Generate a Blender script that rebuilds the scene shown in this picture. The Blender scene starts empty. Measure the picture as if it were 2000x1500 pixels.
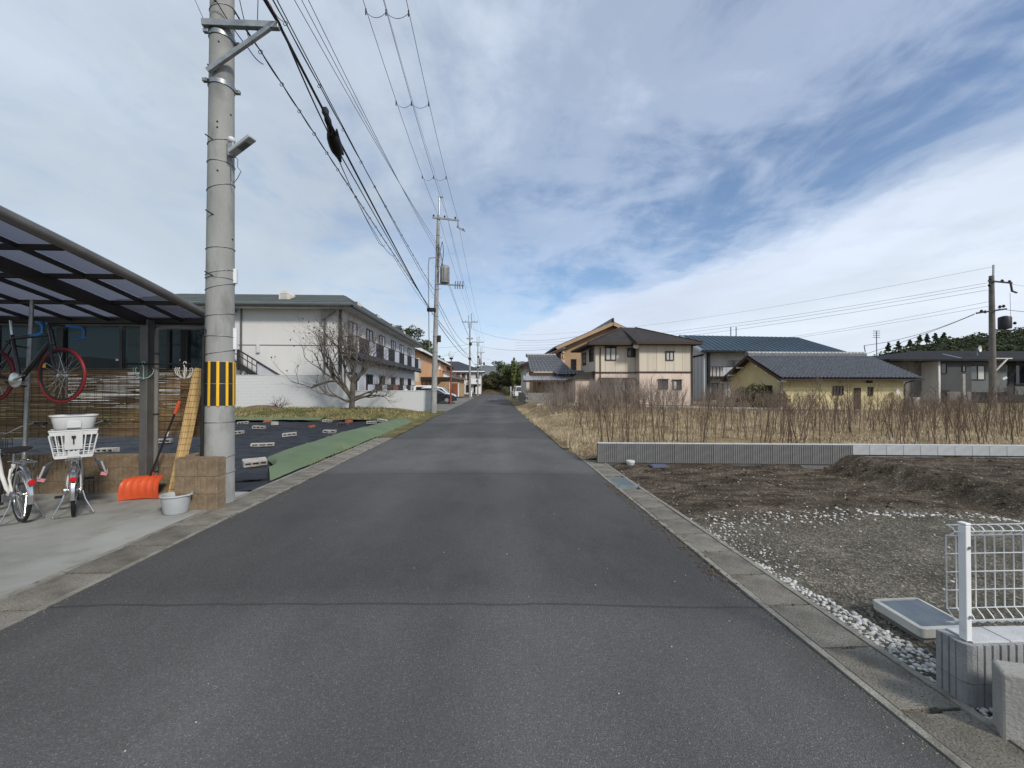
import bpy, bmesh, math, random
import numpy as np
from mathutils import Vector as V, Matrix

R = random.Random(11)
SC = bpy.context.scene
C = SC.collection
rad = math.radians

# ------------------------------------------------------------------ camera
cam = bpy.data.cameras.new("camera")
cam.sensor_width = 36.0
cam.lens = 14.4
cam.clip_start = 0.05
cam.clip_end = 6000
cam_o = bpy.data.objects.new("camera", cam)
C.objects.link(cam_o)
cam_o.location = (0, 0, 1.6)
cam_o.rotation_euler = (rad(90.573), 0, rad(-2.505))
SC.camera = cam_o

# ------------------------------------------------------------------ exposure, sun, sky
SC.view_settings.view_transform = 'Standard'
SC.view_settings.look = 'None'
SC.view_settings.exposure = 0.42
SC.view_settings.gamma = 1.0
SC.view_settings.use_curve_mapping = False

SUN_EL, SUN_AZ = rad(36), rad(142)       # azimuth from +Y (north) clockwise: behind the camera, to the right
sun = bpy.data.lights.new("sun", 'SUN')
sun.energy = 2.3
sun.angle = rad(8)
sun.color = (1.0, 0.93, 0.83)
sun_o = bpy.data.objects.new("sun", sun)
C.objects.link(sun_o)
sd = V((math.sin(SUN_AZ) * math.cos(SUN_EL), math.cos(SUN_AZ) * math.cos(SUN_EL), math.sin(SUN_EL)))
sun_o.rotation_euler = sd.to_track_quat('Z', 'Y').to_euler()
sun_o.location = sd * 50

W = bpy.data.worlds.new("World")
SC.world = W
W.use_nodes = True
wt = W.node_tree
wt.nodes.clear()


def nn(t, typ, **kw):
    n = t.nodes.new(typ)
    for k, v in kw.items():
        setattr(n, k, v)
    return n


def mth(t, op, a, b=None, clamp=False):
    n = nn(t, 'ShaderNodeMath', operation=op)
    n.use_clamp = clamp
    for i, x in enumerate((a, b)):
        if x is None:
            continue
        if isinstance(x, (int, float)):
            n.inputs[i].default_value = x
        else:
            t.links.new(x, n.inputs[i])
    return n.outputs[0]


def ramp(t, fac, stops, interp='LINEAR'):
    n = nn(t, 'ShaderNodeValToRGB')
    n.color_ramp.interpolation = interp
    el = n.color_ramp.elements
    while len(el) < len(stops):
        el.new(0.5)
    for e, (p, c) in zip(el, stops):
        e.position = p
        if isinstance(c, (int, float)):
            c = (c, c, c)
        e.color = (c[0], c[1], c[2], 1)
    t.links.new(fac, n.inputs[0])
    return n.outputs[0]


def mixc(t, fac, a, b, blend='MIX'):
    n = nn(t, 'ShaderNodeMix', data_type='RGBA', blend_type=blend)
    for s, x in ((n.inputs[0], fac), (n.inputs[6], a), (n.inputs[7], b)):
        if isinstance(x, (int, float)):
            s.default_value = x
        elif isinstance(x, tuple):
            s.default_value = (x[0], x[1], x[2], 1)
        else:
            t.links.new(x, s)
    return n.outputs[2]


def noise(t, vec, scale, detail=5, rough=0.55, dist=0.0):
    n = nn(t, 'ShaderNodeTexNoise')
    n.inputs['Scale'].default_value = scale
    n.inputs['Detail'].default_value = detail
    n.inputs['Roughness'].default_value = rough
    n.inputs['Distortion'].default_value = dist
    if vec is not None:
        t.links.new(vec, n.inputs['Vector'])
    return n.outputs['Fac']


def mapping(t, vec, scale=(1, 1, 1), rot=(0, 0, 0), loc=(0, 0, 0)):
    n = nn(t, 'ShaderNodeMapping')
    n.inputs['Scale'].default_value = scale
    n.inputs['Rotation'].default_value = rot
    n.inputs['Location'].default_value = loc
    t.links.new(vec, n.inputs['Vector'])
    return n.outputs[0]


# sky: blue Nishita sky behind a layer of thin cloud at one height (coordinates = where the view ray meets the layer)
SKY_STRENGTH = 0.10
tc = nn(wt, 'ShaderNodeTexCoord')
sky = nn(wt, 'ShaderNodeTexSky', sky_type='NISHITA')
sky.sun_disc = False
sky.sun_elevation = SUN_EL
sky.sun_rotation = SUN_AZ
sky.altitude = 50
sky.air_density = 1.0
sky.dust_density = 0.6
sky.ozone_density = 1.6
sep = nn(wt, 'ShaderNodeSeparateXYZ')
wt.links.new(tc.outputs['Generated'], sep.inputs[0])
zz = mth(wt, 'ADD', mth(wt, 'MAXIMUM', sep.outputs[2], 0.0), 0.10)
px = mth(wt, 'DIVIDE', sep.outputs[0], zz)
py = mth(wt, 'DIVIDE', sep.outputs[1], zz)
cmb = nn(wt, 'ShaderNodeCombineXYZ')
wt.links.new(px, cmb.inputs[0])
wt.links.new(py, cmb.inputs[1])
P = cmb.outputs[0]
streak = mapping(wt, P, (0.85, 0.50, 1), (0, 0, rad(-28)))
n_big = noise(wt, mapping(wt, P, (0.8, 0.5, 1), (0, 0, rad(-20)), (3.1, 1.7, 0)), 0.75, 5, 0.5, 0.4)
n_str = noise(wt, streak, 2.1, 8, 0.58, 0.55)
n_fin = noise(wt, streak, 7.5, 7, 0.6, 0.35)
n_edge = noise(wt, P, 1.7, 9, 0.62, 0.3)
# cloud cover across the wind: thick bank to the west, thin streaks overhead, a clear lane, then a bank to the east
uu = mth(wt, 'ADD', px, mth(wt, 'MULTIPLY', mth(wt, 'SUBTRACT', n_big, 0.5), 0.8))
uu = mth(wt, 'ADD', uu, mth(wt, 'MULTIPLY', mth(wt, 'SUBTRACT', n_edge, 0.5), 0.75))
uu = mth(wt, 'ADD', uu, mth(wt, 'MULTIPLY', py, 0.45))
cov = ramp(wt, mth(wt, 'DIVIDE', mth(wt, 'ADD', uu, 4.0), 8.0, True),
           [(0.0, 0.97), (0.46, 0.95), (0.545, 0.72), (0.61, 0.54), (0.66, 0.36), (0.70, 0.26), (0.735, 0.27), (0.765, 0.33), (0.785, 0.64), (0.82, 0.98), (1.0, 1.0)], 'EASE')
tex = mth(wt, 'ADD', mth(wt, 'MULTIPLY', mth(wt, 'SUBTRACT', n_str, 0.5), 0.95), mth(wt, 'MULTIPLY', mth(wt, 'SUBTRACT', n_fin, 0.5), 0.28))
cov = mth(wt, 'ADD', cov, tex)
n_mot = noise(wt, mapping(wt, P, (1, 1, 1), (0, 0, 0), (4, 9, 0)), 2.3, 7, 0.58, 0.6)
cov = mth(wt, 'ADD', cov, mth(wt, 'MULTIPLY', mth(wt, 'SUBTRACT', n_mot, 0.5), 0.85))
hz = ramp(wt, sep.outputs[2], [(0.0, 0.85), (0.10, 0.45), (0.24, 0.0)], 'EASE')
cov = mth(wt, 'ADD', cov, hz)
cov = ramp(wt, cov, [(0.0, 0.0), (0.12, 0.06), (0.5, 0.50), (0.9, 0.90), (1.0, 0.96)], 'EASE')
shade = noise(wt, mapping(wt, P, (0.5, 0.35, 1), (0, 0, rad(-30)), (7, 2, 0)), 1.5, 6, 0.55, 0.5)
lit = ramp(wt, mth(wt, 'DIVIDE', mth(wt, 'ADD', px, 4.0), 8.0, True), [(0.0, (4.1, 4.8, 5.4)), (0.42, (4.5, 5.15, 5.9)), (0.6, (5.05, 5.75, 7.0)), (0.85, (6.1, 6.65, 7.4)), (1.0, (5.9, 6.4, 7.1))])
ccol = mixc(wt, 1.0, lit, ramp(wt, shade, [(0.3, 0.86), (0.7, 1.12)]), 'MULTIPLY')
ccol = mixc(wt, hz, ccol, (5.9, 6.5, 7.4))
blue = mixc(wt, 1.0, sky.outputs[0], (0.92, 1.0, 1.08), 'MULTIPLY')
final = mixc(wt, cov, blue, ccol)
bg = nn(wt, 'ShaderNodeBackground')
bg.inputs['Strength'].default_value = SKY_STRENGTH
wt.links.new(final, bg.inputs['Color'])
wo = nn(wt, 'ShaderNodeOutputWorld')
wt.links.new(bg.outputs[0], wo.inputs['Surface'])


# ------------------------------------------------------------------ materials
def principled(name):
    m = bpy.data.materials.new(name)
    m.use_nodes = True
    t = m.node_tree
    b = t.nodes['Principled BSDF']
    return m, t, b


def setc(t, sock, x):
    if isinstance(x, tuple):
        sock.default_value = (x[0], x[1], x[2], 1)
    elif isinstance(x, (int, float)):
        sock.default_value = x
    else:
        t.links.new(x, sock)


def bump(t, b, h, strength, dist=0.02):
    n = nn(t, 'ShaderNodeBump')
    n.inputs['Strength'].default_value = strength
    n.inputs['Distance'].default_value = dist
    t.links.new(h, n.inputs['Height'])
    t.links.new(n.outputs[0], b.inputs['Normal'])


def mul(c, k):
    return tuple(x * k for x in c)


def mat(name, c1, c2=None, scale=4.0, rough=0.75, metal=0.0, bmp=0.0, bscale=None, stretch=(1, 1, 1), lo=0.35, hi=0.65,
        c3=None, s3=30.0, lo3=0.6, hi3=0.75, rnd=0.0, spec=0.3, coat=0.0, bdist=0.02, detail=6):
    """Principled with two noise-mixed colours, optional third colour in finer spots, per-object variation and relief."""
    m, t, b = principled(name)
    tcn = nn(t, 'ShaderNodeTexCoord')
    vec = mapping(t, tcn.outputs['Object'], stretch)
    if c2 is None:
        c2 = mul(c1, 0.8)
    f = noise(t, vec, scale, detail)
    col = ramp(t, f, [(lo, c1), (hi, c2)])
    if c3 is not None:
        f3 = noise(t, vec, s3, 4)
        col = mixc(t, ramp(t, f3, [(lo3, 0.0), (hi3, 1.0)]), col, c3)
    if rnd > 0:
        oi = nn(t, 'ShaderNodeObjectInfo')
        v = mth(t, 'ADD', mth(t, 'MULTIPLY', oi.outputs['Random'], 2 * rnd), 1 - rnd)
        hs = nn(t, 'ShaderNodeHueSaturation')
        t.links.new(col, hs.inputs['Color'])
        t.links.new(v, hs.inputs['Value'])
        col = hs.outputs[0]
    t.links.new(col, b.inputs['Base Color'])
    b.inputs['Roughness'].default_value = rough
    b.inputs['Metallic'].default_value = metal
    b.inputs['Specular IOR Level'].default_value = spec
    if coat:
        b.inputs['Coat Weight'].default_value = coat
        b.inputs['Coat Roughness'].default_value = 0.06
    if bmp:
        bump(t, b, noise(t, vec, bscale or scale * 4, 6), bmp, bdist)
    return m


M = {}
M['concrete'] = mat('concrete', (.33, .325, .30), (.23, .225, .205), 3.0, .9, bmp=.35, bscale=60, c3=(.15, .145, .13), s3=9, lo3=.56, hi3=.78)
M['pole_concrete'] = mat('pole_concrete', (.33, .335, .325), (.25, .255, .245), 2.4, .85, bmp=.2, bscale=70, stretch=(1, 1, .35), c3=(.155, .155, .145), s3=6, lo3=.50, hi3=.80)
M['gutter'] = mat('gutter_concrete', (.25, .235, .20), (.13, .12, .098), 3.2, .92, bmp=.9, bscale=95, c3=(.07, .062, .048), s3=85, lo3=.50, hi3=.68, rnd=.14, bdist=.01, lo=.38, hi=.62)
M['lip'] = mat('gutter_lip', (.30, .288, .25), (.19, .18, .155), 6, .92, bmp=.6, bscale=70, c3=(.10, .095, .08), s3=16, lo3=.55, hi3=.75)
M['patio'] = mat('patio_concrete', (.36, .365, .34), (.25, .255, .235), .9, .82, bmp=.25, bscale=70, c3=(.16, .15, .128), s3=1.9, lo3=.50, hi3=.78)
M['white_block'] = mat('white_block', (.60, .61, .61), (.53, .545, .55), .8, .85, bmp=.1, bscale=30, c3=(.42, .42, .41), s3=2.2, lo3=.62, hi3=.9)
M['white_wall'] = mat('white_render', (.63, .625, .61), (.575, .575, .565), .5, .85, bmp=.12, bscale=25, stretch=(1, 1, .3))
M['white_paint'] = mat('white_paint', (.80, .81, .81), (.73, .74, .74), 3, .35, spec=.5, c3=(.55, .54, .50), s3=14, lo3=.66, hi3=.85)
M['white_plastic'] = mat('white_plastic', (.60, .61, .61), (.52, .53, .53), 5, .42, spec=.4)
M['grey_plastic'] = mat('grey_plastic', (.42, .44, .45), (.36, .38, .39), 6, .4, spec=.4)
M['brown_block'] = mat('brown_block', (.25, .19, .125), (.165, .12, .08), 9, .95, bmp=1.0, bscale=60, c3=(.36, .30, .22), s3=48, lo3=.6, hi3=.75, rnd=.07, bdist=.01)
M['ribbed_block'] = mat('ribbed_block', (.30, .305, .31), (.225, .23, .235), 10, .92, bmp=.8, bscale=120, rnd=.07, bdist=.006)
M['ribbed_dark'] = mat('ribbed_dark', (.185, .185, .18), (.145, .147, .145), 8, .92, bmp=.6, bscale=90, rnd=.02, bdist=.006)
M['pale_block'] = mat('pale_block', (.43, .45, .46), (.36, .37, .38), 8, .9, bmp=.4, bscale=80, rnd=.05)
M['cap_block'] = mat('block_top', (.52, .53, .54), (.44, .45, .46), 8, .9, bmp=.3, bscale=80)
M['grey_block'] = mat('grey_block', (.26, .255, .24), (.18, .175, .165), 4, .92, bmp=.6, bscale=50, rnd=.1)
M['cinder'] = mat('cinder', (.42, .405, .37), (.29, .275, .245), 8, .95, bmp=.6, bscale=60, c3=(.2, .18, .15), s3=6, lo3=.62, hi3=.85, rnd=.12)
M['cinder_dark'] = mat('cinder_dark', (.10, .10, .10), (.06, .06, .06), 8, .95, bmp=.6, bscale=60)
M['red_brick'] = mat('red_brick', (.34, .10, .05), (.24, .07, .04), 12, .92, bmp=.5, bscale=50, rnd=.15)
M['bronze'] = mat('bronze_aluminium', (.055, .052, .050), (.045, .042, .040), 5, .38, .55, spec=.5)
M['bronze_light'] = mat('weathered_aluminium', (.17, .165, .155), (.135, .13, .125), 5, .42, .5, spec=.5)
M['pvc'] = mat('grey_pipe', (.17, .165, .15), (.14, .135, .12), 5, .5)
M['galv'] = mat('galvanised_steel', (.36, .38, .39), (.26, .275, .28), 9, .45, .75, spec=.5, c3=(.17, .17, .17), s3=14, lo3=.62, hi3=.85)
M['steel'] = mat('bright_steel', (.62, .62, .62), (.5, .5, .5), 8, .22, .95)
M['dark_steel'] = mat('dark_steel', (.045, .045, .048), (.03, .03, .032), 8, .5, .4)
M['black'] = mat('black_rubber', (.018, .018, .019), (.012, .012, .013), 8, .6)
M['black_gloss'] = mat('black_gloss', (.012, .012, .013), (.010, .010, .011), 8, .25, spec=.5)
M['cable'] = mat('cable_black', (.022, .023, .026), (.016, .017, .02), 2, .6)
M['cable_grey'] = mat('cable_grey', (.11, .115, .125), (.085, .09, .10), 2, .6)
M['cable_red'] = mat('cable_red', (.25, .05, .04), (.2, .04, .03), 2, .6)
M['transformer'] = mat('transformer_paint', (.235, .25, .25), (.19, .20, .20), 3, .5, spec=.4)
M['red_rim'] = mat('red_rubber', (.19, .012, .018), (.15, .010, .014), 6, .45)
M['blue_tape'] = mat('blue_tape', (.03, .17, .42), (.025, .14, .34), 9, .6)
M['orange'] = mat('orange_plastic', (.64, .095, .03), (.54, .075, .024), 4, .4, spec=.45, c3=(.80, .20, .10), s3=18, lo3=.64, hi3=.85)
M['red_lens'] = mat('red_reflector', (.55, .01, .015), (.45, .008, .012), 4, .15, spec=.6)
M['pink_lens'] = mat('pink_reflector', (.60, .24, .28), (.5, .2, .24), 4, .2, spec=.6)
M['smoke_plastic'] = mat('smoke_plastic', (.11, .115, .12), (.09, .095, .10), 4, .3, spec=.5)
M['bike_white'] = mat('bike_paint', (.72, .72, .70), (.66, .66, .64), 5, .25, spec=.5, coat=.4)
M['hanger_green'] = mat('hanger_green', (.28, .50, .46), (.24, .44, .40), 5, .4)
M['yellow'] = mat('yellow_strip', (.80, .46, .02), (.72, .40, .02), 5, .5)
M['stripe_black'] = mat('black_sleeve', (.02, .02, .02), (.03, .03, .028), 5, .6)
M['sign_white'] = mat('sign_enamel', (.72, .74, .76), (.66, .68, .70), 5, .4)
M['bark'] = mat('bark', (.12, .105, .09), (.060, .052, .044), 9, .95, bmp=.9, bscale=26, stretch=(1, 1, .3))
M['twig'] = mat('twig', (.21, .18, .155), (.13, .11, .092), 3, .95)
M['stalk'] = mat('weed_stalk', (.185, .135, .10), (.085, .062, .047), 3, .95, rnd=.35)
M['brush'] = mat('dry_brush', (.235, .20, .172), (.15, .126, .108), 2, .95, rnd=.25)
M['straw'] = mat('straw', (.58, .48, .33), (.33, .26, .165), 1.3, .95, c3=(.19, .21, .09), s3=.7, lo3=.60, hi3=.74)
M['turf'] = mat('turf', (.22, .22, .085), (.34, .29, .15), .8, .95, c3=(.09, .12, .035), s3=.6, lo3=.5, hi3=.65)
M['pine'] = mat('pine_needles', (.044, .060, .030), (.085, .100, .048), 1.2, .9, rnd=.25)
M['forest_leaf'] = mat('forest_leaf', (.058, .074, .034), (.10, .115, .055), .5, .9, rnd=.3)  # leaf colours lightened to stand in for haze on the far trees
M['bamboo'] = mat('bamboo_leaf', (.085, .115, .035), (.13, .15, .05), .8, .85, rnd=.2)
M['olive_leaf'] = mat('olive_leaf', (.07, .075, .035), (.12, .105, .055), .6, .9, rnd=.3)
M['pebble'] = mat('pebble', (.58, .57, .54), (.40, .40, .385), 3, .8, rnd=.3, bmp=.2, bscale=40)
M['pebble_mix'] = mat('pebble_mix', (.34, .315, .265), (.155, .14, .112), 26, .9, lo=.3, hi=.7)
M['orange_wall'] = mat('orange_wall', (.66, .38, .205), (.60, .34, .18), 1, .85)
M['cream'] = mat('cream_wall', (.64, .60, .53), (.57, .53, .47), .8, .85, stretch=(1, 1, .3))
M['beige_siding'] = mat('beige_siding', (.60, .545, .455), (.52, .47, .39), 1.2, .85, stretch=(2, 2, .12), c3=(.36, .31, .25), s3=2.2, lo3=.62, hi3=.9)
M['pink_siding'] = mat('pink_siding', (.66, .55, .475), (.60, .49, .425), 1.0, .85, stretch=(2, 2, .2))
M['tan_wall'] = mat('tan_wall', (.43, .30, .185), (.37, .25, .15), 1, .85)
M['yellow_wall'] = mat('yellow_wall', (.61, .53, .30), (.51, .44, .245), .8, .9, bmp=.15, bscale=20, c3=(.36, .29, .14), s3=1.5, lo3=.6, hi3=.85)
M['grey_siding'] = mat('grey_siding', (.47, .49, .52), (.40, .42, .445), 1.0, .8, stretch=(1, 1, .2), c3=(.28, .27, .27), s3=1.6, lo3=.62, hi3=.85)
M['pale_wall'] = mat('pale_wall', (.62, .61, .59), (.52, .51, .49), 1.0, .85, stretch=(1, 1, .3))
M['dark_siding'] = mat('dark_siding', (.060, .064, .067), (.050, .053, .056), 1, .7)
M['mid_siding'] = mat('mid_siding', (.125, .135, .135), (.11, .118, .12), 1, .75)
M['warm_grey'] = mat('warm_grey_siding', (.175, .17, .165), (.15, .146, .14), 1, .85, stretch=(1, 1, 4))
M['apt_roof'] = mat('apartment_roof', (.105, .122, .122), (.085, .10, .10), 1.5, .6, .1)
M['brown_roof'] = mat('brown_slate', (.040, .033, .030), (.028, .023, .021), 2, .75, c3=(.06, .048, .042), s3=1.2, lo3=.55, hi3=.8)
M['brown_trim'] = mat('brown_trim', (.055, .035, .028), (.045, .028, .022), 3, .6)
M['blue_roof'] = mat('blue_steel_roof', (.048, .075, .10), (.040, .064, .085), .6, .45, .2)
M['charcoal_roof'] = mat('charcoal_slate', (.026, .026, .028), (.019, .019, .021), 2, .85, spec=.15)
M['navy_roof'] = mat('navy_slate', (.050, .055, .072), (.040, .044, .058), 2, .7)
M['kawara'] = mat('clay_roof_tile', (.155, .165, .185), (.095, .10, .115), 6, .5, .15, spec=.5, c3=(.27, .28, .30), s3=16, lo3=.58, hi3=.74)
M['ridge_tile'] = mat('ridge_tile', (.42, .43, .43), (.25, .26, .26), 7, .6)
M['wood_dark'] = mat('dark_wood', (.075, .045, .032), (.05, .03, .022), 4, .8, stretch=(1, 1, .2))
M['rust_door'] = mat('rust_door', (.26, .10, .055), (.20, .075, .04), 2, .7)
M['red_post'] = mat('red_post', (.27, .075, .055), (.21, .055, .04), 4, .5)
M['silver'] = mat('silver_sheet', (.55, .57, .60), (.45, .47, .5), 3, .35, .6)
M['car_white'] = mat('car_white', (.72, .73, .74), (.70, .71, .72), 2, .25, spec=.5, coat=.6)
M['car_black'] = mat('car_black', (.012, .013, .016), (.010, .011, .014), 2, .2, spec=.5, coat=.7)
M['tyre'] = mat('tyre', (.02, .02, .02), (.014, .014, .014), 6, .8)
M['pit_grate'] = mat('pit_grate', (.40, .44, .48), (.32, .36, .40), 8, .5, .6)
M['pit_frame'] = mat('pit_frame', (.50, .50, .47), (.40, .40, .37), 7, .8, bmp=.2, bscale=60)
M['green_plate'] = mat('steel_cover', (.235, .275, .28), (.18, .21, .215), 6, .6, .4)
M['blue_lid'] = mat('blue_lid', (.10, .115, .20), (.085, .10, .17), 6, .6)
M['fruit'] = mat('dried_fruit', (.045, .022, .014), (.03, .016, .01), 6, .8)
M['leaf_dead'] = mat('dead_leaf', (.16, .115, .07), (.10, .07, .045), 7, .9, rnd=.3)
M['far_hill'] = mat('far_hill', (.105, .125, .125), (.15, .165, .16), .02, .95)  # grey-blue base colour carries the distance haze; no haze volume is built
M['curtain'] = mat('curtain_glass', (.48, .48, .46), (.40, .40, .39), 2, .12, spec=.6, stretch=(6, 6, .1))
M['glass_dark'] = mat('window_glass', (.018, .021, .025), (.03, .034, .04), .8, .05, spec=.7)
M['glass_mid'] = mat('window_glass_grey', (.085, .09, .095), (.13, .135, .14), .8, .06, spec=.7)
M['balcony_panel'] = mat('balcony_panel', (.50, .52, .58), (.44, .46, .52), 2, .4)


def asphalt():
    m, t, b = principled('asphalt')
    tcn = nn(t, 'ShaderNodeTexCoord')
    o = tcn.outputs['Object']
    s = nn(t, 'ShaderNodeSeparateXYZ')
    t.links.new(o, s.inputs[0])
    wob = mth(t, 'MULTIPLY', mth(t, 'SUBTRACT', noise(t, o, 1.3, 6), 0.5), 0.10)
    y = mth(t, 'ADD', mth(t, 'ADD', s.outputs[1], mth(t, 'MULTIPLY', s.outputs[0], 0.045)), wob)
    joints = [(3.0, .084, .062), (7.55, .062, .090), (12.75, .090, .063), (18.5, .058, .074), (25.6, .074, .060), (37, .060, .072), (62, .072, .064)]
    st = [(0.0, .084)]
    for yy, a, c in joints:
        st += [(yy / 120 - .0001, a), (yy / 120 + .0001, c)]
    base = ramp(t, mth(t, 'DIVIDE', y, 120.0), st)
    big = ramp(t, noise(t, mapping(t, o, (1, .55, 1)), .75, 6, .6), [(.3, .74), (.5, 1.0), (.72, 1.24)])
    base = mixc(t, 1.0, base, big, 'MULTIPLY')
    trk = mth(t, 'ABSOLUTE', mth(t, 'SUBTRACT', mth(t, 'ABSOLUTE', mth(t, 'ADD', s.outputs[0], 0.65)), 0.85))
    trk = mth(t, 'ADD', trk, mth(t, 'MULTIPLY', mth(t, 'SUBTRACT', noise(t, mapping(t, o, (1, .25, 1)), 1.6, 5), .5), .5))
    base = mixc(t, 1.0, base, ramp(t, trk, [(.05, 1.13), (.5, .97)]), 'MULTIPLY')
    blot = ramp(t, noise(t, mapping(t, o, (1, .7, 1), (0, 0, .4), (5, 3, 0)), 1.9, 7, .62), [(.56, 1.0), (.68, .87)])
    base = mixc(t, 1.0, base, blot, 'MULTIPLY')
    # slight dusty wheel tracks and dirt at the edges
    ed = mth(t, 'ABSOLUTE', mth(t, 'ADD', s.outputs[0], 0.65))
    edn = mth(t, 'ADD', ed, mth(t, 'MULTIPLY', mth(t, 'SUBTRACT', noise(t, o, 2.4, 6), .5), 1.1))
    base = mixc(t, ramp(t, mth(t, 'DIVIDE', edn, 4.0), [(.60, 0.0), (.72, .35)]), base, (.062, .055, .045))
    vo = nn(t, 'ShaderNodeTexVoronoi')
    vo.inputs['Scale'].default_value = 210
    t.links.new(o, vo.inputs['Vector'])
    sv = nn(t, 'ShaderNodeSeparateColor')
    t.links.new(vo.outputs['Color'], sv.inputs[0])
    spk = ramp(t, sv.outputs[0], [(0.0, .70), (.55, .96), (.88, 1.18), (.975, 1.55), (1.0, 2.3)])
    col = mixc(t, 1.0, base, spk, 'MULTIPLY')
    col = mixc(t, 1.0, col, (1.13, 1.115, 1.085), 'MULTIPLY')
    # tar seams between the patches
    seam = None
    for yy, a, c in joints[:5]:
        d = mth(t, 'ABSOLUTE', mth(t, 'SUBTRACT', y, yy))
        k = mth(t, 'LESS_THAN', d, 0.011 + yy * .0008)
        seam = k if seam is None else mth(t, 'MAXIMUM', seam, k)
    col = mixc(t, mth(t, 'MULTIPLY', seam, .5), col, (.02, .02, .02))
    t.links.new(col, b.inputs['Base Color'])
    b.inputs['Roughness'].default_value = .82
    b.inputs['Specular IOR Level'].default_value = .35
    h = mth(t, 'ADD', vo.outputs['Distance'], mth(t, 'MULTIPLY', noise(t, o, 60, 4), .6))
    bump(t, b, h, .55, .006)
    return m


def soil():
    """dug-over lot: brown soil, grey crushed stone nearer the road"""
    m, t, b = principled('lot_soil')
    tcn = nn(t, 'ShaderNodeTexCoord')
    o = tcn.outputs['Object']
    s = nn(t, 'ShaderNodeSeparateXYZ')
    t.links.new(o, s.inputs[0])
    n1 = noise(t, o, .9, 7)
    yy = mth(t, 'ADD', s.outputs[1], mth(t, 'MULTIPLY', mth(t, 'SUBTRACT', n1, .5), 1.6))
    yy = mth(t, 'SUBTRACT', yy, mth(t, 'MULTIPLY', mth(t, 'SUBTRACT', s.outputs[0], 4.0), -.02))
    zone = ramp(t, mth(t, 'DIVIDE', yy, 10.0), [(.46, 0.0), (.54, 1.0)])
    brown = ramp(t, noise(t, mapping(t, o, (1, 2.2, 1)), 1.6, 9, .65), [(.33, (.038, .029, .021)), (.48, (.080, .063, .046)), (.66, (.16, .132, .10))])
    grey = ramp(t, noise(t, o, 1.7, 8, .62), [(.32, (.095, .087, .069)), (.55, (.148, .135, .109)), (.72, (.20, .184, .15))])
    col = mixc(t, zone, grey, brown)
    vo = nn(t, 'ShaderNodeTexVoronoi')
    vo.inputs['Scale'].default_value = 55
    t.links.new(o, vo.inputs['Vector'])
    sv = nn(t, 'ShaderNodeSeparateColor')
    t.links.new(vo.outputs['Color'], sv.inputs[0])
    spk = ramp(t, sv.outputs[1], [(0.0, .55), (.6, .95), (.9, 1.45), (1.0, 2.3)])
    col = mixc(t, 1.0, col, spk, 'MULTIPLY')
    t.links.new(col, b.inputs['Base Color'])
    b.inputs['Roughness'].default_value = .97
    b.inputs['Specular IOR Level'].default_value = .1
    h = mth(t, 'ADD', mth(t, 'MULTIPLY', noise(t, o, 9, 9, .7), 1.6), mth(t, 'MULTIPLY', vo.outputs['Distance'], .5))
    bump(t, b, h, .9, .03)
    return m


def ground_mat(name, a, bb, c, s=.7):
    m, t, b = principled(name)
    tcn = nn(t, 'ShaderNodeTexCoord')
    o = tcn.outputs['Object']
    col = ramp(t, noise(t, o, s, 9, .65), [(.32, a), (.5, bb), (.68, c)])
    col = mixc(t, 1.0, col, ramp(t, noise(t, o, 24, 5, .7), [(.3, .6), (.7, 1.35)]), 'MULTIPLY')
    t.links.new(col, b.inputs['Base Color'])
    b.inputs['Roughness'].default_value = .97
    b.inputs['Specular IOR Level'].default_value = .1
    bump(t, b, noise(t, o, 12, 9, .7), .8, .04)
    return m


def sheet_mat(name, c, c2, sheen, wr=1.0):
    m, t, b = principled(name)
    tcn = nn(t, 'ShaderNodeTexCoord')
    o = tcn.outputs['Object']
    wr_n = noise(t, mapping(t, o, (1, 3.2, 1), (0, 0, rad(8))), 1.5, 8, .6, .8)
    col = ramp(t, noise(t, o, 1.1, 7), [(.35, c), (.7, c2)])
    t.links.new(col, b.inputs['Base Color'])
    b.inputs['Roughness'].default_value = sheen
    b.inputs['Specular IOR Level'].default_value = .35
    bump(t, b, wr_n, .7 * wr, .09)
    return m


def smoke_panel(name, trans, body, tr_fac, rough):
    """tinted plastic sheet: part clear, part milky, glossy skin"""
    m, t, b = principled(name)
    out = [n for n in t.nodes if n.type == 'OUTPUT_MATERIAL'][0]
    b.inputs['Base Color'].default_value = (*body, 1)
    b.inputs['Roughness'].default_value = rough
    tr = nn(t, 'ShaderNodeBsdfTransparent')
    tr.inputs[0].default_value = (*trans, 1)
    tl = nn(t, 'ShaderNodeBsdfTranslucent')
    tl.inputs[0].default_value = (*mul(trans, .8), 1)
    m1 = nn(t, 'ShaderNodeMixShader')
    m1.inputs[0].default_value = .25
    t.links.new(tr.outputs[0], m1.inputs[1])
    t.links.new(tl.outputs[0], m1.inputs[2])
    m2 = nn(t, 'ShaderNodeMixShader')
    m2.inputs[0].default_value = 1 - tr_fac
    t.links.new(m1.outputs[0], m2.inputs[1])
    t.links.new(b.outputs[0], m2.inputs[2])
    t.links.new(m2.outputs[0], out.inputs[0])
    return m


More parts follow.
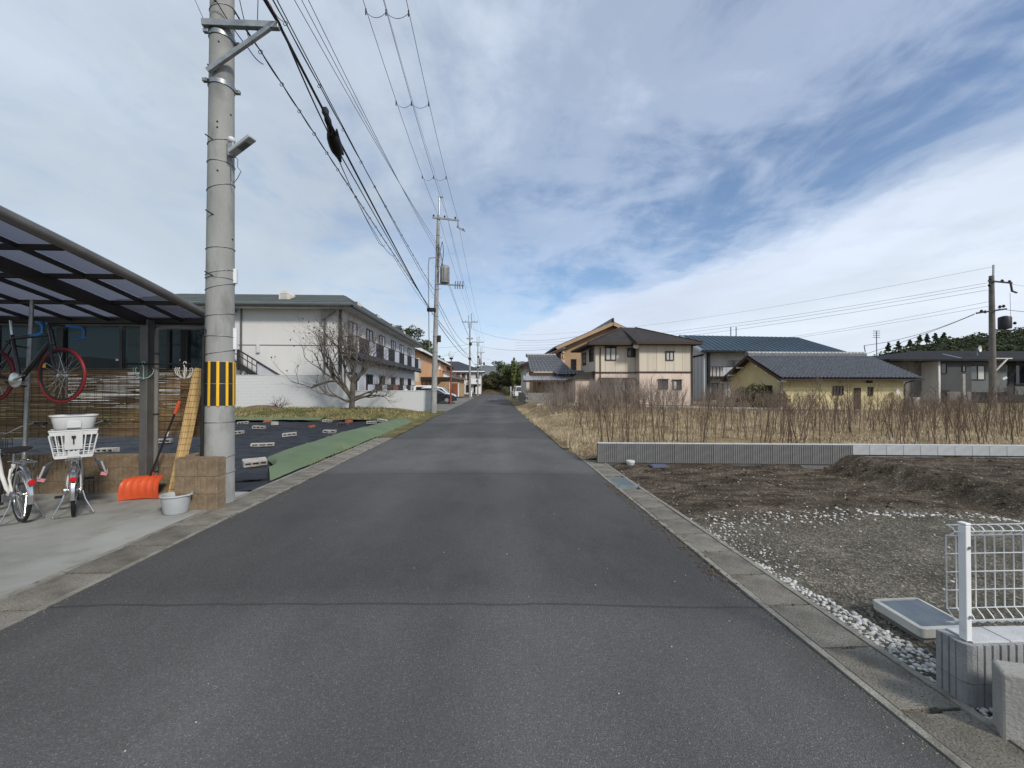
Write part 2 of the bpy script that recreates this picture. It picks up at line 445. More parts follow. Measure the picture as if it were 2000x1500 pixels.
def reed_mat():
    m, t, b = principled('reed')
    out = [n for n in t.nodes if n.type == 'OUTPUT_MATERIAL'][0]
    tcn = nn(t, 'ShaderNodeTexCoord')
    o = mapping(t, tcn.outputs['Object'], (.55, 1, 26))
    col = ramp(t, noise(t, o, 2.2, 6, .6), [(.3, (.12, .075, .038)), (.5, (.29, .19, .095)), (.68, (.46, .33, .18))])
    t.links.new(col, b.inputs['Base Color'])
    b.inputs['Roughness'].default_value = .7
    tl = nn(t, 'ShaderNodeBsdfTranslucent')
    t.links.new(col, tl.inputs[0])
    mx = nn(t, 'ShaderNodeMixShader')
    mx.inputs[0].default_value = .35
    t.links.new(b.outputs[0], mx.inputs[1])
    t.links.new(tl.outputs[0], mx.inputs[2])
    t.links.new(mx.outputs[0], out.inputs[0])
    return m


M['asphalt'] = asphalt()
M['soil'] = soil()
M['ground'] = ground_mat('ground', (.07, .06, .035), (.12, .105, .06), (.17, .15, .09), .25)
M['field'] = ground_mat('field_earth', (.14, .105, .06), (.24, .185, .105), (.34, .27, .16), .8)
M['verge'] = ground_mat('verge_earth', (.07, .07, .03), (.13, .115, .055), (.21, .17, .09), .9)
M['apron'] = ground_mat('parking_asphalt', (.15, .145, .13), (.20, .195, .18), (.25, .24, .22), .5)
M['forest_floor'] = ground_mat('forest_floor', (.05, .035, .022), (.10, .07, .045), (.15, .11, .07), .3)
M['hill_green'] = ground_mat('hill_green', (.012, .017, .010), (.022, .030, .016), (.036, .042, .022), .05)
M['black_sheet'] = sheet_mat('weed_sheet', (.008, .0095, .015), (.016, .018, .027), .58)
M['green_sheet'] = sheet_mat('green_sheet', (.098, .145, .075), (.13, .175, .10), .75, .5)
M['roof_panel'] = smoke_panel('smoked_roof_panel', (.47, .475, .525), (.03, .03, .04), .80, .25)
M['screen_panel'] = smoke_panel('smoked_screen_panel', (.22, .27, .28), (.012, .016, .018), .72, .15)
M['reed'] = reed_mat()
M['new_reed'] = mat('new_reed', (.56, .40, .185), (.40, .27, .115), 3, .7, stretch=(6, 6, .4))


def globe():
    m, t, b = principled('lamp_globe')
    b.inputs['Base Color'].default_value = (.8, .82, .84, 1)
    b.inputs['Roughness'].default_value = .15
    b.inputs['Alpha'].default_value = .35
    return m


M['globe'] = globe()


# ------------------------------------------------------------------ mesh and object helpers
class MB:
    def __init__(s):
        s.v, s.f, s.mi, s.cur = [], [], [], 0

    def add(s, vs, fs):
        o = len(s.v)
        s.v += [tuple(p) for p in vs]
        for f in fs:
            s.f.append(tuple(i + o for i in f))
            s.mi.append(s.cur)
        return s

    def box(s, x0, x1, y0, y1, z0, z1):
        return s.add([(x0, y0, z0), (x1, y0, z0), (x1, y1, z0), (x0, y1, z0), (x0, y0, z1), (x1, y0, z1), (x1, y1, z1), (x0, y1, z1)],
                     [(3, 2, 1, 0), (4, 5, 6, 7), (0, 1, 5, 4), (1, 2, 6, 5), (2, 3, 7, 6), (3, 0, 4, 7)])

    def obox(s, c, size, rot=None):
        c = V(c)
        hx, hy, hz = [x / 2 for x in size]
        rot = rot or Matrix.Identity(3)
        ps = [c + rot @ V(p) for p in ((-hx, -hy, -hz), (hx, -hy, -hz), (hx, hy, -hz), (-hx, hy, -hz), (-hx, -hy, hz), (hx, -hy, hz), (hx, hy, hz), (-hx, hy, hz))]
        return s.add(ps, [(3, 2, 1, 0), (4, 5, 6, 7), (0, 1, 5, 4), (1, 2, 6, 5), (2, 3, 7, 6), (3, 0, 4, 7)])

    def bar(s, a, b, w, h=None, up=(0, 0, 1)):
        a, b, up = V(a), V(b), V(up)
        h = w if h is None else h
        d = (b - a).normalized()
        r = d.cross(up)
        if r.length < 1e-4:
            r = d.cross(V((0, 1, 0)))
        r.normalize()
        u = r.cross(d)
        r, u = r * w / 2, u * h / 2
        ps = [a - r - u, a + r - u, a + r + u, a - r + u, b - r - u, b + r - u, b + r + u, b - r + u]
        return s.add(ps, [(0, 1, 2, 3), (7, 6, 5, 4), (0, 4, 5, 1), (1, 5, 6, 2), (2, 6, 7, 3), (3, 7, 4, 0)])

    def tube(s, pts, r, n=6, cap=True, closed=False):
        pts = [V(p) for p in pts]
        k = len(pts)
        rr = r if isinstance(r, (list, tuple)) else [r] * k
        vs, fs = [], []
        ref = None
        for i, p in enumerate(pts):
            if closed:
                d = pts[(i + 1) % k] - pts[i - 1]
            else:
                d = pts[min(i + 1, k - 1)] - pts[max(i - 1, 0)]
            d = d.normalized() if d.length > 1e-9 else V((0, 0, 1))
            if ref is None:
                ref = d.orthogonal().normalized()
            ref = (ref - d * ref.dot(d))
            ref = ref.normalized() if ref.length > 1e-6 else d.orthogonal().normalized()
            q = d.cross(ref)
            for j in range(n):
                a = 2 * math.pi * j / n
                vs.append(p + (ref * math.cos(a) + q * math.sin(a)) * rr[i])
        m = k if closed else k - 1
        for i in range(m):
            for j in range(n):
                a, b2 = i * n + j, i * n + (j + 1) % n
                c, d2 = ((i + 1) % k) * n + (j + 1) % n, ((i + 1) % k) * n + j
                fs.append((a, b2, c, d2))
        if cap and not closed:
            fs.append(tuple(reversed(range(n))))
            fs.append(tuple(range((k - 1) * n, k * n)))
        return s.add(vs, fs)

    def lathe(s, prof, c=(0, 0, 0), n=18, axis='z', cap=True):
        vs, fs = [], []
        c = V(c)
        for r, z in prof:
            for j in range(n):
                a = 2 * math.pi * j / n
                x, y = r * math.cos(a), r * math.sin(a)
                p = (x, y, z) if axis == 'z' else ((z, x, y) if axis == 'x' else (x, z, y))
                vs.append(c + V(p))
        for i in range(len(prof) - 1):
            for j in range(n):
                fs.append((i * n + j, i * n + (j + 1) % n, (i + 1) * n + (j + 1) % n, (i + 1) * n + j))
        if cap:
            fs.append(tuple(reversed(range(n))))
            fs.append(tuple(range((len(prof) - 1) * n, len(prof) * n)))
        return s.add(vs, fs)

    def prism(s, poly, ext):
        n = len(poly)
        e = V(ext)
        vs = [V(p) for p in poly] + [V(p) + e for p in poly]
        fs = [tuple(reversed(range(n))), tuple(range(n, 2 * n))] + [(i, (i + 1) % n, n + (i + 1) % n, n + i) for i in range(n)]
        return s.add(vs, fs)

    def slab(s, quad, t):
        """a quad (or polygon) thickened downwards along its normal"""
        q = [V(p) for p in quad]
        nrm = (q[1] - q[0]).cross(q[-1] - q[0]).normalized()
        return s.prism(q, -nrm * t)

    def quad(s, *ps):
        return s.add(ps, [tuple(range(len(ps)))])

    def ball(s, c, r, n=10, sq=(1, 1, 1)):
        k = max(4, n // 2)
        vs, fs = [], []
        for i in range(k + 1):
            th = math.pi * i / k
            for j in range(n):
                a = 2 * math.pi * j / n
                vs.append((c[0] + r * sq[0] * math.sin(th) * math.cos(a), c[1] + r * sq[1] * math.sin(th) * math.sin(a), c[2] + r * sq[2] * math.cos(th)))
        for i in range(k):
            for j in range(n):
                fs.append((i * n + j, (i + 1) * n + j, (i + 1) * n + (j + 1) % n, i * n + (j + 1) % n))
        return s.add(vs, fs)

    def torus(s, c, R0, r, axis='y', n=40, k=8, sx=1.0):
        vs, fs = [], []
        for i in range(n):
            a = 2 * math.pi * i / n
            for j in range(k):
                b = 2 * math.pi * j / k
                q = R0 + r * math.cos(b)
                h = r * sx * math.sin(b)
                p = {'y': (q * math.cos(a), h, q * math.sin(a)), 'z': (q * math.cos(a), q * math.sin(a), h), 'x': (h, q * math.cos(a), q * math.sin(a))}[axis]
                vs.append((c[0] + p[0], c[1] + p[1], c[2] + p[2]))
        for i in range(n):
            for j in range(k):
                fs.append((i * k + j, ((i + 1) % n) * k + j, ((i + 1) % n) * k + (j + 1) % k, i * k + (j + 1) % k))
        return s.add(vs, fs)

    def xform(s, m):
        s.v = [tuple(m @ V(p)) for p in s.v]
        return s


OFF = {}          # object name -> world offset already taken by its thing (world-built things)


def mesh_of(name, mb, mats, smooth=False, bevel=0.0, off=None, weld=False):
    me = bpy.data.meshes.new(name)
    vs = mb.v
    if off is not None and off.length > 0:
        vs = [(p[0] - off.x, p[1] - off.y, p[2] - off.z) for p in vs]
    me.from_pydata(vs, [], mb.f)
    mats = mats if isinstance(mats, (list, tuple)) else [mats]
    for m in mats:
        me.materials.append(M[m] if isinstance(m, str) else m)
    if len(mats) > 1:
        me.polygons.foreach_set('material_index', mb.mi)
    if bevel > 0 or weld or len(mb.f) < 6000:
        bm = bmesh.new()
        bm.from_mesh(me)
        if weld:
            bmesh.ops.remove_doubles(bm, verts=bm.verts, dist=1e-5)
        bmesh.ops.recalc_face_normals(bm, faces=bm.faces)
        if bevel > 0:
            es = [e for e in bm.edges if len(e.link_faces) == 2 and e.calc_face_angle(0) > 0.6]
            bmesh.ops.bevel(bm, geom=es, offset=bevel, segments=2, affect='EDGES', profile=.5, clamp_overlap=True)
        bm.to_mesh(me)
        bm.free()
    if smooth:
        me.polygons.foreach_set('use_smooth', [True] * len(me.polygons))
        if smooth != 'all':
            try:
                me.set_sharp_from_angle(angle=rad(40))
            except Exception:
                pass
    me.update()
    return me


def tag(o, label=None, cat=None, group=None, kind=None):
    if label:
        o['label'] = label
    if cat:
        o['category'] = cat
    if group:
        o['group'] = group
    if kind:
        o['kind'] = kind
    return o


def thing(name, label, cat, loc=(0, 0, 0), rotz=None, group=None):
    """Empty at the thing's base. rotz None: its parts are given in world coordinates; otherwise in the thing's own frame."""
    o = bpy.data.objects.new(name, None)
    o.empty_display_size = .2
    C.objects.link(o)
    o.location = loc
    if rotz is not None:
        o.rotation_euler = (0, 0, rotz)
        OFF[o.name] = V((0, 0, 0))
    else:
        OFF[o.name] = V(loc)
    return tag(o, label, cat, group)


def part(name, mb, mats, parent, smooth=False, bevel=0.0, label=None, kind=None, weld=False):
    off = OFF[parent.name]
    me = mesh_of(name, mb, mats, smooth, bevel, off, weld)
    o = bpy.data.objects.new(name, me)
    C.objects.link(o)
    o.parent = parent
    OFF[o.name] = off
    return tag(o, label, None, None, kind)


def single(name, mb, mats, label, cat, group=None, smooth=False, bevel=0.0, kind=None, base=None):
    """a thing that is one mesh, its origin at its base"""
    xs, ys, zs = zip(*mb.v)
    b = V(base) if base else V(((min(xs) + max(xs)) / 2, (min(ys) + max(ys)) / 2, min(zs)))
    me = mesh_of(name, mb, mats, smooth, bevel, b)
    o = bpy.data.objects.new(name, me)
    o.location = b
    C.objects.link(o)
    OFF[o.name] = b
    return tag(o, label, cat, group, kind)


def struct(name, mb, mats, smooth=False, kind='structure', label=None):
    me = mesh_of(name, mb, mats, smooth)
    o = bpy.data.objects.new(name, me)
    C.objects.link(o)
    OFF[o.name] = V((0, 0, 0))
    return tag(o, label, None, None, kind)


def inst(name, me, parent, loc, rot=(0, 0, 0), scale=None, label=None):
    """one more object of a shared mesh; loc in world coordinates for world-built parents"""
    o = bpy.data.objects.new(name, me)
    C.objects.link(o)
    o.parent = parent
    if parent is not None:
        o.location = V(loc) - OFF[parent.name]
        OFF[o.name] = OFF[parent.name]
    else:
        o.location = loc
    o.rotation_euler = rot
    if scale:
        o.scale = scale
    return tag(o, label)


def dup(o, loc=None, rotz=None, label=None, parent=None, scale=None):
    kids = list(o.children)
    c = o.copy()
    C.objects.link(c)
    if parent is not None:
        c.parent = parent
    if loc is not None:
        c.location = loc
    if rotz is not None:
        c.rotation_euler = (0, 0, rotz)
    if scale is not None:
        c.scale = scale
    if label:
        c['label'] = label
    for k in kids:
        dup(k, parent=c)
    return c


def fast_mesh(name, verts, faces, mats, k=4):
    """verts Nx3 array, faces Mxk index array"""
    me = bpy.data.meshes.new(name)
    verts = np.asarray(verts, dtype=np.float32)
    faces = np.asarray(faces, dtype=np.int32)
    me.vertices.add(len(verts))
    me.vertices.foreach_set('co', verts.ravel())
    me.loops.add(faces.size)
    me.loops.foreach_set('vertex_index', faces.ravel())
    me.polygons.add(len(faces))
    me.polygons.foreach_set('loop_start', np.arange(0, faces.size, k, dtype=np.int32))
    me.polygons.foreach_set('loop_total', np.full(len(faces), k, dtype=np.int32))
    for m in (mats if isinstance(mats, (list, tuple)) else [mats]):
        me.materials.append(M[m])
    me.update(calc_edges=True)
    return me


def hnoise(x, y, s, seed=0.0):
    from mathutils import noise as N
    return N.fractal(V((x * s + seed, y * s - seed * .7, seed * 1.3)), 1.0, 2.0, 5)


def grid(mb, x0, x1, y0, y1, nx, ny, zf):
    vs = [(x0 + (x1 - x0) * i / nx, y0 + (y1 - y0) * j / ny) for j in range(ny + 1) for i in range(nx + 1)]
    return mb.add([(x, y, zf(x, y)) for x, y in vs],
                  [(j * (nx + 1) + i, j * (nx + 1) + i + 1, (j + 1) * (nx + 1) + i + 1, (j + 1) * (nx + 1) + i) for j in range(ny) for i in range(nx)])


def wire(name, label, pts, r=.010, sag=.3, m='cable', group=None, n=14, cat='cable'):
    """pts: the points it hangs from, in order; each span sags"""
    path = []
    for a, b in zip(pts[:-1], pts[1:]):
        a, b = V(a), V(b)
        for i in range(n + (1 if b == V(pts[-1]) else 0)):
            t = i / n
            p = a.lerp(b, t)
            p.z -= sag * 4 * t * (1 - t)
            path.append(p)
    return single(name, MB().tube(path, r, 5), m, label, cat, group, smooth='all')


def leaf_cloud(name, centres, n, size, mats, seed=1, flat=.5, squash=1.0):
    """n little two-triangle leaves spread through ellipsoid clumps (x, y, z, rx, ry, rz)"""
    rg = np.random.RandomState(seed)
    cs = np.array(centres, dtype=float)
    w = cs[:, 3] * cs[:, 4] + cs[:, 3] * cs[:, 5]
    idx = rg.choice(len(cs), n, p=w / w.sum())
    d = rg.normal(size=(n, 3))
    d /= np.linalg.norm(d, axis=1)[:, None]
    rr = rg.uniform(.45, 1.0, n) ** .6
    p = cs[idx, :3] + d * rr[:, None] * cs[idx, 3:6]
    a = rg.normal(size=(n, 3))
    a[:, 2] *= flat
    a /= np.linalg.norm(a, axis=1)[:, None]
    b = np.cross(a, rg.normal(size=(n, 3)))
    b /= np.linalg.norm(b, axis=1)[:, None]
    s = size * rg.uniform(.6, 1.4, n)[:, None]
    vs = np.concatenate([p - a * s, p + b * s * .55, p + a * s, p - b * s * .55], axis=1).reshape(-1, 3)
    return fast_mesh(name, vs, np.arange(4 * n).reshape(-1, 4), mats)


class Face:
    """a wall's own frame: o = lower left corner seen from outside, r = to the right, z up, n = outwards"""

    def __init__(s, o, r):
        s.o, s.r = V(o), V(r).normalized()
        s.n = s.r.cross(V((0, 0, 1)))

    def p(s, u, v, d=0.0):
        return s.o + s.r * u + V((0, 0, v)) + s.n * d

    def box(s, mb, u0, u1, v0, v1, d0, d1):
        return mb.add([s.p(u, v, d) for v in (v0, v1) for u, d in ((u0, d0), (u1, d0), (u1, d1), (u0, d1))],
                      [(3, 2, 1, 0), (4, 5, 6, 7), (0, 1, 5, 4), (1, 2, 6, 5), (2, 3, 7, 6), (3, 0, 4, 7)])


def window(fc, parent, u0, u1, v0, v1, fm='dark_steel', gm='glass_dark', split=2, fw=.05, hood=False, horiz=False, name='window'):
    """frame with recessed panes; panes are sub-parts"""
    f = MB()
    fc.box(f, u0, u1, v0, v0 + fw, .004, .075)
    fc.box(f, u0, u1, v1 - fw, v1, .004, .075)
    fc.box(f, u0, u0 + fw, v0 + fw, v1 - fw, .004, .07)
    fc.box(f, u1 - fw, u1, v0 + fw, v1 - fw, .004, .07)
    if hood:
        fc.box(f, u0 - .05, u1 + .05, v1 + .002, v1 + .05, .004, .16)
    for k in range(1, split):
        x = u0 + (u1 - u0) * k / split
        fc.box(f, x - fw * .4, x + fw * .4, v0 + fw, v1 - fw, .004, .06)
    w = part(name, f, fm, parent)
    gms = gm if isinstance(gm, (list, tuple)) else [gm] * split
    for k in range(split):
        a, b = u0 + (u1 - u0) * k / split + fw * .6, u0 + (u1 - u0) * (k + 1) / split - fw * .6
        g = MB()
        fc.box(g, a, b, v0 + fw * .6, v1 - fw * .6, .006, .02 + .012 * (k % 2))
        part('pane', g, gms[k % len(gms)], w)
    return w


def branch_tree(mb_l, mb_t, p, d, length, r, depth, rg, up=.12, spread=.6, taper=.62, kids=(2, 3), twig_depth=2, wob=.22, bias=None, tips=None):
    """recursive limb; the last twig_depth generations go to the twig mesh"""
    n = 3 if depth > 1 else 2
    pts, rs = [V(p)], [r]
    q, dd = V(p), V(d).normalized()
    for i in range(n):
        dd = (dd + V((rg.gauss(0, wob), rg.gauss(0, wob), rg.gauss(0, wob) + up * .5))).normalized()
        if bias is not None:
            dd = (dd + bias(q) * .15).normalized()
        q = q + dd * (length / n)
        pts.append(V(q))
        rs.append(r * (1 - (1 - taper) * (i + 1) / n))
    tgt = mb_t if depth <= twig_depth else mb_l
    tgt.tube(pts, rs, 3 if depth <= twig_depth else 6, cap=False)
    if depth == 0:
        if tips is not None:
            tips.append(V(q))
        return
    k = rg.randint(*kids)
    for c in range(k):
        ax = dd.orthogonal().normalized()
        ax.rotate(Matrix.Rotation(rg.uniform(0, 6.283), 3, dd))
        nd = (dd + ax * spread * rg.uniform(.5, 1.25) + V((0, 0, up))).normalized()
        t = rg.uniform(.55, 1.0) if c else 1.0
        i = min(n, max(1, int(round(t * n))))
        branch_tree(mb_l, mb_t, pts[i], nd, length * rg.uniform(.62, .88), rs[i] * rg.uniform(.6, .82), depth - 1, rg, up, spread, taper, kids, twig_depth, wob, bias, tips)


# ================================================================== THE SETTING
def smooth01(t):
    t = max(0.0, min(1.0, t))
    return t * t * (3 - 2 * t)


struct('ground', MB().quad((-1800, -900, -.22), (1800, -900, -.22), (1800, 2600, -.22), (-1800, 2600, -.22)), 'ground')

mb = MB()
ys = [-8 + .5 * i for i in range(0, 90)] + [38 + 2 * i for i in range(0, 37)]
xs = [-3.26, -2.6, -1.6, -.65, .3, 1.3, 1.97]
vs = [(x, y, .035 * (1 - ((x + .65) / 2.62) ** 2) + .008 * hnoise(x, y, .5, 3)) for y in ys for x in xs]
nx = len(xs)
mb.add(vs, [(j * nx + i, j * nx + i + 1, (j + 1) * nx + i + 1, (j + 1) * nx + i) for j in range(len(ys) - 1) for i in range(nx - 1)])
road = struct('road', mb, 'asphalt', smooth='all')

struct('road_marking', MB().quad((-.85, 57.3, .044), (.35, 57.3, .042), (.35, 57.8, .042), (-.85, 57.8, .044)), 'white_block')

# a few pale stone chips lying on the asphalt
rg = random.Random(5)
mb = MB()
for i in range(70):
    y = 1.6 + 9 * rg.random() ** 1.3
    x = rg.uniform(-3.1, 1.9)
    s = rg.uniform(.0022, .006)
    mb.ball((x, y, .035 * (1 - ((x + .65) / 2.62) ** 2) + s * .2), s, 5, (1.2, 1, .7))
struct('road_grit', mb, 'pebble', kind='stuff')

# patio, parking apron, verges
mb = MB()
grid(mb, -14, -3.745, -4, 6.47, 40, 40, lambda x, y: .012 + .006 * hnoise(x, y, .4, 8))
struct('patio', mb, 'patio', smooth='all')
mb = MB()
grid(mb, -30, -3.27, 27.2, 70, 20, 20, lambda x, y: -.012)
struct('parking_apron', mb, 'apron')
mb = MB()
grid(mb, -46, -3.3, 20.6, 28.4, 90, 16, lambda x, y: .02 + .30 * smooth01((y - 21.3) / 4.5) * smooth01((-4.2 - x) / 3) + .07 * hnoise(x, y, .6, 2))
struct('verge', mb, 'verge', smooth='all')


def field_z(x, y):
    return .06 + .34 * smooth01((y - 13) / 12) * max(0.0, 1 - (x - 2.9) / 16.0) * smooth01((x - 2.0) / 1.2) + .10 * smooth01((x - 2.2) / 1.5) + .06 * hnoise(x, y, .5, 6) - .05 * smooth01((x - 12) / 14)


mb = MB()
grid(mb, 1.75, 60, 8.95, 44, 110, 60, lambda x, y: field_z(x, y) - .12 * smooth01((2.25 - x) / .4))
struct('field', mb, 'field', smooth='all')
mb = MB()
grid(mb, 1.8, 2.5, 10.6, 60, 6, 80, lambda x, y: .025 + .03 * hnoise(x, y, 2.0, 6))
struct('roadside_verge', mb, 'field', smooth='all')


def lot_z(x, y):
    m = smooth01((x - 6.75 - .25 * hnoise(x, y, .9, 1)) / .6) * .19 * smooth01((y - 4.4) / .9)
    r = .034 * hnoise(x, y, 1.1, 4) + .014 * hnoise(x, y, 4.5, 9) + .012 * math.sin((x * .35 + y) * 9) * smooth01((y - 4.8) / .6) * max(0, hnoise(x, y, .6, 50) + .2)
    ridge = .035 * math.exp(-((x - 7.25) / .3) ** 2) * smooth01((y - 4.6) / .8)
    trench = -.09 * math.exp(-((x - 6.65) / .28) ** 2) * smooth01((y - 4.2) / .8)
    edge = smooth01((x - 2.34) / .5)
    lump = .015 * max(0, hnoise(x, y, 2.1, 14)) * smooth01((y - 4.6) / 1.0)
    return -.005 - .03 * (1 - edge) + (r * (.45 + .55 * smooth01((y - 4) / 2)) + m + ridge + trench + lump) * (.2 + .8 * edge)


mb = MB()
grid(mb, 2.30, 16, .2, 9.0, 190, 150, lot_z)
struct('dirt_lot', mb, 'soil', smooth='all')


# ------------------------------------------------------------------ gutters with their concrete covers
def slab_mesh(w, l, notch, seed, t=.07):
    rg = random.Random(seed)
    j = lambda: rg.uniform(-.004, .004)
    h = notch
    p = [(j(), j()), (w * .36, j() * .5), (w * .36, h), (w * .64, h), (w * .64, j() * .5), (w + j(), j()),
         (w + j(), l + j()), (w * .64, l), (w * .64, l - h), (w * .36, l - h), (w * .36, l), (j(), l + j())]
    return mesh_of('gutter_cover', MB().prism([(a, b, -t) for a, b in p], (0, 0, t)), 'gutter', bevel=.004)


covers = [slab_mesh(.31, .474, n, 20 + i) for i, n in enumerate((.007, .012, .004, .010, .003, .009))]
mb = MB()
mb.box(1.955, 2.36, -4, 10.72, -.30, -.055)
rg = random.Random(9)
for x0, x1, zt in ((1.955, 1.998, .012), (2.322, 2.365, .016)):
    y = -4.0
    while y < 10.7:
        l = rg.uniform(.9, 2.1)
        y2 = min(10.72, y + l)
        mb.box(x0 - rg.uniform(0, .008), x1, y + .003, y2 - .003, -.055, zt + rg.uniform(-.004, .006))
        y = y2
gut = struct('gutter', mb, 'lip')
y = 2.935 - .49 * 7
i = 0
while y < 10.2:
    if not (6.55 < y + .2 < 7.2):
        inst('gutter_cover', covers[rg.randrange(6)], gut, (2.005, y, .012 + rg.uniform(-.003, .004)), (rg.uniform(-.004, .004), rg.uniform(-.006, .006), 0))
    y += .49
# steel grate between the covers
g = thing('drain_grate', 'blue-grey steel grate lying among the concrete gutter covers beside the dirt lot', 'drain grate', (2.16, 6.85, 0))
mb = MB()
mb.box(2.003, 2.318, 6.52, 6.55, -.05, .016).box(2.003, 2.318, 7.15, 7.18, -.05, .016).box(2.003, 2.03, 6.55, 7.15, -.05, .016).box(2.291, 2.318, 6.55, 7.15, -.05, .016)
part('grate_frame', mb, 'green_plate', g)
for k in range(9):
    x = 2.042 + k * .0292
    part('grate_bar', MB().box(x, x + .02, 6.55, 7.15, -.03, .012), 'green_plate', g)

# left gutter, older and dirtier
mb = MB()
mb.box(-3.745, -3.25, -4, 13.6, -.3, -.05)
for x0, x1, zt in ((-3.30, -3.25, .010), (-3.745, -3.70, .014)):
    y = -4.0
    while y < 13.5:
        l = rg.uniform(.8, 2.2)
        y2 = min(13.6, y + l)
        mb.box(x0, x1 + rg.uniform(0, .006), y + .003, y2 - .003, -.05, zt + rg.uniform(-.004, .005))
        y = y2
gl = struct('gutter_by_carport', mb, 'lip')
covers2 = [slab_mesh(.395, .58, n, 40 + i) for i, n in enumerate((.004, .010, .002, .006))]
y = 3.12 - .6 * 6
while y < 13.1:
    inst('gutter_cover', covers2[rg.randrange(4)], gl, (-3.698, y, .008 + rg.uniform(-.004, .004)), (rg.uniform(-.006, .006), rg.uniform(-.006, .006), rg.uniform(-.004, .004)))
    y += .60
mb = MB()
grid(mb, -3.9, -3.22, 13.3, 27, 6, 60, lambda x, y: .02 + .02 * hnoise(x, y, 2.0, 16))
struct('roadside_dirt', mb, 'verge', smooth='all')

# ================================================================== LEFT: CARPORT AND WHAT IT SHELTERS
CPZ = lambda y: 2.655 + .198 * (6.45 - y) - .009 * (6.45 - y) ** 2
cp = thing('carport', 'dark aluminium carport with curved smoked roof beside the road', 'carport', (-6.6, 4.2, .012))
ysr = [-.4 + .57 * i for i in range(13)]
XE = -4.29


def strip_beam(mb, x0, x1, dz0, dz1, ys=ysr):
    vs = []
    for y in ys:
        z = CPZ(y)
        vs += [(x0, y, z + dz0), (x1, y, z + dz0), (x1, y, z + dz1), (x0, y, z + dz1)]
    fs = [(0, 1, 2, 3), tuple(reversed([len(vs) - 4 + k for k in range(4)]))]
    for i in range(len(ys) - 1):
        a = i * 4
        for k in range(4):
            fs.append((a + k, a + (k + 1) % 4, a + 4 + (k + 1) % 4, a + 4 + k))
    mb.add(vs, fs)


mb = MB()
mb.tube([(XE, y, CPZ(y)) for y in ysr], .060, 10)
part('edge_beam', mb, 'bronze_light', cp, smooth=True)
for xb in (-5.18, -7.45, -9.65):
    mb = MB()
    strip_beam(mb, xb - .045, xb + .045, -.16, -.03)
    part('main_beam', mb, 'bronze', cp)
rx = [XE, -4.74, -5.18, -5.80, -6.35, -6.90, -7.45, -8.0, -8.55, -9.10, -9.65]
for x in rx[1:]:
    if x in (-5.18, -7.45, -9.65):
        continue
    mb = MB()
    strip_beam(mb, x - .014, x + .014, -.055, -.008)
    part('rafter', mb, 'bronze', cp)
for y in (.3, 1.15, 2.0, 2.8, 3.55, 4.28, 4.95, 5.75):
    z = CPZ(y)
    part('purlin', MB().box(-9.9, XE - .03, y - .022, y + .022, z - .062, z - .01), 'bronze', cp)
for a, b in zip(rx[:-1], rx[1:]):
    mb = MB()
    strip_beam(mb, b + .006, a - .006, 0.002, .007)
    part('roof_panel', mb, 'roof_panel', cp, smooth='all')
# eaves gutter along the low edge, posts, downpipe
mb = MB().box(-9.9, XE + .06, 6.42, 6.56, CPZ(6.45) - .075, CPZ(6.45) + .03)
part('eaves_gutter', mb, 'bronze', cp, bevel=.01)
for x in (-5.17, -7.45, -9.65):
    part('post', MB().box(x - .055, x + .055, 6.27, 6.41, .0, CPZ(6.4) - .05), 'bronze_light', cp, bevel=.008)
mb = MB()
mb.tube([(-4.42, 6.50, 2.60), (-4.42, 6.42, 2.52), (-4.50, 6.36, 2.505), (-4.90, 6.33, 2.505), (-5.01, 6.33, 2.48), (-5.03, 6.33, 2.37), (-5.03, 6.33, .05)], .030, 10)
part('downpipe', mb, 'pvc', cp, smooth=True)
for z in (.35, 1.2, 2.1):
    part('pipe_clip', MB().lathe([(.036, z), (.036, z + .025)], (-5.03, 6.33, 0), 10), 'dark_steel', cp)
# smoked side screen: framed panes above the reed blind
part('screen_rail', MB().box(-9.8, -4.40, 6.72, 6.77, 2.58, 2.64), 'bronze', cp)
part('screen_rail', MB().box(-9.8, -4.40, 6.72, 6.77, 1.86, 1.91), 'bronze', cp)
pxs = [-9.75, -8.75, -7.75, -6.79, -5.88, -4.91, -4.42]
for x in (-8.75, -6.79, -4.91):
    part('screen_post', MB().box(x - .05, x + .05, 6.70, 6.79, .05, 2.58), 'bronze', cp, bevel=.006)
for x in (-7.75, -5.88, -4.42, -9.75, -5.16):
    part('screen_mullion', MB().box(x - .022, x + .022, 6.715, 6.775, 1.91, 2.58), 'bronze', cp)
for a, b in zip(pxs[:-1], pxs[1:]):
    part('screen_pane', MB().box(a + .03, b - .03, 6.742, 6.748, 1.912, 2.578), 'screen_panel', cp)
for x in (-5.93, -4.96, -4.50):
    part('screen_tag', MB().box(x - .02, x + .02, 6.705, 6.714, 2.03, 2.06), 'sign_white', cp)

# reed blind: hundreds of thin reeds laid flat, held by cords
rg = random.Random(21)
rs = thing('reed_blind', 'brown reed blind hanging below the smoked screen of the carport', 'reed blind', (-6.9, 6.69, .8))
mb = MB()
for row in range(225):
    z = .84 + row * .00458
    x = -9.7 + rg.uniform(-.3, .2)
    while x < -4.62:
        l = rg.uniform(.9, 2.4)
        x2 = min(-4.60 - rg.uniform(0, .05), x + l)
        if rg.random() < .96:
            w = .0050
            dz, dz2 = rg.gauss(0, .005), rg.gauss(0, .007)
            ym = 6.685 + rg.gauss(0, .005)
            mb.tube([(x, ym, z + dz), ((x + x2) / 2, ym + rg.gauss(0, .003), z + (dz + dz2) / 2 + rg.gauss(0, .004)), (x2, ym, z + dz2)], w * rg.uniform(.8, 1.25), 4, cap=False)
        x = x2 + rg.uniform(-.1, .01)
part('reeds', mb, 'reed', rs, kind='stuff')
mb = MB()
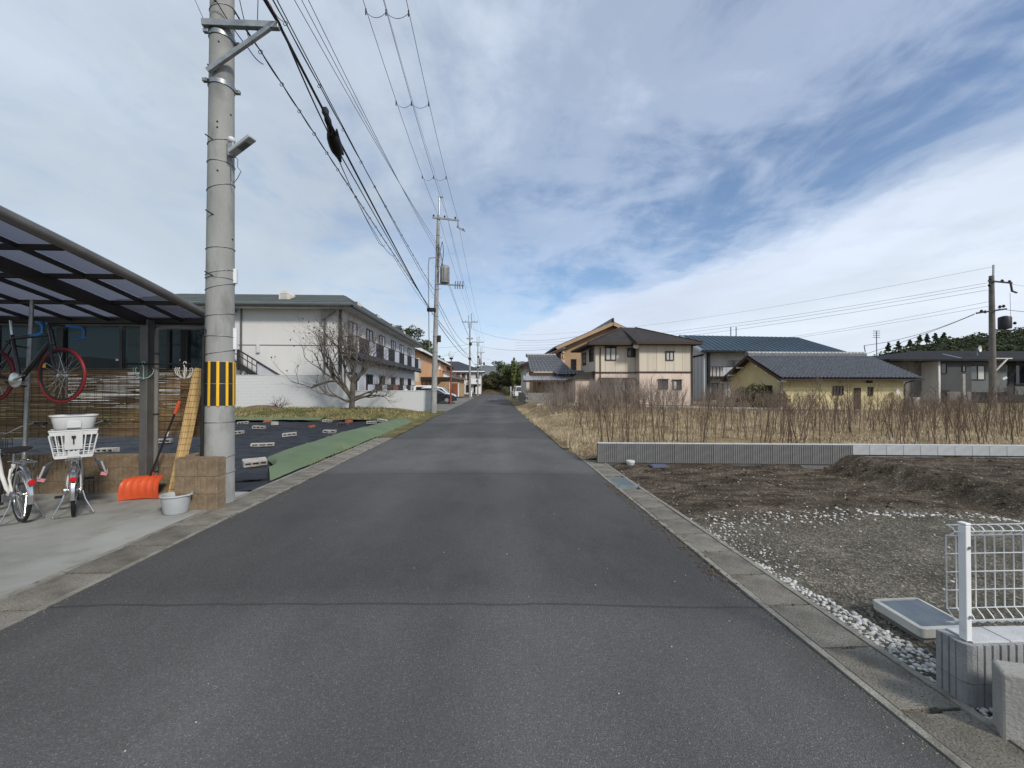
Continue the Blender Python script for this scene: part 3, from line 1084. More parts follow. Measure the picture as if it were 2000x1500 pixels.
for k in range(43):
    x = -9.65 + k * .118
    for yy in (6.672, 6.698):
        mb.tube([(x + rg.gauss(0, .004), yy, .83 + .1 * i) for i in range(11)], .0022, 3, cap=False)
part('cords', mb, 'stripe_black', rs, kind='stuff')
part('top_rail', MB().tube([(-9.7, 6.685, 1.872), (-4.6, 6.685, 1.872)], .012, 6), 'reed', rs)

# rolled reed blind leaning by the post
rr = thing('rolled_reed_blind', 'rolled-up bundle of yellow reeds leaning on the block pillar by the striped pole', 'reed roll', (-4.56, 6.05, .02))
ax0, ax1 = V((-4.56, 6.04, .02)), V((-4.405, 6.33, 1.90))
axd = (ax1 - ax0)
e1 = V((.88, .44, 0)).normalized()
e2 = axd.normalized().cross(e1)
mb = MB()
for i in range(150):
    a, b = rg.uniform(-.068, .068), rg.uniform(-.05, .05)
    if (a / .07) ** 2 + (b / .055) ** 2 > 1.15:
        continue
    s0, s1 = rg.uniform(0, .02), rg.uniform(.975, 1.0)
    wv = rg.gauss(0, .004)
    pts = [ax0 + axd * (s0 + (s1 - s0) * t) + e1 * (a + wv * math.sin(3 * t)) + e2 * b for t in (0, .5, 1)]
    mb.tube(pts, rg.uniform(.005, .0075), 5)
part('reeds', mb, 'new_reed', rr, kind='stuff')
for k in range(21):
    t = .03 + .047 * k
    ring = [ax0 + axd * t + e1 * .077 * math.cos(q) + e2 * .060 * math.sin(q) for q in [2 * math.pi * j / 12 for j in range(12)]]
    part('cord', MB().tube(ring, .0022, 4, closed=True), 'stripe_black', rr)

# ------------------------------------------------------------------ block walls
blk = [mesh_of('block', MB().box(-.194 - .001 * i, .194 + .001 * i, -.06, .06, -.097, .097), 'brown_block', bevel=.007) for i in range(2)]


def grooved_block(l, h, d, ribs, mname, name='block', gd=.011):
    """split-rib block: ribs stand proud of the front face (-y)"""
    n = ribs
    p = []
    w = l / n
    for i in range(n):
        x = -l / 2 + i * w
        p += [(x, -d / 2 + gd), (x + w * .08, -d / 2), (x + w * .80, -d / 2), (x + w * .90, -d / 2 + gd)]
    p += [(l / 2, d / 2), (-l / 2, d / 2)]
    return mesh_of(name, MB().prism([(a, b, -h / 2) for a, b in p], (0, 0, h)), mname)


gb = grooved_block(.392, .194, .12, 6, 'brown_block')
rw = thing('block_wall', 'low brown split-rib block wall standing behind the bicycles under the reed blind', 'block wall', (-7.1, 6.52, 0))
part('mortar', MB().box(-9.9, -4.44, 6.478, 6.562, -.15, .592), 'brown_block', rw)
for c in range(3):
    n = 14
    for k in range(n):
        x = -4.64 - k * .397 - (.2 if c % 2 else 0)
        if x < -9.8:
            continue
        inst('block', gb, rw, (x, 6.52, .102 + c * .198 - .004), (0, 0, 0))
# pillar by the pole
pl = thing('block_pillar', 'short brown split-rib block pillar in front of the striped utility pole', 'block pillar', (-3.89, 5.62, 0))
part('mortar', MB().box(-4.15, -3.63, 5.545, 5.70, -.15, .682), 'brown_block', pl)
gb2 = [grooved_block(.289, .220, .17, 4, 'brown_block'), grooved_block(.256, .220, .17, 4, 'brown_block')]
for c in range(3):
    z = .105 + c * .2255
    if c % 2:
        inst('block', gb2[1], pl, (-4.035, 5.615, z)), inst('block', gb2[0], pl, (-3.76, 5.615, z))
    else:
        inst('block', gb2[0], pl, (-4.017, 5.615, z)), inst('block', gb2[1], pl, (-3.742, 5.615, z))
part('side_wing', MB().box(-4.16, -4.04, 5.712, 6.44, -.1, .70), 'brown_block', pl, bevel=.008)

# hanging bar with hangers
hb = single('hanging_bar', MB().tube([(-5.42, 6.24, 1.955), (-4.40, 6.24, 1.955)], .012, 8), 'black', 'thin black bar fixed across the carport posts with hangers on it', 'hanging bar', smooth=True)


def hanger(x, m, label, arms, h):
    t = thing('clothes_hanger', label, 'clothes hanger', (x, 6.24, 1.97 - h), group='hangers on the black bar')
    hook = [(x + .022 * math.cos(a) * .9, 6.24, 1.968 + .022 * math.sin(a)) for a in [rad(q) for q in range(-40, 200, 24)]]
    part('hook', MB().tube(hook + [(x - .01, 6.24, 1.93), (x, 6.24, 1.90), (x, 6.24, 1.97 - h)], .006, 6), m, t, smooth=True)
    for a in arms:
        dx, dy = math.cos(rad(a)), math.sin(rad(a))
        pts = [(x + dx * r_, 6.24 + dy * r_, z_) for r_, z_ in ((0, 1.98 - h), (.05, 1.985 - h + .01), (.10, 1.99 - h + .06), (.115, 1.99 - h + .12), (.10, 1.99 - h + .15))]
        part('arm', MB().tube(pts, .005, 5), m, t, smooth=True)
    return t


hanger(-5.14, 'hanger_green', 'pale green hanger hanging beside the carport post', (80, 260, 35, 215), .24)
t2 = hanger(-4.555, 'white_plastic', 'white many-armed hanger near the rolled reed bundle', (0, 45, 90, 135, 180, 225, 270, 315), .24)

# ------------------------------------------------------------------ orange snow shovel
sh = thing('snow_shovel', 'orange plastic snow shovel with black shaft standing beside the carport post', 'snow shovel', (-5.02, 6.2, .012))
a0, a1 = V((-4.985, 6.19, .30)), V((-4.66, 6.29, 1.41))
part('shaft', MB().tube([a0 + V((-.02, -.02, -.05)), a1], .014, 8), 'black', sh, smooth=True)
dd = (a1 - a0).normalized()
part('grip', MB().tube([a1 - dd * .20, a1 - dd * .17, a1 - dd * .10, a1 - dd * .06, a1], [.018, .024, .019, .025, .021], 10), 'orange', sh, smooth=True)
part('shaft_label', MB().tube([a0 + dd * .62, a0 + dd * .69], .0152, 8), 'sign_white', sh)
mb = MB()
vs, nu, nv = [], 30, 12
for j in range(nv + 1):
    v = j / nv
    for i in range(nu + 1):
        u = i / nu - .5
        rib = .012 * max(0, math.cos(u * 2 * math.pi * 5.5)) * (1 if .1 < v else 0)
        bend = .115 * math.sin(v * 1.9)
        w = .43 + .05 * (1 - v)
        side = -.05 * (abs(u) * 2) ** 4
        x = -5.02 + u * w * .98
        y = 6.06 + .19 * v - .14 * math.sin(v * math.pi) * .55 + rib * -.8 + side * .6 + u * .10
        z = .02 + .30 * math.sin(v * math.pi * .56) + .012 * math.cos(u * 3)
        vs.append((x, y, z))
fs = [(j * (nu + 1) + i, j * (nu + 1) + i + 1, (j + 1) * (nu + 1) + i + 1, (j + 1) * (nu + 1) + i) for j in range(nv) for i in range(nu)]
mb.add(vs, fs)
mb.add([(x, y + .008, z - .004) for x, y, z in vs], [tuple(reversed(f)) for f in fs])
part('blade', mb, 'orange', sh, smooth='all')
part('socket', MB().tube([(-5.02, 6.20, .26), (-4.965, 6.20, .38)], [.03, .02], 8), 'orange', sh, smooth=True)

# grey plastic tub on the patio
tb = thing('washing_tub', 'grey plastic tub standing on the concrete before the block pillar', 'tub', (-4.05, 5.42, .016))
c = (-4.05, 5.42, .016)
part('bowl', MB().lathe([(.001, .004), (.108, .004), (.122, 0), (.132, .02), (.153, .205), (.158, .225), (.150, .222), (.128, .03), (.10, .016), (.001, .016)], c, 28, cap=False), 'grey_plastic', tb, smooth=True)
part('rim', MB().torus((c[0], c[1], c[2] + .225), .160, .011, 'z', 30, 8), 'grey_plastic', tb, smooth='all')
for s in (-1, 1):
    part('handle', MB().bar((c[0] + s * .165, c[1] - .04, c[2] + .222), (c[0] + s * .165, c[1] + .04, c[2] + .222), .035, .014), 'grey_plastic', tb, bevel=.004)


# ------------------------------------------------------------------ bicycles (own frame: +x ahead, rear hub above the origin)
def wheel(b, name, x, z, r, tyre='black', rim='steel', wide=.019, rim_d=.028):
    w = MB()
    w.torus((x, 0, z), r - wide, wide, 'y', 44, 8)
    wo_ = part(name, w, tyre, b, smooth='all')
    part('rim', MB().torus((x, 0, z), r - wide * 2 - .008, .011, 'y', 44, 6, 1.1), rim, wo_, smooth='all')
    part('hub', MB().lathe([(.012, -.055), (.022, -.05), (.022, -.03), (.014, -.02), (.014, .02), (.022, .03), (.022, .05), (.012, .055)], (x, 0, z), 10, 'y'), 'steel', wo_, smooth=True)
    s = MB()
    rr_ = r - wide * 2 - .01
    for k in range(32):
        a = 2 * math.pi * k / 32
        a2 = a + (.35 if k % 4 < 2 else -.35)
        sd_ = .038 if k % 2 else -.038
        s.tube([(x + .02 * math.cos(a2), sd_, z + .02 * math.sin(a2)), (x + rr_ * math.cos(a), 0, z + rr_ * math.sin(a))], .0013, 3, cap=False)
    part('spokes', s, 'steel', wo_, kind='stuff')
    return wo_


def arc(cx, cz, r, a0, a1, n=16, y=0.0):
    return [(cx + r * math.cos(rad(a0 + (a1 - a0) * i / n)), y, cz + r * math.sin(rad(a0 + (a1 - a0) * i / n))) for i in range(n + 1)]


def city_bike(label, loc, rotz, basket):
    b = thing('bicycle', label, 'bicycle', loc, rotz, 'city bicycles parked under the carport')
    r = .325
    wheel(b, 'rear_wheel', 0, r, r)
    wheel(b, 'front_wheel', 1.10, r, r)
    f = MB()
    f.tube([(.40, 0, .29), (.385, 0, .36), (.335, 0, .52), (.30, 0, .66)], [.022, .022, .02, .019], 10)
    f.tube([(.40, 0, .29), (.55, 0, .33), (.75, 0, .48), (.92, 0, .72)], .021, 10)
    for s in (-1, 1):
        f.tube([(.40, s * .03, .29), (.25, s * .055, .30), (0, s * .062, r)], .011, 8)
        f.tube([(.315, s * .02, .60), (.2, s * .055, .50), (0, s * .062, r)], .010, 8)
    f.tube([(.955, 0, .62), (.90, 0, .80)], .022, 10)
    part('frame', f, 'bike_white', b, smooth=True)
    fk = MB()
    for s in (-1, 1):
        fk.tube([(.955, s * .035, .62), (.99, s * .05, .52), (1.03, s * .055, .40), (1.10, s * .058, r)], .010, 8)
    fk.tube([(.96, -.04, .62), (.96, .04, .62)], .014, 8)
    part('fork', fk, 'bike_white', b, smooth=True)
    hb_ = MB()
    hb_.tube([(.90, 0, .78), (.88, 0, 1.0)], .013, 8)
    hb_.tube([(.62, -.30, 1.12), (.74, -.27, 1.125), (.84, -.17, 1.08), (.885, -.06, 1.0), (.885, .06, 1.0), (.84, .17, 1.08), (.74, .27, 1.125), (.62, .30, 1.12)], .011, 8)
    h = part('handlebar', hb_, 'steel', b, smooth=True)
    for s in (-1, 1):
        part('grip', MB().tube([(.73, s * .272, 1.125), (.60, s * .305, 1.12)], .017, 8), 'black', h, smooth=True)
        part('brake_lever', MB().tube([(.80, s * .24, 1.12), (.74, s * .31, 1.11), (.62, s * .335, 1.07)], .006, 6), 'steel', h, smooth=True)
    st = part('seat_post', MB().tube([(.305, 0, .64), (.275, 0, .80)], .013, 8), 'steel', b, smooth=True)
    sd2 = MB()
    vs_, n_ = [], 14
    for i in range(9):
        t = i / 8
        hw = .105 * (1 - t) ** .75 + .018
        zc = .825 + .035 * (1 - t) ** 2 - .012 * math.sin(t * 3.14)
        for j in range(n_):
            a = 2 * math.pi * j / n_
            vs_.append((.14 + .28 * t, hw * math.cos(a), zc + (.028 if math.sin(a) > 0 else .045 * (1 - .6 * t)) * math.sin(a)))
    sd2.add(vs_, [(i * n_ + j, i * n_ + (j + 1) % n_, (i + 1) * n_ + (j + 1) % n_, (i + 1) * n_ + j) for i in range(8) for j in range(n_)] + [tuple(range(n_)), tuple(reversed(range(8 * n_, 9 * n_)))])
    part('saddle', sd2, 'black', b, smooth=True)
    for nm, cx, a0_, a1_ in (('rear_mudguard', 0, 40, 192), ('front_mudguard', 1.10, 10, 165)):
        mg = MB()
        pts = arc(cx, r, r + .022, a0_, a1_, 22)
        for sgn in (0,):
            vs2 = []
            for p in pts:
                d_ = V((p[0] - cx, 0, p[2] - r)).normalized()
                for yy, dr in ((-.026, -.014), (-.014, 0), (.014, 0), (.026, -.014)):
                    vs2.append((p[0] + d_.x * dr, yy, p[2] + d_.z * dr))
            mg.add(vs2, [(i * 4 + k, i * 4 + k + 1, i * 4 + 4 + k + 1, i * 4 + 4 + k) for i in range(len(pts) - 1) for k in range(3)])
        part(nm, mg, 'steel', b, smooth=True)
    part('reflector', MB().lathe([(.03, 0), (.034, .012), (.026, .03), (.001, .034)], (0, 0, 0), 14, 'x').xform(Matrix.Translation((-.335, 0, .505)) @ Matrix.Rotation(rad(180), 4, 'Z') @ Matrix.Rotation(rad(12), 4, 'Y')), 'red_lens', b, smooth=True)
    rk = MB()
    for s in (-1, 1):
        rk.tube([(.27, s * .05, .70), (.10, s * .065, .725), (-.24, s * .065, .725)], .006, 6)
        rk.tube([(-.16, s * .065, .725), (-.08, s * .07, .50), (0, s * .07, r)], .005, 6)
    for x in (-.24, -.12, 0, .12):
        rk.tube([(x, -.065, .725), (x, .065, .725)], .005, 6)
    part('carrier', rk, 'steel', b, smooth=True)
    ks = MB()
    for s in (-1, 1):
        ks.tube([(0, s * .075, r - .02), (-.03, s * .10, .20), (-.05, s * .17, .03), (-.02, s * .18, .015)], .008, 6)
    ks.tube([(-.05, -.17, .022), (-.06, -.09, .012), (-.06, .09, .012), (-.05, .17, .022)], .008, 6)
    part('stand', ks, 'steel', b, smooth=True)
    ck = MB()
    ck.lathe([(.085, -.05), (.09, -.047), (.085, -.044)], (.40, 0, .29), 24, 'y')
    for s, a in ((-1, 30), (1, 210)):
        e = (.40 + .16 * math.cos(rad(a)), s * .085, .29 + .16 * math.sin(rad(a)))
        ck.tube([(.40, s * .06, .29), e], .010, 6)
    part('crank', ck, 'steel', b, smooth=True)
    for s, a in ((-1, 30), (1, 210)):
        e = (.40 + .16 * math.cos(rad(a)), s * .13, .29 + .16 * math.sin(rad(a)))
        part('pedal', MB().obox(e, (.09, .085, .022)), 'black', b, bevel=.004)
    part('chain_case', MB().obox((.2, -.055, .30), (.46, .018, .055)), 'steel', b, bevel=.008)
    part('rear_brake', MB().lathe([(.05, .06), (.052, .085), (.02, .092)], (0, 0, r), 14, 'y'), 'steel', b, smooth=True)
    part('brake_cable', MB().tube([(.82, .2, 1.12), (.86, .1, 1.17), (.95, .02, 1.02), (.97, 0, .75)], .004, 5), 'black', b, smooth=True)
    if basket:
        bs = basket_part(b)
        for s in (-1, 1):
            gp = MB().prism([(-.02, s * .17, .70), (-.10, s * .23, .66), (-.14, s * .27, .52), (-.06, s * .27, .46), (.10, s * .25, .47), (.12, s * .19, .68)], (0, s * .018, 0))
            g_ = part('foot_guard', gp, 'smoke_plastic', b)
            part('guard_reflector', MB().obox((-.125, s * .262, .505), (.012, .06, .04), Matrix.Rotation(rad(20), 3, 'X')), 'pink_lens', g_)
            part('guard_reflector', MB().obox((-.05, s * .293, .52), (.10, .008, .05)), 'pink_lens', g_)
    else:
        bk = MB()
        for z in (.70, .77, .84, .91):
            bk.tube([(1.02, -.15, z), (1.30, -.16, z), (1.30, .16, z), (1.02, .15, z)], .004, 5, closed=True)
        for k in range(8):
            yy = -.14 + .04 * k
            bk.tube([(1.30, yy, .91), (1.29, yy, .68), (1.03, yy, .68), (1.02, yy, .91)], .003, 5)
        part('front_basket', bk, 'dark_steel', b)
    return b


def basket_part(b):
    """white open-work plastic basket on the rear carrier"""
    m = MB()
    z0, z1 = .755, 1.075
    cx = -.06

    def ring(z, hx, hy, t=.008):
        return [(cx - hx, -hy, z), (cx + hx, -hy, z), (cx + hx, hy, z), (cx - hx, hy, z)]
    L = lambda z: (z - z0) / (z1 - z0)
    hx = lambda z: .135 + .035 * L(z)
    hy = lambda z: .158 + .045 * L(z)
    # upper and lower bands, uprights and cross bars
    for za, zb in ((z1 - .055, z1), (z0, z0 + .022)):
        a, c_ = ring(za, hx(za), hy(za)), ring(zb, hx(zb), hy(zb))
        for i in range(4):
            j = (i + 1) % 4
            m.slab([a[i], a[j], c_[j], c_[i]], .006)
    for z in (z0 + .065, z0 + .115):
        m.tube(ring(z, hx(z), hy(z)), .005, 5, closed=True)
    for i in range(9):
        f = -1 + 2 * i / 8
        w = .011
        for s in (-1, 1):
            m.bar((cx + s * hx(z0), f * hy(z0), z0), (cx + s * hx(z1), f * hy(z1), z1 - .05), w, .006, (s, 0, 0))
    for i in range(6):
        f = -1 + 2 * i / 5
        for s in (-1, 1):
            m.bar((cx + f * hx(z0), s * hy(z0), z0), (cx + f * hx(z1), s * hy(z1), z1 - .05), .011, .006, (0, s, 0))
    m.box(cx - .135, cx + .135, -.158, .158, z0 - .012, z0)
    bs = part('rear_basket', m, 'white_plastic', b)
    part('basket_plate', MB().prism([(cx - .150, -.075, z0 + .09), (cx - .150, .075, z0 + .09), (cx - .181, .075, z1 - .01), (cx - .181, -.075, z1 - .01)], (-.012, 0, .002)), 'white_plastic', bs, bevel=.003)
    part('basket_plate', MB().prism([(cx - .136, -.06, z0), (cx - .136, .06, z0), (cx - .147, .035, z0 + .065), (cx - .147, -.035, z0 + .065)], (-.012, 0, .002)), 'white_plastic', bs)
    part('buckle', MB().obox((cx - .193, 0, z1 - .075), (.012, .035, .03)), 'black', bs)
    part('strap', MB().obox((cx - .186, 0, z1 - .12), (.006, .012, .08)), 'black', bs)
    part('rim', MB().tube(ring(z1, hx(z1), hy(z1)), .009, 6, closed=True), 'white_plastic', bs)
    return bs


B1 = city_bike('white city bicycle parked nearest the frame edge, no rear basket, with black saddle showing', (-5.60, 5.12, .012), rad(150), False)
B2 = city_bike('city bicycle with a white plastic basket on its rear carrier parked before the block wall', (-5.22, 5.34, .012), rad(133), True)
# white tub sitting on the basket of the second bicycle
ct, sn = math.cos(rad(133)), math.sin(rad(133))
tub = thing('dish_tub', 'white oblong plastic tub sitting in the rear bicycle basket', 'tub', (-5.22 - .06 * ct, 5.34 - .06 * sn, 1.10), rad(133))
mb = MB()
n_ = 28


def sup(hx_, hy_, z):
    return [(math.copysign(abs(math.cos(a)) ** .5, math.cos(a)) * hx_, math.copysign(abs(math.sin(a)) ** .5, math.sin(a)) * hy_, z) for a in [2 * math.pi * j / n_ for j in range(n_)]]


rows = [sup(.13, .165, .0), sup(.135, .17, .006), sup(.158, .198, .155), sup(.172, .212, .158), sup(.172, .212, .170), sup(.155, .194, .168), sup(.128, .163, .012)]
vs = [p for r_ in rows for p in r_]
mb.add(vs, [(i * n_ + j, i * n_ + (j + 1) % n_, (i + 1) * n_ + (j + 1) % n_, (i + 1) * n_ + j) for i in range(len(rows) - 1) for j in range(n_)] + [tuple(reversed(range(n_))), tuple(range(6 * n_, 7 * n_))])
part('bowl', mb, 'white_plastic', tub, smooth=True)
part('handle', MB().prism([(-.150, -.06, .02), (-.150, .06, .02), (-.162, .062, .085), (-.163, .04, .105), (-.163, -.04, .105), (-.162, -.062, .085)], (-.012, 0, 0)), 'white_plastic', tub, bevel=.004)

# road bicycle hung on a floor-to-roof pole
RB = thing('road_bicycle', 'black road bicycle with red tyres and blue bar tape hanging above the city bicycles', 'road bicycle', (-6.17, 5.34, 1.755), rad(-9))
wheel(RB, 'rear_wheel', -.04, 0, .335, 'red_rim', 'black', .016)
wheel(RB, 'front_wheel', .955, 0, .335, 'red_rim', 'black', .016)
f = MB()
f.tube([(.365, 0, -.055), (.24, 0, .50)], .020, 10)
f.tube([(.365, 0, -.055), (.60, 0, .20), (.80, 0, .42)], .028, 10)
f.tube([(.25, 0, .46), (.78, 0, .50)], [.022, .026], 10)
f.tube([(.83, 0, .37), (.785, 0, .56)], .026, 10)
for s in (-1, 1):
    f.tube([(.365, s * .03, -.055), (-.04, s * .06, 0)], .010, 8)
    f.tube([(.25, s * .02, .44), (-.04, s * .06, 0)], .009, 8)
part('frame', f, 'black_gloss', RB, smooth=True)
f = MB()
for s in (-1, 1):
    f.tube([(.835, s * .03, .37), (.87, s * .05, .22), (.955, s * .052, 0)], [.015, .013, .009], 8)
part('fork', f, 'black_gloss', RB, smooth=True)
part('seat_post', MB().tube([(.245, 0, .48), (.215, 0, .68)], .0135, 8), 'steel', RB, smooth=True)
mb = MB()
vs_, n_ = [], 12
for i in range(8):
    t = i / 7
    hw = .065 * (1 - t) ** 1.2 + .016
    for j in range(n_):
        a = 2 * math.pi * j / n_
        vs_.append((.08 + .28 * t, hw * math.cos(a), .71 + .018 * math.sin(a) + .012 * (1 - t) - .02 * t * t))
mb.add(vs_, [(i * n_ + j, i * n_ + (j + 1) % n_, (i + 1) * n_ + (j + 1) % n_, (i + 1) * n_ + j) for i in range(7) for j in range(n_)] + [tuple(range(n_)), tuple(reversed(range(7 * n_, 8 * n_)))])
part('saddle', mb, 'black', RB, smooth=True)
h = part('handlebar', MB().tube([(.785, 0, .56), (.78, 0, .60), (.86, 0, .615)], .014, 8).tube([(.86, -.10, .615), (.86, .10, .615)], .014, 8), 'black', RB, smooth=True)
for s in (-1, 1):
    part('bar_drop', MB().tube([(.86, s * .09, .615), (.862, s * .19, .615), (.90, s * .205, .612), (.955, s * .21, .595), (.985, s * .21, .545), (.975, s * .212, .49), (.93, s * .213, .465), (.82, s * .215, .46)], .0155, 8), 'blue_tape', h, smooth=True)
    part('brake_lever', MB().tube([(.96, s * .21, .60), (1.00, s * .21, .62), (.995, s * .21, .50)], .008, 6), 'black', h, smooth=True)
ck = MB().lathe([(.09, -.05), (.095, -.047), (.09, -.044)], (.365, 0, -.055), 26, 'y')
ck.tube([(.365, -.06, -.055), (.365 + .15, -.075, .0)], .012, 6).tube([(.365, .06, -.055), (.365 - .15, .075, -.11)], .012, 6)
part('crank', ck, 'steel', RB, smooth=True)
for e in ((.515, -.11, .0), (.215, .11, -.11)):
    part('pedal', MB().obox(e, (.08, .07, .018)), 'steel', RB, bevel=.003)
part('reflector', MB().obox((.955 - .25, 0, .12), (.03, .012, .05)), 'yellow', RB)
stand = thing('bicycle_stand', 'grey floor-to-roof pole stand carrying the black road bicycle', 'bicycle stand', (-6.15, 5.62, .012))
part('pole', MB().tube([(-6.12, 5.60, .012), (-6.02, 5.60, CPZ(5.6) - .06)], .022, 10), 'galv', stand, smooth=True)
for z in (1.62, 2.12):
    part('arm', MB().tube([(-6.06, 5.60, z), (-6.05, 5.42, z + .02), (-6.0, 5.30, z + .06)], .010, 6), 'dark_steel', stand, smooth=True)


# ================================================================== UTILITY POLES, LAMPS AND WIRES
def pole_shaft(p, x, y, h, r0, r1, m='pole_concrete'):
    return part('shaft', MB().lathe([(r0 + (r1 - r0) * i / 14, -.2 + (h + .2) * i / 14) for i in range(15)], (x, y, 0), 28), m, p, smooth=True)


PX, PY = -3.86, 5.94
P1 = thing('utility_pole', 'thick near concrete utility pole wearing a black and yellow striped sleeve', 'utility pole', (PX, PY, 0), group='utility poles along the road')
pole_shaft(P1, PX, PY, 12.5, .190, .190 - 12.5 / 160)
pr = lambda z: .190 - z / 160
# view bearing of the pole's street face
FA = math.atan2(-PY, -PX)


def around(r, a, z):
    return (PX + r * math.cos(FA + a), PY + r * math.sin(FA + a), z)


sl = part('sleeve', MB().lathe([(pr(1.36) + .006, 1.36), (pr(1.96) + .006, 1.96)], (PX, PY, 0), 28, cap=False), 'stripe_black', P1, smooth=True)
for k in range(11):
    a = rad(-39 + 32.7 * k)
    r = pr(1.7) + .010
    mb = MB()
    for z0_, z1_ in ((1.352, 1.97),):
        q = [around(pr(z) + .011, a + da, z) for z, da in ((z0_, -.085), (z0_, 0), (z0_, .085), (z1_, .085), (z1_, 0), (z1_, -.085))]
        mb.add(q, [(0, 1, 4, 5), (1, 2, 3, 4)])
        q2 = [around(pr(z) + .005, a + da, z) for z, da in ((z0_, -.085), (z0_, 0), (z0_, .085), (z1_, .085), (z1_, 0), (z1_, -.085))]
        mb.add(q2, [(5, 4, 1, 0), (4, 3, 2, 1)])
        mb.add([q[0], q[5], q2[5], q2[0]], [(0, 1, 2, 3)])
        mb.add([q[2], q[3], q2[3], q2[2]], [(0, 1, 2, 3)])
    part('yellow_strip', mb, 'yellow', sl)
rg = random.Random(3)
for z, tw in ((.42, .01), (.62, .05), (1.13, .0), (1.66, .0), (2.10, .04), (2.32, .0), (2.62, .03), (3.02, .06), (3.13, .0), (3.22, .05), (3.55, .02), (4.42, .07), (4.75, .0), (5.05, .05), (6.95, .06), (7.3, 0)):
    part('band_wire', MB().tube([around(pr(z) + .005, 2 * math.pi * j / 22, z + tw * math.sin(2 * math.pi * j / 22)) for j in range(22)], .0045, 5, closed=True), 'galv', P1, smooth='all')
for z in (5.86, 6.55):
    part('clamp_band', MB().lathe([(pr(z) + .012, z - .03), (pr(z) + .014, z + .03)], (PX, PY, 0), 24, cap=False), 'galv', P1, smooth=True)
    for a in (-1.35, 1.5):
        part('clamp_bolt', MB().obox(around(pr(z) + .035, a, z), (.07, .05, .05)), 'galv', P1, bevel=.006)
for z in (3.14, 3.98, 5.02, 5.98, 6.95, 7.35):
    a = -.9 if int(z * 10) % 2 else -1.0
    part('step_bolt', MB().tube([around(pr(z) - .01, a + .4, z), around(pr(z) + .075, a + .1, z + .04)], .009, 6), 'dark_steel', P1)
for z, h_ in ((2.30, .30), (3.19, .20), (2.2, .01)):
    if h_ < .05:
        continue
    part('number_plate', MB().obox(around(pr(z) + .012, 1.25, z), (.05, .065, h_), Matrix.Rotation(FA + 1.25 + rad(0), 3, 'Z') @ Matrix.Identity(3)), 'sign_white', P1)
for z, a in ((4.6, -.25), (5.45, .75), (5.2, -.3), (5.28, -.3), (3.7, .95), (6.35, 1.0), (6.4, -.25), (1.9, -1.2)):
    part('pin_hole', MB().lathe([(.012, 0), (.012, .006)], (0, 0, 0), 10).xform(Matrix.Translation(around(pr(z) - .001, a, z)) @ Matrix.Rotation(FA + a, 4, 'Z') @ Matrix.Rotation(rad(90), 4, 'Y')), 'black', P1)
# black conduit down the pole's left side into the ground behind the pillar
part('conduit', MB().tube([around(pr(z) + .026, -1.12, z) for z in (2.3, 2.0, 1.5, 1.1, .9, .6, .2)], .02, 8), 'black', P1, smooth=True)
part('conduit_loop', MB().tube([around(pr(2.4) + .026 + .03 * math.sin(q), -1.12 + .10 * math.cos(q), 2.37 + .06 * math.sin(q + 1)) for q in [i * .5 for i in range(13)]], .007, 5), 'cable', P1, smooth=True)
arm = part('bracket_arm', MB().bar((PX - .16, PY - .16, 6.63), (-3.03, PY - .08, 6.70), .075, .09), 'galv', P1, bevel=.006)
part('brace', MB().bar((PX - .05, PY - .215, 5.93), (-3.14, PY - .12, 6.64), .055, .06), 'galv', P1, bevel=.005)

SL = thing('street_lamp', 'slim pale street lamp fixed to the side of the near utility pole', 'street lamp', (-3.62, 5.84, 4.86))
part('mount', MB().obox((-3.655, 5.84, 4.92), (.09, .07, .20)), 'galv', SL, bevel=.012)
part('dome_sensor', MB().ball((-3.645, 5.82, 5.045), .052, 12, (1, 1, .9)), 'white_plastic', SL, smooth='all')
d0, d1 = V((-3.635, 5.80, 4.845)), V((-3.29, 5.70, 5.02))
part('lamp_head', MB().bar(d0, d1, .12, .055), 'grey_plastic', SL, bevel=.014)
dl = (d1 - d0).normalized()
up = V((0, 0, 1)) - dl * dl.z
part('lens', MB().bar(d0 + dl * .15 - up * .031, d0 + dl * .30 - up * .031, .09, .014), 'glass_mid', SL, bevel=.003)
part('lamp_cable', MB().tube([(-3.60, 5.80, 4.83), (-3.545, 5.80, 4.76), (-3.55, 5.80, 4.66), (-3.50, 5.80, 4.60), (-3.55, 5.80, 4.50), (-3.62, 5.83, 4.45), (-3.66, 5.84, 4.50), (-3.665, 5.84, 4.8)], .005, 5), 'cable_grey', SL, smooth=True)

# second pole, with transformer
P2 = thing('utility_pole', 'concrete utility pole carrying a grey transformer at the end of the white block wall', 'utility pole', (-3.86, 26.4, 0), group='utility poles along the road')
x2, y2 = -3.86, 26.4
part('shaft', MB().lathe([(.195 - .10 * i / 12, -.2 + 12.9 * i / 12) for i in range(13)], (x2, y2, 0), 20).xform(Matrix.Translation((x2, y2, 0)) @ Matrix(((1, 0, .022, 0), (0, 1, 0, 0), (0, 0, 1, 0), (0, 0, 0, 1))) @ Matrix.Translation((-x2, -y2, 0))), 'pole_concrete', P2, smooth=True)
px2 = lambda z: x2 + .022 * z
part('top_pipe', MB().tube([(px2(12.3) + .06, y2, 12.2), (px2(13.9) + .03, y2, 13.9)], .055, 8), 'galv', P2, smooth=True)
part('top_cap', MB().obox((px2(13.9) + .12, y2, 13.88), (.30, .10, .09)), 'galv', P2)
part('crossarm', MB().bar((px2(12.4) - .36, y2 - .1, 12.52), (px2(12.4) + 1.35, y2 - .1, 12.36), .09, .10), 'galv', P2)
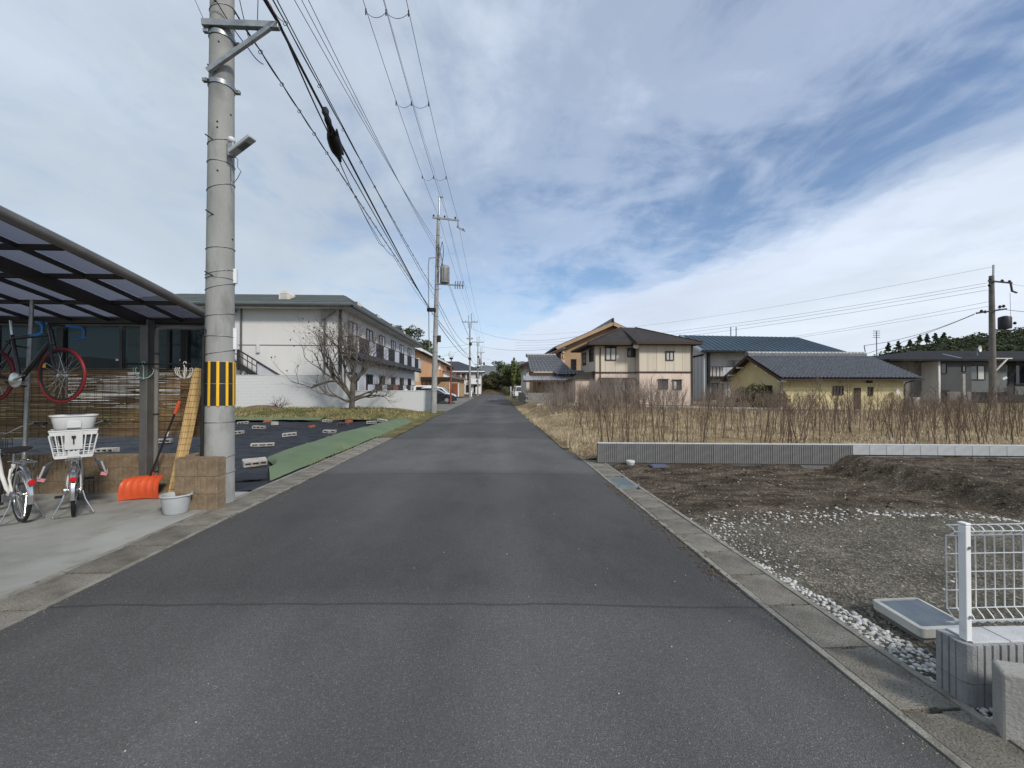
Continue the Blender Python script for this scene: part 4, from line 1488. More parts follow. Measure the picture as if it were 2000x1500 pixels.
part('crossarm', MB().bar((px2(12.4) + 1.25, y2 - .1, 12.36), (px2(12.4) + 1.25, y2 - .1, 11.95), .08).bar((px2(12.4) + 1.22, y2 - .1, 11.95), (px2(12.4) + 1.72, y2 - .1, 11.68), .09, .09), 'galv', P2)
for dx, dz in ((-.28, .14), (.42, .09), (1.1, .02), (1.25, -.55), (1.6, -.72)):
    part('insulator', MB().lathe([(.03, 0), (.07, .03), (.04, .06), (.07, .09), (.03, .13)], (px2(12.4) + dx, y2 - .1, 12.44 + dz), 8), 'cable_grey', P2, smooth=True)
part('transformer', MB().lathe([(.05, 8.30), (.29, 8.32), (.31, 8.38), (.31, 9.30), (.28, 9.36), (.25, 9.42), (.05, 9.45)], (px2(8.4) + .52, y2 - .1, 0), 16), 'transformer', P2, smooth=True)
for k in range(5):
    part('cooling_fin', MB().obox((px2(8.4) + .26 + .13 * k, y2 - .41 + .04 * abs(k - 2), 8.85), (.03, .08, .8)), 'transformer', P2)
part('platform_arm', MB().bar((px2(7.6) - .1, y2 - .1, 8.27), (px2(7.6) + 1.75, y2 - .1, 8.17), .10, .08), 'galv', P2)
for dx in (1.2, 1.35, 1.5, 1.68):
    part('cutout_switch', MB().tube([(px2(7.6) + dx, y2 - .1, 7.95), (px2(7.6) + dx, y2 - .15, 8.2), (px2(7.6) + dx + .03, y2 - .1, 8.45)], .028, 6), 'cable_grey', P2, smooth=True)
for k in range(8):
    q = [(px2(9.8) + .28 + .14 * math.sin(k * 2.1 + t * 2.5), y2 - .18 - .05 * k % .2, 9.3 + 1.6 * t) for t in [i / 8 for i in range(9)]]
    part('jumper_cable', MB().tube(q, .018, 4), 'cable_grey', P2, smooth=True)
part('cable_arm', MB().bar((px2(9.9) - .1, y2 - .1, 9.95), (px2(9.9) - .52, y2 - .1, 9.9), .05).tube([(px2(9.9) - .50, y2 - .1, 9.9), (px2(9.9) - .56, y2 - .1, 9.4), (-4.15, y2 - .1, 4.9), (-4.1, y2 - .1, 3.95)], .032, 6), 'galv', P2, smooth=True)
part('cable_clamp', MB().obox((-3.98, y2 - .2, 6.58), (.55, .25, .22)), 'cable', P2, bevel=.02)
part('cable_clamp', MB().obox((-3.50, y2 - .1, 4.75), (.20, .22, .42)), 'cable', P2, bevel=.02)
for z in (1.4, 3.9, 4.9, 6.2, 6.9, 7.9, 9.4, 10.6, 11.4):
    part('band_wire', MB().torus((px2(z), y2, z), .205 - z * .0078, .012, 'z', 16, 5), 'galv', P2)
for k in range(12):
    z = 5.2 + .55 * k
    s = 1 if k % 2 else -1
    part('step_bolt', MB().tube([(px2(z), y2 - .05, z), (px2(z) + s * .30, y2 - .1, z)], .012, 4), 'galv', P2)


def far_pole(x, y, h, label, arms):
    p = thing('utility_pole', label, 'utility pole', (x, y, 0), group='utility poles along the road')
    part('shaft', MB().lathe([(.20 - .1 * i / 8, -.2 + (h - 1.6 + .2) * i / 8) for i in range(9)], (x, y, 0), 14), 'pole_concrete', p, smooth=True)
    part('top_pipe', MB().tube([(x - .25, y, h - 2.4), (x - .22, y, h - .3)], .05, 6).tube([(x + .25, y, h - 2.4), (x + .27, y, h)], .05, 6), 'galv', p)
    for z, w in arms:
        part('crossarm', MB().bar((x - w * .55, y - .1, z), (x + w * .55, y - .1, z), .11, .11), 'galv', p)
        for s in (-.52, -.3, .3, .52):
            part('insulator', MB().lathe([(.03, 0), (.08, .05), (.04, .10), (.07, .16)], (x + s * w, y - .1, z + .05), 6), 'cable_grey', p)
    part('cable_clamp', MB().obox((x, y - .1, 6.4), (.5, .3, .3)), 'cable', p)
    part('cable_clamp', MB().obox((x + .1, y - .1, 8.8), (.45, .3, .5)), 'cable', p)
    return p


far_pole(-3.95, 67, 13.8, 'third concrete pole down the road, beside the apartment car park and before the dark-roofed house', [(12.35, 2.3), (9.6, .9)])
p4 = far_pole(-3.75, 95, 13.7, 'fourth pole down the road, with a small transformer, in front of the dark-roofed house', [(12.2, 2.4), (7.0, 1.2)])
part('transformer', MB().lathe([(.3, 7.1), (.34, 7.3), (.34, 8.3), (.25, 8.5)], (-3.2, 94.9, 0), 10), 'transformer', p4, smooth=True)
p5 = far_pole(-3.75, 118, 13.5, 'farthest pole where the road ends by the wooded bank', [(11.8, 1.8), (7.4, 1.4)])
part('switch_box', MB().obox((-2.9, 117.9, 8.6), (.5, .4, .8)), 'cable', p5)

# wires. Pole to pole along the road, on past the camera
back = -28
G1 = 'high voltage wires along the road'
for x, lab in ((-3.55, 'thin high overhead wire above the road, the one over the pole tops'), (-3.0, 'thin high overhead wire, middle of the three on the crossarm'), (-2.38, 'thin high overhead wire farthest from the poles')):
    wire('power_line', lab, [(x, back, 12.5), (x, 5.9, 12.5), (x + .02, 26.3, 12.55), (x * .97 - .1, 67, 12.5), (x * .95 - .1, 95, 12.3), (x * .95 - .1, 118, 11.9)], .0085, .55, 'cable', G1)
wire('power_line', 'thin pale earth wire running to the top of the transformer pole', [(-3.3, back, 13.9), (-3.35, 5.9, 13.9), (-3.3, 26.4, 13.9), (-3.75, 67, 13.7), (-3.6, 95, 13.5)], .006, .6, 'cable_grey', G1)
G2 = 'low voltage wires along the road'
for i, (xa, za, zb) in enumerate(((-4.78, 10.62, 11.15), (-4.55, 10.62, 10.9), (-4.33, 10.62, 10.6))):
    lab = ('upper of three parallel wires running from overhead to the transformer pole', 'middle of three parallel wires running from overhead to the transformer pole', 'lowest of three parallel wires running from overhead to the transformer pole')[i]
    wire('power_line', lab, [(xa - .3, back, za), (xa, 5.9, za), (-3.80, 26.3, zb), (-4.0, 67, 9.7), (-3.8, 95, 9.2)], .0085, .28, 'cable', G2)
G3 = 'communication cables along the road'
cC = [(-3.15, back, 6.8), (-3.06, 5.86, 6.78), (-4.12, 26.25, 6.62), (-4.0, 67, 6.5), (-3.8, 95, 6.4), (-3.75, 118, 6.4)]
wire('cable', 'thick black main cable hung from the bracket arm and holding the black splice case', cC, .022, .10, 'cable', G3)
wire('cable', 'second black cable lashed beside the main cable at the bracket arm', [(-3.10, back, 6.95), (-3.02, 5.86, 6.74), (-3.30, 8.4, 6.66), (-4.10, 26.25, 6.60)], .013, .05, 'cable', G3)
wire('cable', 'slack cable dropping from the splice case towards the transformer pole', [(-3.36, 9.05, 6.52), (-3.62, 12.6, 6.32), (-3.78, 15.5, 6.55), (-4.12, 26.25, 6.58)], .008, .10, 'cable', G3)
wire('cable', 'looping cable hanging under the main cable past the splice case', [(-3.37, 9.05, 6.52), (-3.66, 13.1, 6.22), (-3.74, 14.2, 6.50)], .007, .06, 'cable', G3)


def bundle(label, a, b, sag, n_clip, r=.011):
    """two-strand bundle with a strand looping from clip to clip, and rings"""
    a, b = V(a), V(b)
    t = thing('cable_bundle', label, 'cable', a, group=G3)

    def at(u):
        p = a.lerp(b, u)
        p.z -= sag * 4 * u * (1 - u)
        return p
    part('carrier_strand', MB().tube([at(i / 30) for i in range(31)], r * .6, 5), 'cable', t, smooth='all')
    pts = []
    N_ = n_clip * 6
    for i in range(N_ + 1):
        p = at(i / N_)
        k = math.sin(math.pi * (i % 6) / 6)
        p.z -= .055 * k
        p.x += .02 * k
        pts.append(p)
    part('cable_strand', MB().tube(pts, r, 5), 'cable', t, smooth='all')
    mb = MB()
    for i in range(1, n_clip):
        p = at(i / n_clip)
        mb.torus((p.x, p.y, p.z - .02), .032, .006, 'y', 10, 4)
    part('cable_rings', mb, 'cable', t, kind='stuff')
    return t


bundle('ringed cable bundle running from the near pole below its bracket arm to the transformer pole', (-3.70, 5.95, 6.98), (-4.08, 26.3, 6.72), .05, 30)
bundle('ringed cable bundle running above the splice case to the transformer pole', (-3.13, 5.0, 7.15), (-3.86, 26.2, 7.9), .12, 16, .010)
wire('cable', 'plain cable that follows the ringed bundle above the splice case', [(-3.2, back, 7.4), (-3.12, 5.0, 7.25), (-3.80, 26.2, 7.45)], .009, .12, 'cable', G3)
for (a, b, c_), lab in zip((((-4.0, 67, 7.9), (-3.8, 95, 7.6), .5), ((-4.0, 67, 6.9), (-3.8, 95, 6.9), .6)), ('cable sagging from the third pole on to the fourth, upper one', 'cable sagging from the third pole on to the fourth, lower one')):
    wire('cable', lab, [a, b], .014, c_, 'cable', G3)
wire('cable', 'sagging cable from the transformer pole to the third pole, upper one', [(-3.75, 26.4, 7.5), (-3.95, 67, 8.8)], .016, 1.0, 'cable', G3)
wire('cable', 'sagging cable from the transformer pole to the third pole, lower one', [(-3.75, 26.4, 7.2), (-3.95, 67, 7.2)], .013, .9, 'cable', G3)
wire('cable', 'thick black cable sagging from the transformer pole to the third pole', [(-3.7, 26.4, 5.9), (-3.95, 67, 6.4)], .022, .5, 'cable', G3)
for k, (a, b, s, lab) in enumerate((
        ((-3.9, 67, 11.4), (9.0, 44.0, 7.2), 1.1, 'service wire from the third pole to the tan gabled house, upper'),
        ((-3.9, 67, 8.9), (6.4, 42.0, 5.7), .6, 'service wire from the third pole to the tan gabled house, lower'),
        ((-3.9, 95, 9.0), (12, 60, 4.6), .8, 'service wire from the fourth pole across the road behind the tan house'),
        ((-3.9, 67, 8.3), (-9.9, 60, 5.7), .2, 'service wire from the third pole to the orange building'),
        ((-3.9, 67, 8.8), (-10.5, 54.0, 6.9), .3, 'service wire from the third pole to the white apartment block'),
        ((-3.86, 95, 7.2), (14, 92, 8.2), .25, 'level wire crossing the end of the road from the fourth pole'),
        ((-3.86, 118, 9.0), (8, 118, 3.5), .5, 'service wire from the farthest pole down to the trees'))):
    wire('service_wire', lab, [a, b], .014, s, 'cable_grey', 'service wires to the houses')
# spacer loops hanging between the three high wires
for y, lab in ((11.4, 'nearest overhead'), (14.9, 'middle'), (20.3, 'close to the transformer pole')):
    sp = thing('wire_spacer', 'pair of hanging jumper loops between the three high wires, ' + lab + ' set', 'wire spacer', (-3.0, y, 11.6), group='jumper loops on the high wires')
    t = (y - 5.9) / 20.4
    z = 12.5 + .05 * t - .55 * 4 * t * (1 - t)
    for xa, xb in ((-3.55, -3.0), (-3.0, -2.38)):
        part('loop', MB().tube([(xa + (xb - xa) * q, y, z - .06 - .16 * 4 * q * (1 - q)) for q in [i / 10 for i in range(11)]], .007, 4), 'cable', sp, smooth='all')
    for xa in (-3.55, -3.0, -2.38):
        part('clip', MB().tube([(xa, y, z + .02), (xa, y, z - .14)], .022, 6), 'cable', sp)
# splice case on the main cable
spl = thing('splice_case', 'bulky black splice case hanging on the thick main cable', 'splice case', (-3.33, 8.7, 6.55))
s0, s1 = V((-3.235, 8.0, 6.86)), V((-3.345, 9.02, 6.53))
rr_ = [.045, .065, .055, .06, .10, .125, .13, .13, .12, .085, .05, .03]
part('body', MB().tube([s0.lerp(s1, i / 11) for i in range(12)], rr_, 12), 'black', spl, smooth=True)
part('hanger_clip', MB().obox(s0 + V((0, -.05, .04)), (.10, .12, .12)), 'cable', spl, bevel=.01)
part('seam_rib', MB().bar(s0.lerp(s1, .3) + V((.11, 0, .02)), s0.lerp(s1, .85) + V((.10, 0, .02)), .03, .05), 'black', spl)
part('tie_wire', MB().tube([s0 + V((0, .1, -.05)), s0 + V((-.03, .15, -.18)), s0 + V((.0, .25, -.22)), s0 + V((.02, .3, -.1))], .003, 4), 'cable_grey', spl)
# loops around the near pole's arm
wire('cable', 'thin cable looping from the near pole to its bracket arm', [(-3.68, 5.9, 7.5), (-3.42, 5.86, 6.42), (-3.33, 5.86, 6.6), (-3.32, 5.86, 7.1)], .006, .05, 'cable', G3)
wire('cable', 'thin reddish cable tied along the main cable above the bracket arm', [(-3.25, 5.6, 7.25), (-3.12, 5.8, 6.95), (-3.02, 5.95, 6.85)], .006, .04, 'cable_red', G3)
wire('cable', 'thin cable running in front of the near pole into the ringed bundle', [(-3.98, 5.3, 7.35), (-3.80, 5.70, 6.9), (-3.58, 6.1, 6.55), (-3.60, 6.5, 6.65)], .007, .03, 'cable', G3)
wire('service_wire', 'thin pale wire leaving the near pole towards the upper frame edge', [(PX - .17, PY - .1, 6.7), (-6.2, 5.9, 12)], .004, .1, 'cable_grey', 'service wires to the houses')

# ================================================================== LEFT LOT: SHEETS, BLOCKS, TREE, WALL
def sheet_z(x, y):
    return -.02 + .05 * hnoise(x, y, .7, 21) + .05 * hnoise(x, y * 2.4, 1.5, 22) + .022 * abs(hnoise(x * .7, y * 2.5, 3.1, 27)) - .05 * smooth01((y - 6) / 3) * smooth01((-4.6 - x) / 1.5)


mb = MB()
x_in = lambda y: -3.77
vs, nxx, nyy = [], 130, 190
for j in range(nyy + 1):
    y = 6.62 + (20.9 - 6.62) * j / nyy
    for i in range(nxx + 1):
        x = -15.5 + (-3.77 + 15.5) * i / nxx
        vs.append((x, y, sheet_z(x, y) * smooth01((-3.74 - x) / .35) + .005))
mb.add(vs, [(j * (nxx + 1) + i, j * (nxx + 1) + i + 1, (j + 1) * (nxx + 1) + i + 1, (j + 1) * (nxx + 1) + i) for j in range(nyy) for i in range(nxx)])
bsheet = struct('weed_control_sheet', mb, 'black_sheet', smooth='all')


def green_w(y):
    t = (y - 7.2) / 12.2
    return .45 + 1.05 * smooth01(t * 6) + .07 * math.sin(y * 1.1) - .45 * smooth01((t - .62) / .38)


vs, nu, nv = [], 16, 110
for j in range(nv + 1):
    y = 7.15 + 12.3 * j / nv
    w = green_w(y)
    for i in range(nu + 1):
        u = i / nu
        x = -3.80 - w * u + .03 * hnoise(0, y, 1.3, 2)
        hump = math.sin(math.pi * min(1, u * .98 + .02)) ** .8
        z = .012 + .16 * hump * (.75 + .4 * hnoise(x, y, .8, 5)) + .022 * hnoise(x * 1.5, y, 2.6, 31) * (.2 + hump) + (.03 if .15 < u < .85 else 0)
        yy = y + (1 - u) * 0 + u * .9 * (1 - j / nv)
        vs.append((x, yy, z))
mb = MB()
mb.add(vs, [(j * (nu + 1) + i, j * (nu + 1) + i + 1, (j + 1) * (nu + 1) + i + 1, (j + 1) * (nu + 1) + i) for j in range(nv) for i in range(nu)])
struct('green_sheet', mb, 'green_sheet', smooth='all')
mb = MB()
grid(mb, -15.2, -8.6, 20.7, 21.6, 60, 8, lambda x, y: .03 + .09 * math.sin(math.pi * (y - 20.7) / .9) + .02 * hnoise(x, y, 1.4, 7))
struct('green_sheet_strip', mb, 'green_sheet', smooth='all')
# folded corner of black sheet and loose scraps
single('sheet_scrap', MB().add([(-4.6, 7.05, .06), (-3.98, 7.15, .05), (-3.95, 7.42, .09), (-4.35, 7.62, .10), (-4.28, 7.3, .14)], [(0, 1, 4), (1, 2, 4), (2, 3, 4), (3, 0, 4)]), 'black_sheet',
       'folded flap of black sheet at the near end of the green berm', 'sheet flap', smooth='all')


def cinder_mesh(m):
    """hollow concrete block 0.39 x 0.19 x 0.10 lying flat; open cells along the long side"""
    b = MB()
    L, D, H = .39, .19, .10
    b.box(-L / 2, L / 2, -D / 2, D / 2, 0, .026)
    b.box(-L / 2, L / 2, -D / 2, D / 2, H - .026, H)
    for x in (-L / 2 + .014, -.065, .065, L / 2 - .014):
        b.box(x - .014, x + .014, -D / 2 + .001, D / 2 - .001, .026, H - .026)
    return mesh_of('cinder_block', b, m, bevel=.003)


cm, cmd = cinder_mesh('cinder'), cinder_mesh('cinder_dark')
spots = [(-11.87, 19.95, 8, cm, 'pale hollow concrete block lying farthest back on the black sheet, beside the striped pole'),
         (-9.29, 16.64, 20, cm, 'pale hollow concrete block lying between the far row of blocks and the open sheet'),
         (-7.09, 14.56, 25, cm, 'pale hollow concrete block lying alone in the middle of the black sheet'),
         (-6.45, 11.74, 5, cm, 'long low pale block half sunk in a fold of the black sheet'),
         (-9.24, 15.15, 30, cm, 'pale hollow concrete block half hidden by the near striped pole'),
         (-6.11, 15.54, -3, cm, 'pale concrete block lying flat across a broken piece'),
         (-8.14, 20.39, 2, cm, 'flat pale concrete block at the grassy edge of the black sheet'),
         (-5.62, 19.1, 18, cm, 'pale hollow concrete block by the far end of the green berm, left of its twin'),
         (-5.22, 19.45, -14, cm, 'pale hollow concrete block by the far end of the green berm, right of its twin'),
         (-6.55, 18.1, 6, cmd, 'blackish concrete block lying on the black sheet'),
         (-5.09, 8.96, 38, cm, 'tilted block tucked against the near end of the green berm'),
         (-10.06, 11.13, 4, cm, 'pale hollow block seen under the reed blind behind the basket bicycle'),
         (-9.86, 12.65, 12, cm, 'pale hollow block seen behind the carport post and shovel shaft')]
for x, y, a, me, lab in spots:
    o = bpy.data.objects.new('concrete_block', me)
    C.objects.link(o)
    o.location = (x, y, sheet_z(x, y) + .012)
    s = 1.12
    o.scale = (s * (1.3 if 'long low' in lab else 1.0), s, s * (.7 if 'long low' in lab else 1.0))
    o.rotation_euler = (0 if 'tilted' not in lab else .25, R.gauss(0, .05), rad(a + R.gauss(0, 16)))
    tag(o, lab, 'concrete block', 'concrete blocks weighing down the black sheet')
bkm = [mesh_of('brick', MB().prism([(-.10, -.05, 0), (.10, -.05, 0), (.11, .05, 0), (-.07, .06, 0)], (.01, 0, .07)), 'red_brick', bevel=.006),
       mesh_of('broken_block', MB().prism([(-.12, -.06, 0), (.13, -.05, 0), (.04, .08, 0)], (.0, 0, .11)), 'cinder', bevel=.006)]
for x, y, k, s, lab in ((-11.06, 20.52, 0, 1.6, 'red brick piece lying between two pale blocks at the back of the sheet'), (-7.69, 17.67, 0, 1.5, 'red brick piece lying on the open black sheet'),
                        (-6.88, 19.73, 0, 1.9, 'red brick lying beside the flat pale block near the grass'), (-9.8, 18.75, 1, 1.5, 'pointed pale chunk of broken block'),
                        (-6.05, 15.25, 1, 1.0, 'broken pale piece under the flat block'), (-4.75, 16.9, 1, .9, 'dark-shadowed chunk beside the green berm')):
    o = bpy.data.objects.new('brick_piece' if k == 0 else 'block_chunk', bkm[k])
    C.objects.link(o)
    o.location = (x, y, sheet_z(x, y) + .01)
    o.scale = (s, s, s * .9)
    o.rotation_euler = (0, 0, R.uniform(0, 3))
    tag(o, lab, 'brick' if k == 0 else 'block chunk', 'rubble on the black sheet')

# white block boundary wall, two heights
ww = thing('boundary_wall', 'long white-painted concrete block wall in front of the white apartment block', 'boundary wall', (-14, 27.1, .2))
WB = mesh_of('block', MB().box(-.1965, .1965, -.06, .06, -.0965, .0965), 'white_block')
part('core', MB().box(-27, -9.32, 27.02, 27.13, -.2, 2.40), 'white_block', ww)
part('core', MB().box(-9.32, -4.10, 27.02, 27.13, -.2, 1.40), 'white_block', ww)
part('coping', MB().box(-27, -9.30, 26.985, 27.165, 2.402, 2.45), 'white_block', ww, bevel=.008)
part('coping', MB().box(-9.297, -4.05, 26.985, 27.165, 1.402, 1.45), 'white_block', ww, bevel=.008)
part('end_post', MB().box(-4.09, -3.98, 26.97, 27.18, -.1, 1.47), 'white_paint', ww)
blocks = MB()
nb = 0
for k in range(58):
    for row in range(12):
        z = .105 + row * .2
        x = -4.4 - k * .4 - (.2 if row % 2 else 0)
        if (z > 1.35 and x > -9.55) or x < -26.7:
            continue
        if nb < 298:
            inst('block', WB, ww, (x, 27.067 + R.uniform(0, .003), z))
            nb += 1
        else:
            blocks.box(x - .1965, x + .1965, 27.007 + R.uniform(0, .003), 27.05, z - .0965, z + .0965)
part('blocks', blocks, 'white_block', ww, kind='stuff')

# bare fruit tree before the wall
rgt = random.Random(42)
ft = thing('bare_tree', 'bare many-branched fruit tree with dark dried fruit in front of the white wall', 'tree', (-8.6, 25.2, .1))
tl, tw, tips = MB(), MB(), []
tl.tube([(-8.6, 25.2, .0), (-8.62, 25.2, .25), (-8.58, 25.2, .8), (-8.57, 25.22, 1.3), (-8.56, 25.2, 1.9)], [.25, .18, .155, .15, .13], 10)
bs_ = V((-8.56, 25.2, 1.6))
limbs = [((-8.56, 25.2, 1.85), (.10, -.05, 1), 1.45, .12), ((-8.58, 25.2, 1.75), (.35, .2, .95), 1.4, .09), ((-8.56, 25.2, 1.9), (-.35, -.2, .9), 1.45, .09), ((-8.56, 25.2, 1.9), (-.15, .2, .95), 1.55, .08),
         ((-8.6, 25.2, 1.05), (-.62, .15, .85), 1.6, .10), ((-8.6, 25.2, .75), (-.95, -.2, .38), 1.15, .075), ((-8.5, 25.2, .85), (.95, -.2, .25), 1.1, .085),
         ((-8.5, 25.2, 1.05), (.95, .2, .20), 1.1, .07), ((-8.55, 25.2, 1.7), (.75, .3, .75), 1.25, .08)]
for p, d, l, r in limbs:
    branch_tree(tl, tw, p, d, l, r, 5 if r > .079 else 4, rgt, .12, .62, .68, (2, 4), 3, .18, None, tips)
# the limb that reaches far to the west
x0 = V((-9.6, 25.3, 2.05))
for p, d, l, r in ((x0, (-1, -.1, .05), 1.45, .075), (x0, (-.8, .2, .5), 1.5, .07), (x0, (-.4, 0, 1), 1.35, .06), (V((-9.2, 25.25, 1.75)), (-.3, -.2, 1), 1.5, .06), (V((-9.35, 25.27, 1.85)), (-.7, 0, .8), 1.4, .05), (V((-8.8, 25.2, 1.35)), (-.25, .2, 1), 1.7, .06), (V((-9.0, 25.2, 1.5)), (-.5, -.3, 1), 1.55, .055), (V((-9.5, 25.3, 1.98)), (-1, .1, .75), 1.5, .055), (V((-8.55, 25.2, 1.8)), (.55, -.1, .9), 1.5, .055)):
    branch_tree(tl, tw, p, d, l, r, 5 if d[2] > .6 else 4, rgt, .08, .6, .66, (2, 3), 2, .22, None, tips)
tl.tube([(-8.62, 25.2, 1.0), (-8.95, 25.22, 1.45), (-9.35, 25.27, 1.85), (-9.6, 25.3, 2.05)], [.13, .115, .095, .08], 8)
part('trunk', tl, 'bark', ft, smooth='all')
part('twigs', tw, 'twig', ft, smooth='all')
fm_ = MB()
cand = [t for t in tips if t.x < -8.2 and 2.2 < t.z < 5.6]
rgt.shuffle(cand)
for t in cand[:70]:
    fm_.ball((t.x, t.y, t.z - .05), rgt.uniform(.028, .045), 6, (1, 1, 1.1))
part('dried_fruit', fm_, 'fruit', ft, smooth='all', kind='stuff')
# small bare shrub
sb = thing('bare_shrub', 'small bare cut-back shrub on the grass by the white wall', 'shrub', (-13.35, 26.0, .25))
sl_, st_ = MB(), MB()
for k in range(7):
    a = k * .9
    branch_tree(sl_, st_, (-13.35 + .05 * math.cos(a), 26 + .05 * math.sin(a), .2), (.45 * math.cos(a), .3 * math.sin(a), 1), .42, .035, 3, rgt, .1, .6, .6, (2, 3), 1, .25)
part('stems', sl_, 'bark', sb, smooth='all')
part('twigs', st_, 'twig', sb, smooth='all')
single('leaf_pile', MB().ball((-14.3, 25.95, .28), .8, 18, (1.5, .6, .35)), 'leaf_dead', 'low heap of dead leaves and cuttings beside the bare shrub', 'leaf pile', smooth='all')


# ================================================================== BUILDINGS ON THE LEFT
def hip_roof(mb, x0, x1, y0, y1, z0, zr, rx0, rx1, ry0, ry1, th=.16):
    """closed hip roof: eaves rectangle, fascia of height th, ridge rectangle (may be a line)"""
    e = [(x0, y0), (x1, y0), (x1, y1), (x0, y1)]
    t = [(rx0, ry0), (rx1, ry0), (rx1, ry1), (rx0, ry1)]
    vs = [(x, y, z0) for x, y in e] + [(x, y, z0 + th) for x, y in e] + [(x, y, zr) for x, y in t]
    fs = [(3, 2, 1, 0)] + [(i, (i + 1) % 4, 4 + (i + 1) % 4, 4 + i) for i in range(4)] + [(4 + i, 4 + (i + 1) % 4, 8 + (i + 1) % 4, 8 + i) for i in range(4)] + [(8, 9, 10, 11)]
    mb.add(vs, fs)


ap = thing('apartment_building', 'white two-storey apartment block with grey-green roof and black balcony railings', 'apartment building', (-17, 41, .2))
part('wall', MB().box(-24.5, -10.38, 28.5, 54.2, -.2, 7.1), 'white_wall', ap)
mb = MB()
hip_roof(mb, -25.3, -9.45, 27.65, 55.0, 7.02, 8.38, -22.5, -10.95, 30.3, 52.6, .22)
rf = part('roof', mb, 'apt_roof', ap)
mb = MB()
for k in range(1, 6):
    t = k / 6
    y = 27.65 + 2.65 * t
    z = 7.24 + 1.14 * t
    xa, xb = -25.3 + 2.8 * t, -9.45 - 1.5 * t
    mb.box(xa, xb, y - .05, y + .05, z - .02, z + .035)
    x = -9.45 - 1.5 * t
    mb.box(x - .04, x + .04, 27.65 + 2.65 * t, 55 - 2.4 * t, z - .02, z + .035)
part('roof_courses', mb, 'apt_roof', rf)
part('eaves_gutter', MB().box(-25.4, -9.36, 27.52, 27.645, 6.98, 7.12).box(-9.445, -9.34, 27.52, 55.1, 6.98, 7.12), 'dark_steel', ap)
part('soffit', MB().box(-25.2, -9.5, 27.7, 28.49, 6.97, 7.015).box(-10.37, -9.5, 28.49, 54.9, 6.97, 7.015), 'pale_wall', ap)
fF = Face((-24.5, 28.5, 0), (1, 0, 0))
fS = Face((-10.38, 28.5, 0), (0, 1, 0))
mb = MB()
fF.box(mb, 0, 14.12, 4.50, 4.545, .004, .02)
part('floor_band', mb, 'dark_steel', ap)
for u, w in ((7.4, .05), (12.95, .05), (14.0, .10)):
    mb = MB()
    fF.box(mb, u - w, u + w, .3, 6.98, .006, .10)
    part('downpipe', mb, 'bronze_light' if w < .08 else 'dark_steel', ap)
# arched roof vent facing front
mb = MB()
arch = [(-14.72, 28.62, 7.55)] + [(-14.37 - .33 * math.cos(rad(a)), 28.62, 7.98 + .30 * math.sin(rad(a))) for a in range(0, 181, 20)] + [(-14.02, 28.62, 7.55)]
mb.prism(arch, (0, 1.0, 0))
vt = part('roof_vent', mb, 'cream', ap)
mb = MB()
for k in range(6):
    mb.box(-14.62 + .03, -14.12 - .03, 28.59, 28.616, 7.63 + .09 * k, 7.67 + .09 * k)
part('vent_louvre', mb, 'pale_wall', vt)
for y in (31.2, 36.4, 41.6, 46.8, 51.5):
    dm = MB().box(-11.6, -10.15, y - .38, y + .38, 7.2, 8.02)
    d_ = part('roof_dormer', dm, 'apt_roof', ap)
    part('dormer_face', MB().box(-10.145, -10.10, y - .36, y + .36, 7.5, 8.0), 'cream', d_)
# gable-end fittings: small brackets under the eaves, wall lamp
for u in (6.75, 13.35):
    mb = MB()
    mb.add([fF.p(u - .55, 6.2, .02), fF.p(u + .4, 6.85, .02), fF.p(u - .55, 6.85, .02), fF.p(u - .55, 6.2, .3), fF.p(u + .4, 6.85, .3), fF.p(u - .55, 6.85, .3)], [(0, 1, 2), (5, 4, 3), (0, 3, 4, 1), (1, 4, 5, 2), (2, 5, 3, 0)])
    part('eaves_bracket', mb, 'bronze_light', ap)
mb = MB()
fF.box(mb, 8.46, 8.64, 4.0, 4.62, .01, .15)
part('wall_lamp', mb, 'white_plastic', ap)
# street side: five bays of windows, balcony with black railings and pale panels, garden fence
upper = [(1.1, 2.9), (5.2, 6.9), (9.0, 10.8), (13.2, 14.9), (17.0, 18.9), (21.2, 23.0)]
for i, (a, b) in enumerate(upper):
    window(fS, ap, a, b, 4.35, 6.45, 'dark_steel', ['glass_dark', 'glass_mid'] if i % 2 else ['glass_mid', 'curtain'], 2, .09)
    window(fS, ap, a, b, .75, 2.75, 'dark_steel', ['glass_dark', 'glass_dark'] if i % 2 else ['glass_dark', 'glass_mid'], 2, .09)
for a, b in ((3.3, 4.7), (7.3, 8.6), (11.3, 12.6), (15.4, 16.5), (19.3, 20.6)):
    mb = MB()
    fS.box(mb, a, b, .5, 2.85, .006, .05)
    part('ground_panel', mb, 'balcony_panel', ap)
bl = part('balcony_slab', MB().box(-10.375, -9.45, 28.8, 53.6, 3.70, 4.02), 'dark_steel', ap)
mb = MB()
for k in range(10):
    mb.lathe([(.16, 0), (.16, 1.9)], (-9.55, 29.2 + 2.5 * k, 3.72), 8, 'y')
part('slab_edge', mb, 'dark_steel', bl)
rl = part('balcony_rail', MB().box(-9.53, -9.47, 28.8, 53.6, 5.16, 5.22).box(-9.53, -9.47, 28.8, 53.6, 4.05, 4.10).box(-10.37, -9.5, 28.78, 28.83, 5.16, 5.22), 'dark_steel', ap)
mb = MB()
for a, b in upper:
    y = 28.5 + a - .3
    while y < 28.5 + b + .3:
        mb.box(-9.515, -9.485, y, y + .035, 4.1, 5.16)
        y += .12
for k in range(8):
    mb.box(-10.3 + k * .11, -10.27 + k * .11, 28.79, 28.82, 4.05, 5.16)
part('baluster', mb, 'dark_steel', rl, kind='stuff')
edges_ = [0.6] + [v for ab in upper for v in (ab[0] - .3, ab[1] + .3)] + [25.0]
